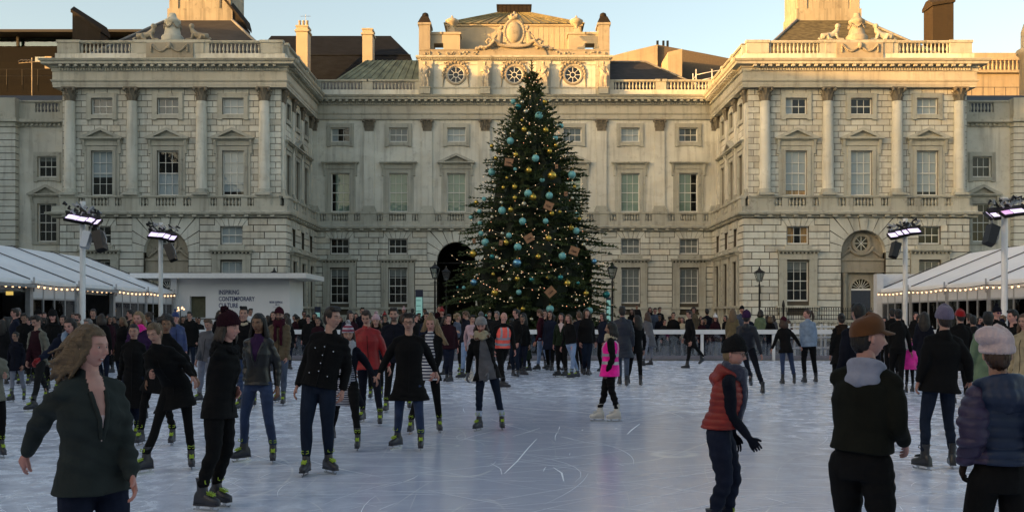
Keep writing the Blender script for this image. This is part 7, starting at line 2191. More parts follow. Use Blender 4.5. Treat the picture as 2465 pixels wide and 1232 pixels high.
    for i in (0, 1):
        e_ = AK[i] + Vector((0, 0, 0.055 if skates != 'shoe' else -0.03))
        limb(tr, [HP[i] - up*0.02, HP[i].lerp(KN[i], 0.5), KN[i], KN[i].lerp(AK[i], 0.4) - f*0.012, e_], [0.092*s*legr, 0.082*s*legr, 0.062*s*legr, 0.058*s*legr, 0.047*s*(legr if legr > 1 else 1)], 12)
    def post_tr(V, N, Q, name, mats, parent):
        w_ = np.sin(V[:, 2]*70 + 4*noise3(V, 9, seed)) * np.clip(noise3(V, 4, seed+3)+0.1 + (V[:, 2] < 0.45)*0.4, 0, 1)
        V += N*(noise3(V, 14, seed+9)*0.004 + w_*0.0055)[:, None]
        if cuff:
            fc = V[Q].mean(1)[:, 2]; lo = fc < (AK[0].z + 0.135)
            if lo.any(): np_mesh('turn_up', V + N*0.004, Q[lo], [CM(cuff)], parent)
        np_mesh(name, V, Q, mats, parent)
    vjob(tr, 'trousers', CM(legs), vox*1.15, 1, root, post_tr)
    # ---------------- skates
    for i in (0, 1):
        src = SKT[skates]
        q, fy, lift = FT[i]
        pit = R(-28) if lift > 0.04 else 0.0
        Mx = Matrix.Translation(q - root.location) @ Matrix.Rotation(math.pi + fy, 4, 'Z') @ Matrix.Rotation(pit, 4, 'X') @ Matrix.Diagonal((s, s, 1.0, 1))
        c = src.copy(); COL.objects.link(c); c.parent = root; c.matrix_local = Mx
        for kd in src.children:
            if near == 0: continue
            k2 = kd.copy(); COL.objects.link(k2); k2.parent = c
    # ---------------- hair
    def HV(x, y, z): return Mh @ Vector((x*s, y*s, z*s))
    hm = MB(); kind, hcol = hair
    G = Vector((0, 0, -1))
    def ell(mb, c, rx, ry, rz, nu=20, nv=14):
        rs = []
        for k in range(nv+1):
            t = math.pi*k/nv; q = max(math.sin(t), 0.02)
            rs.append([HV(c[0]+rx*q*math.cos(2*math.pi*i/nu), c[1]+ry*q*math.sin(2*math.pi*i/nu), c[2]-rz*math.cos(t)) for i in range(nu)])
        mb.rings(rs, True, True)
    bald = kind in ('bald', 'none')
    if hat and kind in ('short', 'quiff'): kind = 'plain'
    if not bald:
        fr = {'short': 0.0, 'quiff': 0.006}.get(kind, 0.002)
        ell(hm, (0, -0.008, 0.028), 0.080, 0.0955 + fr, 0.103) if not hat else ell(hm, (0, -0.022, 0.0), 0.076, 0.086, 0.075)
        ell(hm, (0, -0.045, -0.015), 0.070, 0.062, 0.085)
        if kind == 'quiff':
            for k in range(9): x = -0.045+0.011*k; hm.tube([HV(x, 0.03, 0.10), HV(x*1.05, 0.062, 0.118), HV(x*1.1, 0.078, 0.120)], [0.024*s, 0.022*s, 0.012*s], 7)
        if kind == 'short':
            for k in range(7): x = -0.045+0.015*k; hm.tube([HV(x, 0.02, 0.112), HV(x, 0.062, 0.098), HV(x*1.1, 0.082, 0.078)], [0.020*s, 0.018*s, 0.008*s], 7)
        if kind in ('long', 'longside', 'bob', 'wavy'):
            ln = {'long': 0.30, 'longside': 0.40, 'bob': 0.15, 'wavy': 0.34}[kind]
            for k in range(11):
                a = math.pi*(0.97 + 1.06*k/10)
                x, y = 0.078*math.cos(a), -0.015+0.085*math.sin(a)
                p0 = HV(x*0.95, y*0.9, 0.05); p1 = HV(x*1.05, y*1.05, -0.03); out_ = (p1 - HV(0, -0.01, -0.03)); out_.z = 0
                out_ = out_.normalized()
                ll = ln*(0.75 + 0.25*math.sin(math.pi*k/10))
                p2 = p1 + G*ll*0.55*s + out_*0.025*s; p3 = p1 + G*ll*s + out_*(0.03 + (0.02 if kind == 'wavy' else 0))*s
                if kind == 'longside' and k < 4: p3 = p3 + G*0.06; 
                limb(hm, [p0, p1, p2, p3], [0.022*s, 0.027*s, 0.027*s, 0.010*s], 8, 3)
        if kind == 'pony':
            p = HV(0, -0.105, 0.055); bk_ = (HV(0, -0.2, 0) - HV(0, 0, 0)).normalized()
            limb(hm, [HV(0, -0.085, 0.06), p + bk_*0.03, p + bk_*0.06 + G*0.10*s, p + bk_*0.045 + G*0.24*s], [0.022*s, 0.026*s, 0.030*s, 0.010*s], 9, 4)
        if kind == 'bun': hm.sphere(HV(0, -0.10, 0.06), 0.042*s, 12, 8)
        if kind == 'topbun':
            hm.sphere(HV(0, -0.03, 0.135), 0.035*s, 12, 8)
            for k in range(6):
                x = 0.05 + 0.012*k; p1 = HV(x, -0.02, -0.03); limb(hm, [HV(x*0.8, -0.04, 0.05), p1, p1 + G*0.17*s + hl*0.07*s, p1 + G*0.30*s + hl*0.16*s], [0.02*s, 0.025*s, 0.028*s, 0.012*s], 8, 3)
                p1 = HV(-x, -0.02, -0.03); limb(hm, [HV(-x*0.8, -0.04, 0.05), p1, p1 + G*0.10*s - hl*0.05*s], [0.02*s, 0.022*s, 0.012*s], 8, 3)
        if kind == 'curly':
            rr = random.Random(seed)
            for k in range(70):
                a, e_ = rr.uniform(0, 6.28), rr.uniform(-0.3, 1.5)
                d = Vector((math.cos(a)*math.cos(e_), math.sin(a)*math.cos(e_)*1.0 - 0.25, math.sin(e_)))
                if d.y > 0.35 and d.z < 0.65: continue
                hm.sphere(HV(d.x*0.105, d.y*0.11-0.01, d.z*0.115+0.015), rr.uniform(0.026, 0.042)*s, 7, 5)
        if kind == 'blown':      # hair streaming back from the face
            bk_ = Vector((-1, 0.1, 0)); rr = random.Random(3)
            ell(hm, (0, -0.018, 0.022), 0.088, 0.108, 0.110); ell(hm, (0, -0.055, -0.045), 0.085, 0.070, 0.075)
            for k in range(90):
                a = rr.uniform(math.pi*0.92, math.pi*2.08); z0_ = rr.uniform(-0.05, 0.11)
                x, y = 0.080*math.cos(a), -0.02+0.092*math.sin(a)
                cz = math.cos(max(0, z0_-0.02)/0.12)
                p0 = HV(x*cz, y*cz + 0.02, z0_ + 0.01); p1 = HV(x*1.1, y*1.12 - 0.01, z0_-0.05)
                p2 = p1 + bk_*rr.uniform(0.02, 0.065) + G*rr.uniform(0.03, 0.08); p3 = p2 + bk_*rr.uniform(0.02, 0.07) + G*rr.uniform(0.02, 0.05)
                limb(hm, [p0, p1, p2, p3], [0.009, 0.012, 0.009, 0.003], 6, 3)
        def post_hair(V, N, Q, name, mats, parent):
            P = (V @ Mi[:3, :3].T + Mi[:3, 3])/s
            a = np.arctan2(P[:, 0], P[:, 1]+0.02)
            if kind == 'curly': V += N*(noise3(V, 75, seed)*0.010)[:, None]
            else: V += N*(np.sin(a*46 + 3*noise3(V, 11, seed) + P[:, 2]*14)*0.0028 + noise3(V, 34, seed)*0.0045)[:, None]
            # clear the face: pull hair away where the face must show
            face = (P[:, 1] > 0.055) & (P[:, 2] < 0.060) & (P[:, 2] > -0.14) & (np.abs(P[:, 0]) < 0.060)
            if face.any(): Q = Q[~(face[Q].any(1))]
            if len(Q): np_mesh(name, V, Q, mats, parent)
        vjob(hm, 'hair', hairm(hcol, (9, 80, 60) if kind == 'blown' else (70, 70, 7)), min(vox, 0.011) if near else 0.016, 1, root, post_hair)
    # ---------------- headwear
    if hat:
        hk, hcl = hat[0], hat[1]
        mt = hat[2] if len(hat) > 2 and hat[2] is not None and not isinstance(hat[2], str) else CM(hcl, 'knit' if hk != 'cap' else '')
        h = MB()
        if hk in ('beanie', 'bighat', 'slouch'):
            k_ = 1.0 if hk == 'beanie' else 1.08
            rs = []
            for zz, w_, yo in ((0.022, 0.083, -0.004), (0.034, 0.0885, -0.006), (0.052, 0.089, -0.008), (0.072, 0.086, -0.012), (0.095, 0.080, -0.016), (0.118, 0.066, -0.020), (0.136, 0.045, -0.024), (0.146, 0.02, -0.026), (0.149, 0.004, -0.026)):
                zz2 = 0.022 + (zz-0.022)*(1.0 if hk == 'beanie' else 1.16)
                rs.append([HV(w_*k_*math.cos(2*math.pi*i/28), yo + (w_*1.17*k_)*math.sin(2*math.pi*i/28) - (0.02 if hk == 'slouch' and zz > 0.09 else 0), zz2 + 0.018*math.sin(2*math.pi*i/28)) for i in range(28)])
            h.rings(rs, True, True)
            h.rings([[HV(w_*k_*math.cos(2*math.pi*i/28), -0.005 + (w_*1.16*k_)*math.sin(2*math.pi*i/28), zz + 0.018*math.sin(2*math.pi*i/28)) for i in range(28)] for w_, zz in ((0.084, 0.012), (0.093, 0.016), (0.0945, 0.036), (0.093, 0.056), (0.086, 0.060))], True, True)
            if hk == 'slouch': ell(h, (0.05, -0.07, 0.105), 0.085, 0.075, 0.06)
            def post_hat(V, N, Q, name, mats, parent):
                P = (V @ Mi[:3, :3].T + Mi[:3, 3])/s; a = np.arctan2(P[:, 0], P[:, 1])
                V += N*(np.sin(a*30)*0.0025 + noise3(V, 22, seed)*0.003)[:, None]; np_mesh(name, V, Q, mats, parent)
            vjob(h, 'beanie', mt, min(vox, 0.011) if near else 0.016, 1, root, post_hat)
            if len(hat) > 3:
                p = MB(); rr = random.Random(seed); c = HV(0.0, -0.055, 0.175) if hat[3] == 'back' else HV(0, -0.02, 0.178)
                for k in range(46):
                    d = Vector((rr.gauss(0, 1), rr.gauss(0, 1), rr.gauss(0, 1))).normalized(); p.sphere(c + d*0.030*s, 0.014*s, 6, 4)
                p.build('pompom', CM(hat[4] if len(hat) > 4 else hcl, 'fur'), root)
        else:
            rs = []
            for zz, w_ in ((0.020, 0.086), (0.045, 0.089), (0.075, 0.086), (0.10, 0.076), (0.122, 0.056), (0.134, 0.030), (0.137, 0.006)):
                rs.append([HV(w_*math.cos(2*math.pi*i/24), -0.012 + w_*1.18*math.sin(2*math.pi*i/24), zz + 0.016*math.sin(2*math.pi*i/24)) for i in range(24)])
            h.rings(rs, True, True)
            h.sphere(HV(0, -0.012, 0.138), 0.008*s, 8, 5)
            h.build('cap', mt, root)
            v = MB(); rows = []
            for q in (0, 0.33, 0.66, 1.0):
                rows.append([HV((0.0865-0.010*q)*math.sin(t), -0.012 + 0.100*math.cos(t) + 0.072*q*math.cos(t*0.9)**0.8, 0.034 + 0.014*math.cos(t) - 0.020*q*math.cos(t) - 0.016*q*math.sin(t)**2) for t in [(-1.12 + 2.24*i/12) for i in range(13)]])
            rows2 = [[p - (Mh.to_3x3() @ Vector((0, 0, 0.006))) for p in r_] for r_ in reversed(rows)]
            v.rings(rows + rows2, False, True, closed=False); v.build('visor', mt, root)
    if glasses:
        g = MB()
        for sx in (-1, 1):
            ring = [HV(sx*0.033 + 0.024*math.cos(2*math.pi*i/16), 0.098, 0.0 + 0.018*math.sin(2*math.pi*i/16)) for i in range(17)]
            g.tube(ring, 0.0024*s if near < 2 else 0.0028*s, 5, False)
            g.tube([HV(sx*0.058, 0.097, 0.006), HV(sx*0.076, 0.06, 0.008), HV(sx*0.080, -0.01, 0.006)], 0.0022*s, 5)
        g.tube([HV(-0.009, 0.098, 0.004), HV(0.009, 0.098, 0.004)], 0.0025*s, 5); o = g.build('glasses', M_IRON, root)
        if glasses == 'sun':
            for sx in (-1, 1):
                q = MB(); q.add([HV(sx*0.033 + 0.024*math.cos(2*math.pi*i/16), 0.098, 0.018*math.sin(2*math.pi*i/16)) for i in range(16)], [tuple(range(16))]); q.build('lens', plain('violet_lens', (0.10, 0.03, 0.16), 0.1, 0.6), o) if False else q.build('lens', plain('violet_lens', (0.10, 0.03, 0.16), 0.1, 0.6), root)
    # ---------------- scarf, hood
    if scarf:
        sc = MB()
        for k in range(3):
            ring = [neckb + spine*(0.035+0.03*k)*s + lt*(0.092-0.006*k)*s*math.cos(2*math.pi*i/14) + ft_*((0.092-0.004*k)*s*math.sin(2*math.pi*i/14) + 0.012) + up*0.012*math.sin(i*1.7+k*2) - up*(0.03*max(0, math.sin(2*math.pi*i/14))) for i in range(15)]
            sc.tube(ring, 0.036*s, 8, False)
        if len(scarf) > 1 and scarf[1]:
            for sx in (-1, 1):
                a0_ = neckb + lt*sx*0.055*s + ft_*0.10*s
                limb(sc, [a0_ + spine*0.03, a0_ - spine*0.15*s + ft_*0.035, a0_ - spine*scarf[1]*s*(1.0 if sx > 0 else 0.8) + ft_*0.03], [0.030*s, 0.034*s, 0.030*s], 8, 4)
        vjob(sc, 'scarf', CM(scarf[0], 'knit') if isinstance(scarf[0], str) else scarf[0], max(vox, 0.010), 1, root, lambda V, N, Q, n, m, p: np_mesh(n, V + N*(noise3(V, 40, seed)*0.006)[:, None], Q, m, p))
    if hood:
        hd = MB(); big = hood[1] if len(hood) > 1 else 1.0
        for k, (yb, zz, r_) in enumerate(((-0.105, 0.02, 0.055), (-0.125, -0.045, 0.062), (-0.10, -0.10, 0.050))):
            for sx in (-0.075, -0.04, 0, 0.04, 0.075):
                hd.sphere(neckb + ft_*(yb*s*big + abs(sx)*0.45) + spine*zz*s + lt*sx*s*big, r_*s*big*0.92, 10, 7)
        ring = [neckb + spine*0.035*s + lt*0.105*s*big*math.cos(2*math.pi*i/16) + ft_*(0.085*s*big*math.sin(2*math.pi*i/16) - 0.015) - up*0.025*math.sin(2*math.pi*i/16) for i in range(17)]
        hd.tube(ring, 0.034*s*big, 9, False)
        kd = hood[2] if len(hood) > 2 else ''
        vjob(hd, 'hood' if kd != 'fur' else 'fur_trim', CM(hood[0], kd), max(vox, 0.010), 2, root, lambda V, N, Q, n, m, p: np_mesh(n, V + N*(noise3(V, 60 if kd == 'fur' else 18, seed)*(0.016 if kd == 'fur' else 0.008))[:, None], Q, m, p))
    return root
# ------------------------------------------------------------------ the skaters
P = person
P('smiling fair-haired young woman in a dark green fleece jacket skating past, arms held out', (232, 776), 5.3, yaw=42, hyaw=72, fem=True, hair=('blown', 'dkblond'), coat=('green', ''), hem=0.09, bulk=1.16, legs='navy', legr=1.15,
  shirt=('palepink', 'v', 1), hands=[(48, 1118, 0.15), (316, 1142, -0.05)], hip=222, smile=True, skin='pink', hdy=-0.06)
P('fair-haired woman in black coat bending forward with her hair tied back', (372, 773), 11.3, [(352, 1138, -35), (460, 1128, 20)], yaw=0, hyaw=-12, fem=True, hair=('pony', 'dkblond'), coat=('black', ''), hem=0.26, bulk=1.05, legs='black', legr=0.92,
  hands=[(362, 900, -0.22), (462, 905, 0.1)], hip=405, hipy=0.22, pitch=18, roll=-6)
P('woman in maroon bobble hat and black fur-collared jacket, seen from the side', (552, 752), 9.2, [(488, 1228, 70), (522, 1217, 60)], yaw=76, hyaw=72, fem=True, hair=('bob', 'brown'), hat=('bighat', 'dkmaroon', None, 'back'), coat=('black', ''), hem=0.12, bulk=1.05,
  legs='black', legr=1.12, hood=('black2', 1.0, 'fur'), hip=528, smile=True, skin='pink', hands=[(505, 985, 0.05), (560, 930, 0.1)])
P('woman with dark tied-back hair in a long black coat behind the bending woman', (322, 777), 14.4, [(312, 1060, 0), (330, 1058, 5)], yaw=5, fem=True, hair=('bun', 'black'), coat=('black', ''), hem=0.42, legs='navy', skin='fair')
P('woman with a big cloud of dark curly hair, half hidden behind the bending woman', (400, 752), 13.8, [(339, 1070, 0), (415, 1070, 8)], yaw=0, hyaw=20, fem=True, hair=('curly', 'dkbrown'), coat=('black', ''), hem=0.22, legs='black', legr=0.9, hip=380, skin='tan', hands=[(352, 925, -0.1), (470, 905, 0)])
P('smiling blonde woman in a purple top looking over the crowd on the left', (333, 747), 17, yaw=0, hyaw=-5, fem=True, hair=('bob', 'blond'), coat=('dkpurple', ''), scarf=('pink', 0), legs='black', skin='pink', smile=True)
P('man in dark blue bobble hat and blue padded coat near the left barrier', (422, 751), 24, yaw=25, hyaw=20, hat=('beanie', 'blue', None, 'top'), coat=('blue', 'nylon'), hem=0.2, legs='greydenim', skin='pink')
P('young man with grey jacket looking down, between the blue hat and the maroon hat', (502, 765), 20, [(480, 968, -30), (500, 975, 0)], yaw=-20, pitch=15, hair=('short', 'ltbrown'), coat=('grey', ''), legs='greydenim', legr=1.1)
P('grinning young man in black jacket with white fleece collar and jeans', (587, 736), None, [(577, 988, -20), (612, 978, 15)], yaw=0, hyaw=8, hair=('quiff', 'black'), coat=('black', ''), collar=True, hood=('cream', 0.8, 'fur'), legs='denim', skin='fair', smile=True, hip=592)
P('dark-haired woman in black leather biker jacket, purple top and blue jeans', (622, 751), None, [(587, 1109, -38), (657, 1113, 12)], yaw=-6, hyaw=-12, fem=True, hair=('long', 'black'), coat=('black2', 'leather'), hem=0.03, bulk=1.0, shirt=('dkpurple', 'v'), legs='denim', legr=0.98, hands=[(592, 918, 0.02), (668, 928, 0.02)], skin='tan', open_=0.4)
P('bearded man in maroon beanie, glasses and tan shearling coat', (672, 740), None, [(682, 975, 5), (668, 968, -10)], yaw=0, hair=('short', 'brown'), hat=('beanie', 'maroon'), coat=('tan', ''), hem=0.14, bulk=1.05, scarf=('maroon', 0.35), hood=('beige', 0.8, 'fur'), legs='slate', glasses=True, beard=True, hands=[(690, 862, -0.1), (645, 860, 0)])
P('tall dark-haired man in black jacket with silver buttons, head turned to his side', (800, 734), None, [(737, 1143, -4), (791, 1138, 38)], yaw=-4, hyaw=58, hair=('short', 'dkbrown'), coat=('black', ''), hem=0.03, bulk=1.12, legs='dkdenim', legr=1.10, hands=[(717, 925, 0.0), (826, 935, 0.02)], skin='fair', buttons=True, hip=768)
P('girl in striped bobble hat, striped top and open navy coat', (838, 782), None, [(861, 1084, 4), (800, 1062, -10)], yaw=0, hyaw=8, fem=True, hair=('longside', 'auburn'), hat=('beanie', 'rose', M_BEANST, 'top', 'ltgrey'), coat=('dknavy', ''), hem=0.30, shirt=(M_STRIPEF, 'open'), open_=0.55, scarf=('ltgrey', 0.5), legs='black', hands=[(900, 905, 0.0), (800, 935, 0)], pitch=4)
P('young man in bright red ski jacket looking down', (882, 744), None, [(915, 1024, 6), (873, 1015, -10)], yaw=4, hyaw=-6, hair=('short', 'brown'), coat=('red', 'nylon'), hem=0.10, bulk=1.06, legs='dknavy', pitch=16, hands=[(935, 880, 0), (855, 900, 0.1)])
P('woman in pale pink bobble hat behind the red ski jacket', (905, 757), 21.5, yaw=0, fem=True, hair=('bob', 'dkblond'), hat=('beanie', 'rose', None, 'top'), coat=('black', ''), legs='black')
P('bearded dark-haired man in navy parka behind the man with glasses', (948, 738), None, [(930, 992, -4), (985, 985, 10)], yaw=0, hair=('short', 'dkbrown'), coat=('dknavy', ''), hem=0.12, bulk=1.1, legs='black', legr=1.05, beard=True, skin='fair')
P('man with dark quiff and glasses in a black overcoat and blue jeans', (984, 752), None, [(957, 1078, -28), (1013, 1083, 4)], yaw=4, hyaw=0, hair=('quiff', 'dkbrown'), coat=('black', ''), hem=0.30, bulk=1.08, legs='denim', legr=1.08, glasses=True, hands=[(915, 895, 0), (1048, 892, 0.15)], skin='fair')
P('blonde woman in Breton striped top and black coat, hair over her shoulder', (1037, 757), None, [(990, 1043, -6), (1057, 1040, 12)], yaw=-4, hyaw=-6, fem=True, hair=('topbun', 'blond'), coat=('black', ''), hem=0.14, shirt=(M_STRIPE, 'open'), open_=0.6, legs='black', legr=0.95, hands=[(1046, 895, -0.1), (1000, 900, 0.1)], skin='pink', pitch=8)
P('woman in grey ribbed beanie, chunky beige snood and black fur-hooded coat, looking down', (1158, 762), None, [(1153, 1036, -25), (1208, 1034, 6)], yaw=0, hyaw=-4, fem=True, hair=('bob', 'brown'), hat=('beanie', 'beaniegrey', None, 'top', 'grey'), coat=('black', ''), hem=0.14, bulk=1.1, shirt=('grey', 'open'), open_=0.5,
  scarf=('beige', 0), hood=('brown', 1.1, 'fur'), legs='dkdenim', legr=0.95, cuff='ice', glove='grey', hands=[(1126, 895, -0.05), (1176, 895, -0.12)], pitch=16, skin='pink', hip=1172)
P('bald steward in a neon orange hi-vis waistcoat', (1213, 752), 24.7, [(1211, 936, 75), (1196, 930, 60)], yaw=18, hyaw=35, hair=('bald', 'brown'), coat=('black', ''), vest=('orange', 'hivis'), hem=0.04, bulk=1.05, legs='black', legr=1.15, skin='pink', skates='black')
P('steward in a bright pink hi-vis waistcoat and white skates, facing left', (1470, 772), None, [(1444, 1013, -92), (1484, 1014, -90)], yaw=-98, hyaw=-100, fem=True, hair=('bob', 'black'), coat=('black', ''), vest=('pink', 'hivis'), hem=0.14, bulk=1.12, legs='black', legr=1.05, scarf=('cream', 0), skates='white', hands=[(1462, 892, -0.15), (1480, 895, 0.2)], skin='mid')
P('boy in red padded gilet, black beanie and glasses leaning into a turn', (1768, 812), 7.7, yaw=72, hyaw=58, hair=('short', 'blond'), hat=('bighat', 'black2'), coat=('dknavy', ''), vest=('redvest', 'puff'), hem=-0.04, bulk=1.02, legs='navy', legr=1.18, glasses=True, hood=('redvest', 1.1, 'nylon'), scarf=('scarfnavy', 0.42), glove='dknavy',
  hands=[(1802, 1052, -0.05), (1765, 1040, 0.2)], hip=1735, pitch=4, roll=4, skin='pink', hipy=0.05, smile=True)
P('man in brown cap, grey hood and black jacket skating away, looking right', (2092, 756), 5.6, yaw=140, hyaw=98, hair=('short', 'dkbrown'), hat=('cap', 'brown'), coat=('olive', ''), hem=-0.06, bulk=1.06, legs='black', legr=1.10, hood=('hoodgrey', 0.85), hands=[(2176, 1062, 0.0), (2100, 980, 0.40)], hip=2072, skin='pink')
P('broad man in mauve beanie and black coat skating away', (2273, 737), None, [(2226, 1130, 205), (2292, 1127, 165)], yaw=180, hair=('short', 'brown'), hat=('bighat', 'mauve'), coat=('black', ''), hem=0.10, bulk=1.14, legs='dkdenim', legr=1.02, skates='black', hands=[(2212, 915, 0), (2334, 915, 0)], hip=2262)
P('woman in blue quilted jacket with purple sleeves and pale slouchy beanie, seen from behind', (2400, 794), 5.4, yaw=182, hyaw=165, fem=True, hair=('short', 'auburn'), hat=('slouch', 'palepink'), coat=('puffer', 'nylon'), puffer=True, hem=-0.07, bulk=1.04, sleeve=CM('purple', 'nylon'), legs='black', legr=1.05, hood=('puffer', 1.15, 'nylon'), glove='dkbrown', hands=[(2325, 1105, 0.02), (2490, 1090, 0)], hip=2405, pitch=6)
P('woman in black with hand on hip, skating beside a small child in pink', (2162, 742), 22.8, [(2168, 952, 185), (2150, 950, 175)], yaw=178, fem=True, hair=('bun', 'black'), coat=('black', ''), hem=0.02, legs='black', legr=0.95, hands=[(2194, 850, 0.1), (2140, 870, 0)], skates='black')
P('small child in a hot pink snowsuit between the grown-ups', (2190, 822), None, [(2182, 949, 180), (2197, 947, 185)], yaw=180, H=1.02, hair=('none', 'brown'), hat=('beanie', 'hotpink'), coat=('hotpink', 'nylon'), hem=0.10, bulk=1.25, legs='black', skates='black')
P('man in sage green and brown anorak skating away at the right', (2378, 747), 15.5, yaw=172, hyaw=160, hair=('short', 'black'), coat=('sage', ''), hem=0.22, bulk=1.1, legs='ltdenim', hood=('sage', 1.0), vest=None)
P('dark-haired man in navy coat standing just behind the brown cap', (2066, 727), 13, yaw=190, hair=('short', 'black'), coat=('dknavy', ''), hem=0.15, bulk=1.1, legs='black', skates='black')
P('person in black coat with brown fur hood near the right barrier', (2025, 752), 22, yaw=175, fem=True, hair=('bun', 'dkbrown'), coat=('black', ''), hem=0.25, hood=('dkbrown', 1.0, 'fur'), legs='black', skates='black')
P('person in purple beanie and navy padded jacket gliding on one leg', (1797, 748), 23, [(1836, 950, 175), (1806, 925, 160, 0.10)], yaw=165, hat=('bighat', 'dkpurple'), hair=('short', 'black'), coat=('dknavy', 'nylon'), hem=0.12, bulk=1.08, legs='dknavy', skates='black', hip=1805, hands=[(1832, 850, 0.05), (1782, 850, 0)])
P('woman in maroon beanie and black coat holding hands, seen from behind', (1886, 762), 26.3, [(1884, 927, 185), (1912, 926, 170)], yaw=180, fem=True, hair=('bob', 'maroon' if 'maroon' in HC else 'auburn'), hat=('beanie', 'maroon'), coat=('black', ''), hem=0.12, legs='denim', skates='black', hands=[(1859, 838, 0), (1926, 832, 0.05)])
P('woman with brown ponytail in pale denim jacket, looking back over her shoulder', (1943, 743), 26.6, [(1937, 924, 185), (1964, 923, 175)], yaw=180, hyaw=285, fem=True, hair=('pony', 'auburn'), coat=('ltblue', ''), hem=0.06, bulk=1.1, legs='black', skates='black', hands=[(1930, 835, 0), (1962, 838, 0)], skin='pink')
P('man in grey-black coat and glasses striding left along the far barrier', (1659, 746), 34, [(1654, 889, -90), (1692, 872, -50, 0.18)], yaw=-72, hair=('short', 'brown'), coat=('black', ''), hem=0.28, legs='black', glasses=True, skates='black', hip=1664)
P('woman with long auburn hair in grey coat leaning on the far barrier', (1558, 750), 36.5, [(1548, 883, -100), (1566, 881, -95)], yaw=-140, fem=True, hair=('long', 'auburn'), coat=('grey', ''), hem=0.35, legs='greydenim', skates='black', hands=[(1540, 790, 0.5), (1545, 800, 0.5)], hip=1562)
P('very tall man in long navy padded coat with his back turned', (1498, 735), None, [(1508, 931, 170), (1492, 928, 185)], yaw=178, hair=('short', 'dkbrown'), coat=('navy', 'nylon'), hem=0.34, bulk=1.12, legs='slate', skates='black')
P('person in black stepping wide beside the very tall man', (1533, 757), 26, [(1542, 930, 165), (1512, 926, 190)], yaw=190, hyaw=240, fem=True, hair=('long', 'dkbrown'), coat=('black', ''), hem=0.15, legs='black', skates='black')
P('woman in long dark green coat standing before the tree', (1259, 752), 32, [(1254, 896, -70), (1274, 895, -60)], yaw=-120, hyaw=-75, fem=True, hair=('long', 'black'), coat=('dkgreen', ''), hem=0.58, bulk=1.15, legs='black')
P('person in black trousers and jacket just behind the orange steward', (1232, 765), 31, [(1226, 892, 90), (1240, 890, 90)], yaw=150, hair=('short', 'black'), coat=('black', ''), legs='black', skates='black')
P('young man in maroon jacket and blue jeans looking down to the left', (1300, 743), 33, [(1295, 892, -60), (1320, 890, -80)], yaw=-110, pitch=18, hair=('short', 'ltbrown'), coat=('maroon', ''), hem=0.06, legs='ltdenim', skates='black')
P('man with dark hair and glasses facing the maroon jacket, partly hidden', (1312, 744), 36, [(1312, 883, 0), (1326, 882, 0)], yaw=-20, hair=('short', 'black'), coat=('black', ''), legs='navy', glasses=True)
P('laughing girl in dark green jacket with pink and white chest panel', (1351, 752), 29.7, [(1344, 907, -60), (1362, 908, -50)], yaw=-15, fem=True, hair=('long', 'dkbrown'), coat=('dkgreen', ''), shirt=('palepink', 'v'), legs='black', skates='black', skin='pink')
P('girl with long brown hair in black jacket and pale jeans', (1368, 755), 29, [(1376, 912, -50), (1390, 910, -45)], yaw=-40, hyaw=-30, fem=True, hair=('long', 'ltbrown'), coat=('black', ''), hem=0.0, legs='ltdenim', legr=0.95, skin='pink')
P('man in navy coat turning away, right of the girl in pale jeans', (1394, 748), 31, [(1404, 903, 160), (1416, 905, 150)], yaw=200, hair=('short', 'ltbrown'), coat=('dknavy', ''), hem=0.3, legs='dkmaroon', skates='black')
P('girl with fair plait and beige sleeve among the group by the tree', (1384, 768), 32, [(1392, 900, 180), (1400, 899, 180)], yaw=180, fem=True, hair=('long', 'dkblond'), coat=('beige', ''), legs='black', skates='black', H=1.5)
P('blonde curly-haired woman in grey-blue coat at the far barrier', (1103, 752), 33, [(1108, 897, -20), (1116, 896, 0)], yaw=60, fem=True, hair=('curly', 'blond'), coat=('slate', ''), hem=0.32, legs='black')
P('man in navy coat with pale jeans bowing his head beside a curly blonde', (1122, 747), 30, [(1112, 912, -60), (1130, 909, -50)], yaw=-110, hyaw=-75, pitch=20, hair=('short', 'ltbrown'), coat=('dknavy', ''), hem=0.20, legs='ltdenim', skates='hire')
P('dark-haired person behind the grey beanie, near the curly blonde', (1137, 757), 28, [(1135, 920, -80), (1150, 922, -80)], yaw=20, fem=True, hair=('short', 'black'), coat=('rose', ''), legs='ltgrey', skates='white')
P('grey-haired man in dark coat just left of the bald steward', (1196, 748), 33, yaw=-20, hair=('short', 'grey'), coat=('black2', ''), legs='black', skates='black')
P('woman with long fair hair and a camouflage jacket at the barrier', (1764, 742), 38, yaw=160, fem=True, hair=('long', 'dkblond'), coat=('camo', ''), hem=0.15, legs='black', skates='black')
# left side
P('man in grey cardigan over a maroon jumper, looking down at a child', (88, 756), None, [(80, 990, -30), (112, 962, 10)], yaw=-22, hyaw=-30, pitch=22, hair=('short', 'dkbrown'), coat=('cardigan', ''), hem=0.14, shirt=('dkmaroon', 'open'), open_=1.5, legs='black', hands=[(66, 872, -0.2), None], skin='fair')
P('little girl in navy coat, red skirt and grey leggings at the left', (37, 797), None, [(28, 968, -15), (58, 966, 20)], yaw=0, hyaw=-10, fem=True, H=1.36, hair=('bun', 'black'), coat=('dknavy', ''), hem=0.14, legs='greydenim', skin='mid')
P('dark-haired woman in navy coat and pale scarf looking down at the left', (168, 763), 16.0, [(150, 1000, -10), (180, 1008, 10)], yaw=-18, hyaw=-8, pitch=10, fem=True, hair=('bob', 'dkbrown'), coat=('navy', ''), hem=0.24, bulk=1.1, scarf=('ltblue', 0.4), legs='black', glove='red', hands=[(98, 862, -0.05), (200, 880, 0)], skin='pink')
P('child in green sleeve reaching in from the left edge', (-18, 812), 12.5, yaw=40, H=1.45, hair=('short', 'brown'), coat=('cardigan', ''), hem=0.10, legs='black', hands=[(14, 905, -0.1), (-40, 930, 0)])
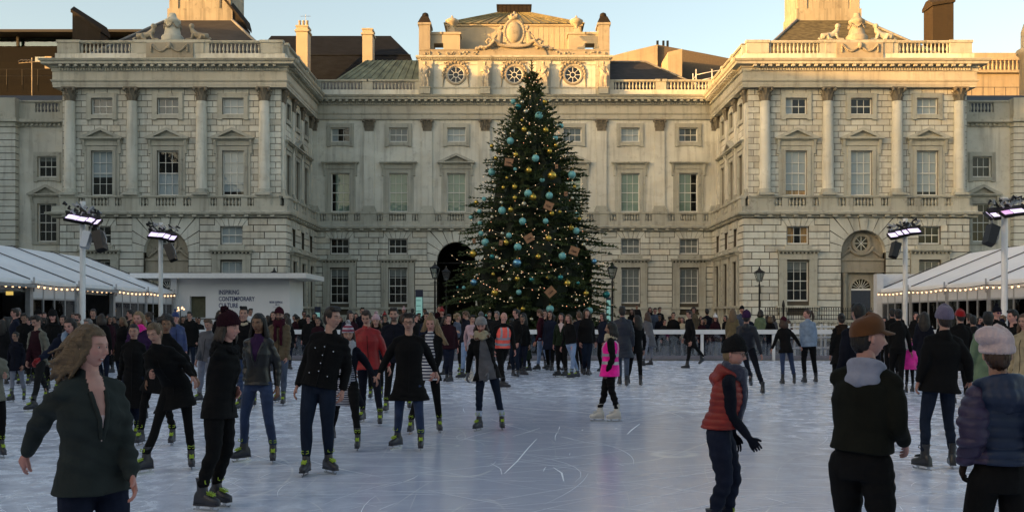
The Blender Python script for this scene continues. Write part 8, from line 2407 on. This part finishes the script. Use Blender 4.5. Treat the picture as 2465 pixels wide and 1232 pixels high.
P('older man in dark coat at the mouth of the left marquee', (43, 740), 34, yaw=0, hair=('short', 'grey'), coat=('black', ''), legs='black', skates='shoe', skin='pink')
P('woman with dark hair and black coat, left of the grey cardigan', (58, 752), 26, yaw=10, pitch=10, fem=True, hair=('short', 'black'), coat=('black', ''), legs='black', skin='mid')
P('person in black bobble hat in profile behind the grey cardigan', (92, 745), 27, yaw=60, hyaw=60, hat=('beanie', 'black', None, 'top'), coat=('black', ''), legs='black', skin='pink')
P('woman in tall black bobble hat and furry collar looking down', (127, 745), 24, yaw=5, pitch=18, fem=True, hat=('bighat', 'black2', None, 'top'), hair=('long', 'black'), coat=('black', ''), hood=('black2', 1, 'fur'), legs='black', skin='pink')
P('dark-haired woman glancing sideways between the bobble hat and the scarf', (152, 757), 25, yaw=-10, fem=True, hair=('bob', 'black'), coat=('black', ''), legs='black')
P('ginger-haired boy peering over the crowd by the mast', (187, 753), 30, yaw=-15, hair=('short', 'auburn'), coat=('tan', ''), legs='navy', skates='shoe', skin='pink')
P('grey-haired man half hidden by the fair-haired young woman', (212, 765), 19.5, yaw=-10, hyaw=-20, hair=('short', 'grey'), coat=('grey', ''), legs='black')
P('black-haired figure facing the marquee near its notice board', (228, 758), 31, yaw=185, hair=('short', 'black'), coat=('black', ''), legs='black', skates='shoe')
P('woman with dark hair and pale face at the marquee posts', (262, 755), 33, yaw=5, fem=True, hair=('bun', 'dkbrown'), coat=('black2', ''), legs='black', skates='shoe', skin='pink')
# right side
P('person in scarlet beanie and black coat ahead of the mauve beanie', (2311, 744), 20, yaw=185, hat=('beanie', 'red'), hair=('short', 'black'), coat=('black', ''), hem=0.3, legs='black', skates='black')
P('dark-haired person in black right of the scarlet beanie', (2342, 757), 22, yaw=170, hair=('short', 'black'), coat=('black2', ''), hem=0.2, legs='black', skates='black')
P('man in navy bobble hat and violet mirrored sunglasses facing the camera', (2400, 738), 24, yaw=5, hyaw=8, hat=('beanie', 'dknavy', None, 'top'), coat=('black', ''), legs='black', glasses='sun', skin='pink')
P('young man in black in profile near the right edge', (2438, 743), 18, yaw=-85, hyaw=-80, hair=('short', 'black'), coat=('black', ''), hem=0.1, bulk=1.05, legs='black', skates='black', skin='pink')
P('woman with pale hair and cream sleeve cut off by the right edge', (2466, 752), 15, yaw=-60, fem=True, hair=('long', 'ltbrown'), coat=('beige', ''), legs='black')
P('dark-haired man at the glass lobby door', (2148, 741), 30, yaw=175, hair=('short', 'black'), coat=('black', ''), legs='black', skates='shoe')
P('person in dark coat reading the door of the white lobby', (2163, 748), 44, yaw=180, hair=('short', 'dkbrown'), coat=('black2', ''), legs='black', skates='shoe')
# spectators beyond the far barrier
SP = [('dark-haired young man in black sweatshirt before the box office hatch', 456, 748, 43, 0, 'short', 'black', 'black', 'mid', None), ('black-haired woman in black by the box office, looking right', 479, 763, 43.5, 30, 'short', 'black', 'black2', 'fair', None),
 ('man with short beard behind the grinning young man', 603, 741, 44, 40, 'short', 'brown', 'white', 'fair', None), ('woman with brown curls behind the tan shearling coat', 690, 752, 43, 0, 'curly', 'dkbrown', 'black', 'fair', None), ('curly-haired woman in dark red coat beside the box office', 709, 755, 42.8, -40, 'curly', 'black', 'dkmaroon', 'fair', None),
 ('man in sunglasses and white collar beyond the barrier, right of the box office', 732, 747, 43.5, 10, 'short', 'black', 'black2', 'mid', None), ('woman with dark parted hair left of the tall man', 757, 752, 43, 0, 'bob', 'black', 'black', 'mid', None), ('hooded figure in black between two dark heads left of the tall man', 742, 758, 48, 10, 'short', 'black', 'black', 'fair', 'black2'),
 ('long-haired person looking down left of the striped hat', 840, 750, 44, -30, 'long', 'black', 'black', 'mid', None), ('woman with pale face above the striped hat', 857, 752, 46, 10, 'bob', 'dkbrown', 'black2', 'pink', None), ('man with dark swept hair behind the red ski jacket', 872, 739, 43, 20, 'quiff', 'dkbrown', 'dknavy', 'fair', None),
 ('child in a red and white hat behind the pink hat', 926, 753, 44, 0, 'bob', 'brown', 'grey', 'pink', 'red'), ('person in scarlet and white hat holding a phone', 972, 740, 55, 0, 'short', 'brown', 'black', 'pink', 'rose'), ('tall dark figure below the totem screen', 993, 742, 60, 180, 'short', 'black', 'dknavy', 'fair', None),
 ('person in black between the totem and the lamp', 1023, 742, 58, -30, 'short', 'dkbrown', 'black', 'tan', None), ('man with face lit red beside the left street lamp', 1057, 733, 50, 30, 'short', 'black', 'dkmaroon', 'pink', None), ('man in bright red beanie and black coat left of the tree', 1064, 742, 42.8, 10, 'short', 'grey', 'black', 'pink', 'red'),
 ('dark figure leaning on the barrier left of the red beanie', 1040, 750, 43.2, -60, 'short', 'black', 'black', 'mid', None), ('young man in black with his head down before the tree', 1178, 748, 42.8, 10, 'short', 'dkbrown', 'black2', 'fair', None),
 ('woman in black top sitting sideways at the barrier before the tree', 1408, 760, 42.8, -20, 'bob', 'auburn', 'black', 'pink', None), ('woman with reddish hair and pale scarf low behind the barrier', 1425, 772, 44, 10, 'bob', 'auburn', 'dkmaroon', 'pink', None),
 ('girl with auburn hair left of the man in plaid', 1521, 742, 55, -30, 'long', 'auburn', 'black', 'fair', None), ('small dark figure high on the steps, right of the lamp', 1533, 732, 68, 0, 'short', 'black', 'black2', 'mid', None), ('woman in black left of the blue checked shirt', 1565, 738, 58, 0, 'bob', 'black', 'black', 'pink', None),
 ('man in blue checked shirt standing behind the barrier', 1577, 740, 52, 0, 'short', 'brown', 'slate', 'pink', None), ('man in black right of the blue checked shirt', 1588, 738, 58, 20, 'short', 'black', 'black', 'fair', None), ('smiling man in black coat leaning on the barrier rail', 1621, 750, 42.6, 0, 'short', 'dkbrown', 'black', 'fair', None),
 ('woman with pale collar at the rail, left of the striding man', 1642, 762, 43.4, -20, 'bob', 'brown', 'cream', 'pink', None), ('woman with auburn hair eating by the windows', 1670, 738, 58, -10, 'curly', 'auburn', 'tan', 'pink', None), ('dark-haired woman smiling low behind the barrier', 1690, 766, 42.8, 10, 'bob', 'black', 'dkmaroon', 'fair', None),
 ('man in navy hooded coat with his back to the rink', 1702, 742, 48, 180, 'short', 'black', 'dknavy', 'fair', None), ('woman in white bobble hat holding a drink at the barrier', 1722, 757, 42.8, 0, 'long', 'brown', 'dkmaroon', 'pink', 'white'), ('woman in profile between the white hat and the camouflage jacket', 1746, 758, 46, -60, 'bob', 'dkbrown', 'black', 'pink', None),
 ('man in flat dark hat behind the purple beanie', 1786, 736, 46, 0, 'short', 'black', 'slate', 'pink', 'black2'), ('woman in green jacket walking beyond the ramp railing', 1831, 744, 48, 150, 'bob', 'dkbrown', 'sage', 'fair', None), ('person with red hair near the ramp railing', 1898, 768, 43.4, 160, 'long', 'auburn', 'maroon', 'pink', None),
 ('man in black coat before the box office wall', 440, 760, 46, 20, 'short', 'black', 'black', 'fair', None), ('woman in a dark hood low behind the barrier near the tall man', 770, 765, 42.8, 180, 'bob', 'black', 'black', 'fair', None), ('dark-haired man in profile left of the totem', 1008, 752, 44, 50, 'short', 'black', 'black', 'mid', None),
 ('person in grey hat at the rail behind the grey beanie', 1158, 750, 43.5, 0, 'short', 'grey', 'black', 'fair', 'grey'), ('dark figure at the rail left of the pink steward', 1445, 768, 44.5, 0, 'short', 'black', 'black2', 'fair', None), ('man in black jumper sitting behind the barrier near the very tall man', 1600, 768, 43.2, 20, 'short', 'brown', 'black2', 'pink', None)]
for lb, px, py, Y, yw, hr, hcx, ct, sk_, ht in SP:
    kw = dict(hat=('beanie', ht, None, 'top') if ht in ('white', 'red', 'rose') else ('beanie', ht)) if ht else {}
    hh = PZ(py, Y)
    P(lb, (px, py), Y, yaw=yw, hair=(hr, hcx), coat=(ct, ''), hem=random.choice((0.08, 0.2, 0.3)), legs=random.choice(('dkdenim', 'black', 'navy', 'greydenim')), skin=sk_, skates='shoe', fem=hr in ('long', 'bob', 'curly'), det=0 if Y > 30 else 1,
      hands=None, glasses='sun' if 'sunglasses' in lb else False, group='spectators beyond the rink barrier', **kw)
LM = [(30, 'before the open bay of the left marquee'), (120, 'between the left marquee posts'), (215, 'below the nearer left mast'), (300, 'before the left marquee glazing'), (385, 'below the farther left mast'), (470, 'before the box office hatch'), (560, 'below the blue lettering'), (650, 'below the box office arrow'),
 (740, 'right of the box office'), (830, 'under the window left of the totem'), (920, 'under the sash left of the arch'), (1000, 'beside the totem'), (1080, 'by the left street lamp'), (1160, 'before the left skirt of the tree'), (1240, 'before the middle of the tree'), (1330, 'before the right skirt of the tree'), (1430, 'by the right street lamp'),
 (1530, 'right of the tree'), (1620, 'before the second window past the tree'), (1700, 'before the inner corner of the right wing'), (1790, 'left of the wing lamp'), (1860, 'by the spiked railing'), (2240, 'before the right marquee glazing'), (2360, 'left of the far right mast'), (2450, 'at the right edge of the crowd')]
ADJ = {'black': 'black', 'black2': 'charcoal', 'dknavy': 'dark navy', 'navy': 'navy', 'dkmaroon': 'dark maroon', 'dkgreen': 'dark green', 'grey': 'grey', 'tan': 'tan', 'dkbrown': 'dark brown'}
rq = random.Random(99); used_ = set()
for px, lm in LM:
    for q in range(4 if 60 < px < 2000 else 3):
        for _ in range(20):
            ct = rq.choice(['black']*5 + ['black2', 'black2', 'dknavy', 'dknavy', 'navy', 'dkmaroon', 'dkgreen', 'grey', 'dkbrown']); hr = rq.choice(['short', 'short', 'bob', 'long', 'hat', 'bun']); key = (lm, ct, hr)
            if key not in used_: break
        used_.add(key)
        x = px + rq.uniform(-42, 42); Yq = rq.uniform(43.2, 60) if 420 < px < 2000 else (rq.uniform(24, 38) if px < 420 else rq.uniform(24, 36))
        if abs(x) < 0: continue
        fm = hr in ('bob', 'long', 'bun'); hc_ = rq.choice(['black', 'dkbrown', 'brown', 'auburn', 'dkblond']); ht = rq.choice(['black2', 'dkmaroon', 'navy', 'grey'])
        yw = rq.choice((0, 20, -25, 60, -70, 160, 190)); H_ = rq.uniform(1.58, 1.84)
        desc = {'short': 'short-haired person', 'bob': 'woman with bobbed hair', 'long': 'long-haired woman', 'bun': 'woman with pinned-up hair', 'hat': 'person in a woollen hat'}[hr]
        P('%s in %s coat %s' % (desc, ADJ[ct], lm), (x, 765 - (H_ + 0.02 - CAMH)/Yq*F), Yq, yaw=yw, hair=('short' if hr == 'hat' else hr, hc_), hat=('beanie', ht) if hr == 'hat' else None, coat=(ct, ''), hem=rq.choice((0.08, 0.2, 0.35)), bulk=rq.uniform(1.0, 1.12),
          legs=rq.choice(('dkdenim', 'black', 'navy')), skin=rq.choice(('fair', 'pink', 'mid', 'tan')), skates='shoe', fem=fm, det=0, group='spectators beyond the rink barrier' if Yq > 42 else 'crowd along the side barriers', pitch=rq.choice((0, 0, 12)))
MD = [(255, 'left of the bending woman'), (300, 'behind the woman in the long black coat'), (455, 'left of the maroon bobble hat'), (530, 'behind the maroon bobble hat'), (640, 'between the biker jacket and the shearling coat'), (705, 'right of the shearling coat'), (760, 'behind the silver-buttoned jacket'), (845, 'behind the striped bobble hat'), (925, 'between the red ski jacket and the navy parka'), (1010, 'behind the glasses and overcoat'), (1075, 'right of the Breton stripes'), (1240, 'right of the orange steward'), (1335, 'left of the laughing girls'), (1425, 'right of the laughing girls'), (2110, 'behind the brown cap'), (2215, 'left of the mauve beanie'), (2350, 'behind the sage anorak'), (2425, 'behind the pale slouchy beanie'), (20, 'at the far left of the ice'), (110, 'beyond the grey cardigan'), (200, 'beyond the navy coat and pale scarf')]
for px, lm in MD:
    for q in range(2):
        ct = rq.choice(['black']*4 + ['black2', 'dknavy', 'navy', 'dkmaroon']); hr = rq.choice(['short', 'bob', 'long', 'bun']); Yq = rq.uniform(27, 40)
        x = px + rq.uniform(-26, 26); H_ = rq.uniform(1.62, 1.88); fy = 765 + CAMH/Yq*F
        P('%s with %s hair and %s coat %s' % (['figure', 'skater'][q], {'short': 'short', 'bob': 'bobbed', 'long': 'long', 'bun': 'pinned-up'}[hr], ADJ[ct], lm), (x, 765 - (H_ + 0.05 - CAMH)/Yq*F), Yq, [(x-3-rq.random()*4, fy, rq.uniform(-40, 40)), (x+4+rq.random()*4, fy+1, rq.uniform(-40, 40))], yaw=rq.choice((0, 15, -20, 50, -60, 180)), hair=(hr, rq.choice(['black', 'dkbrown', 'brown'])), coat=(ct, ''),
          hem=rq.choice((0.08, 0.2, 0.32)), bulk=rq.uniform(1.0, 1.1), legs=rq.choice(('dkdenim', 'black', 'navy')), skin=rq.choice(('fair', 'pink', 'mid')), fem=hr != 'short', det=0, group='skaters massed towards the far end')
vflush()
for k, o in SKT.items():
    for c in list(o.children): bpy.data.objects.remove(c)
    bpy.data.objects.remove(o)
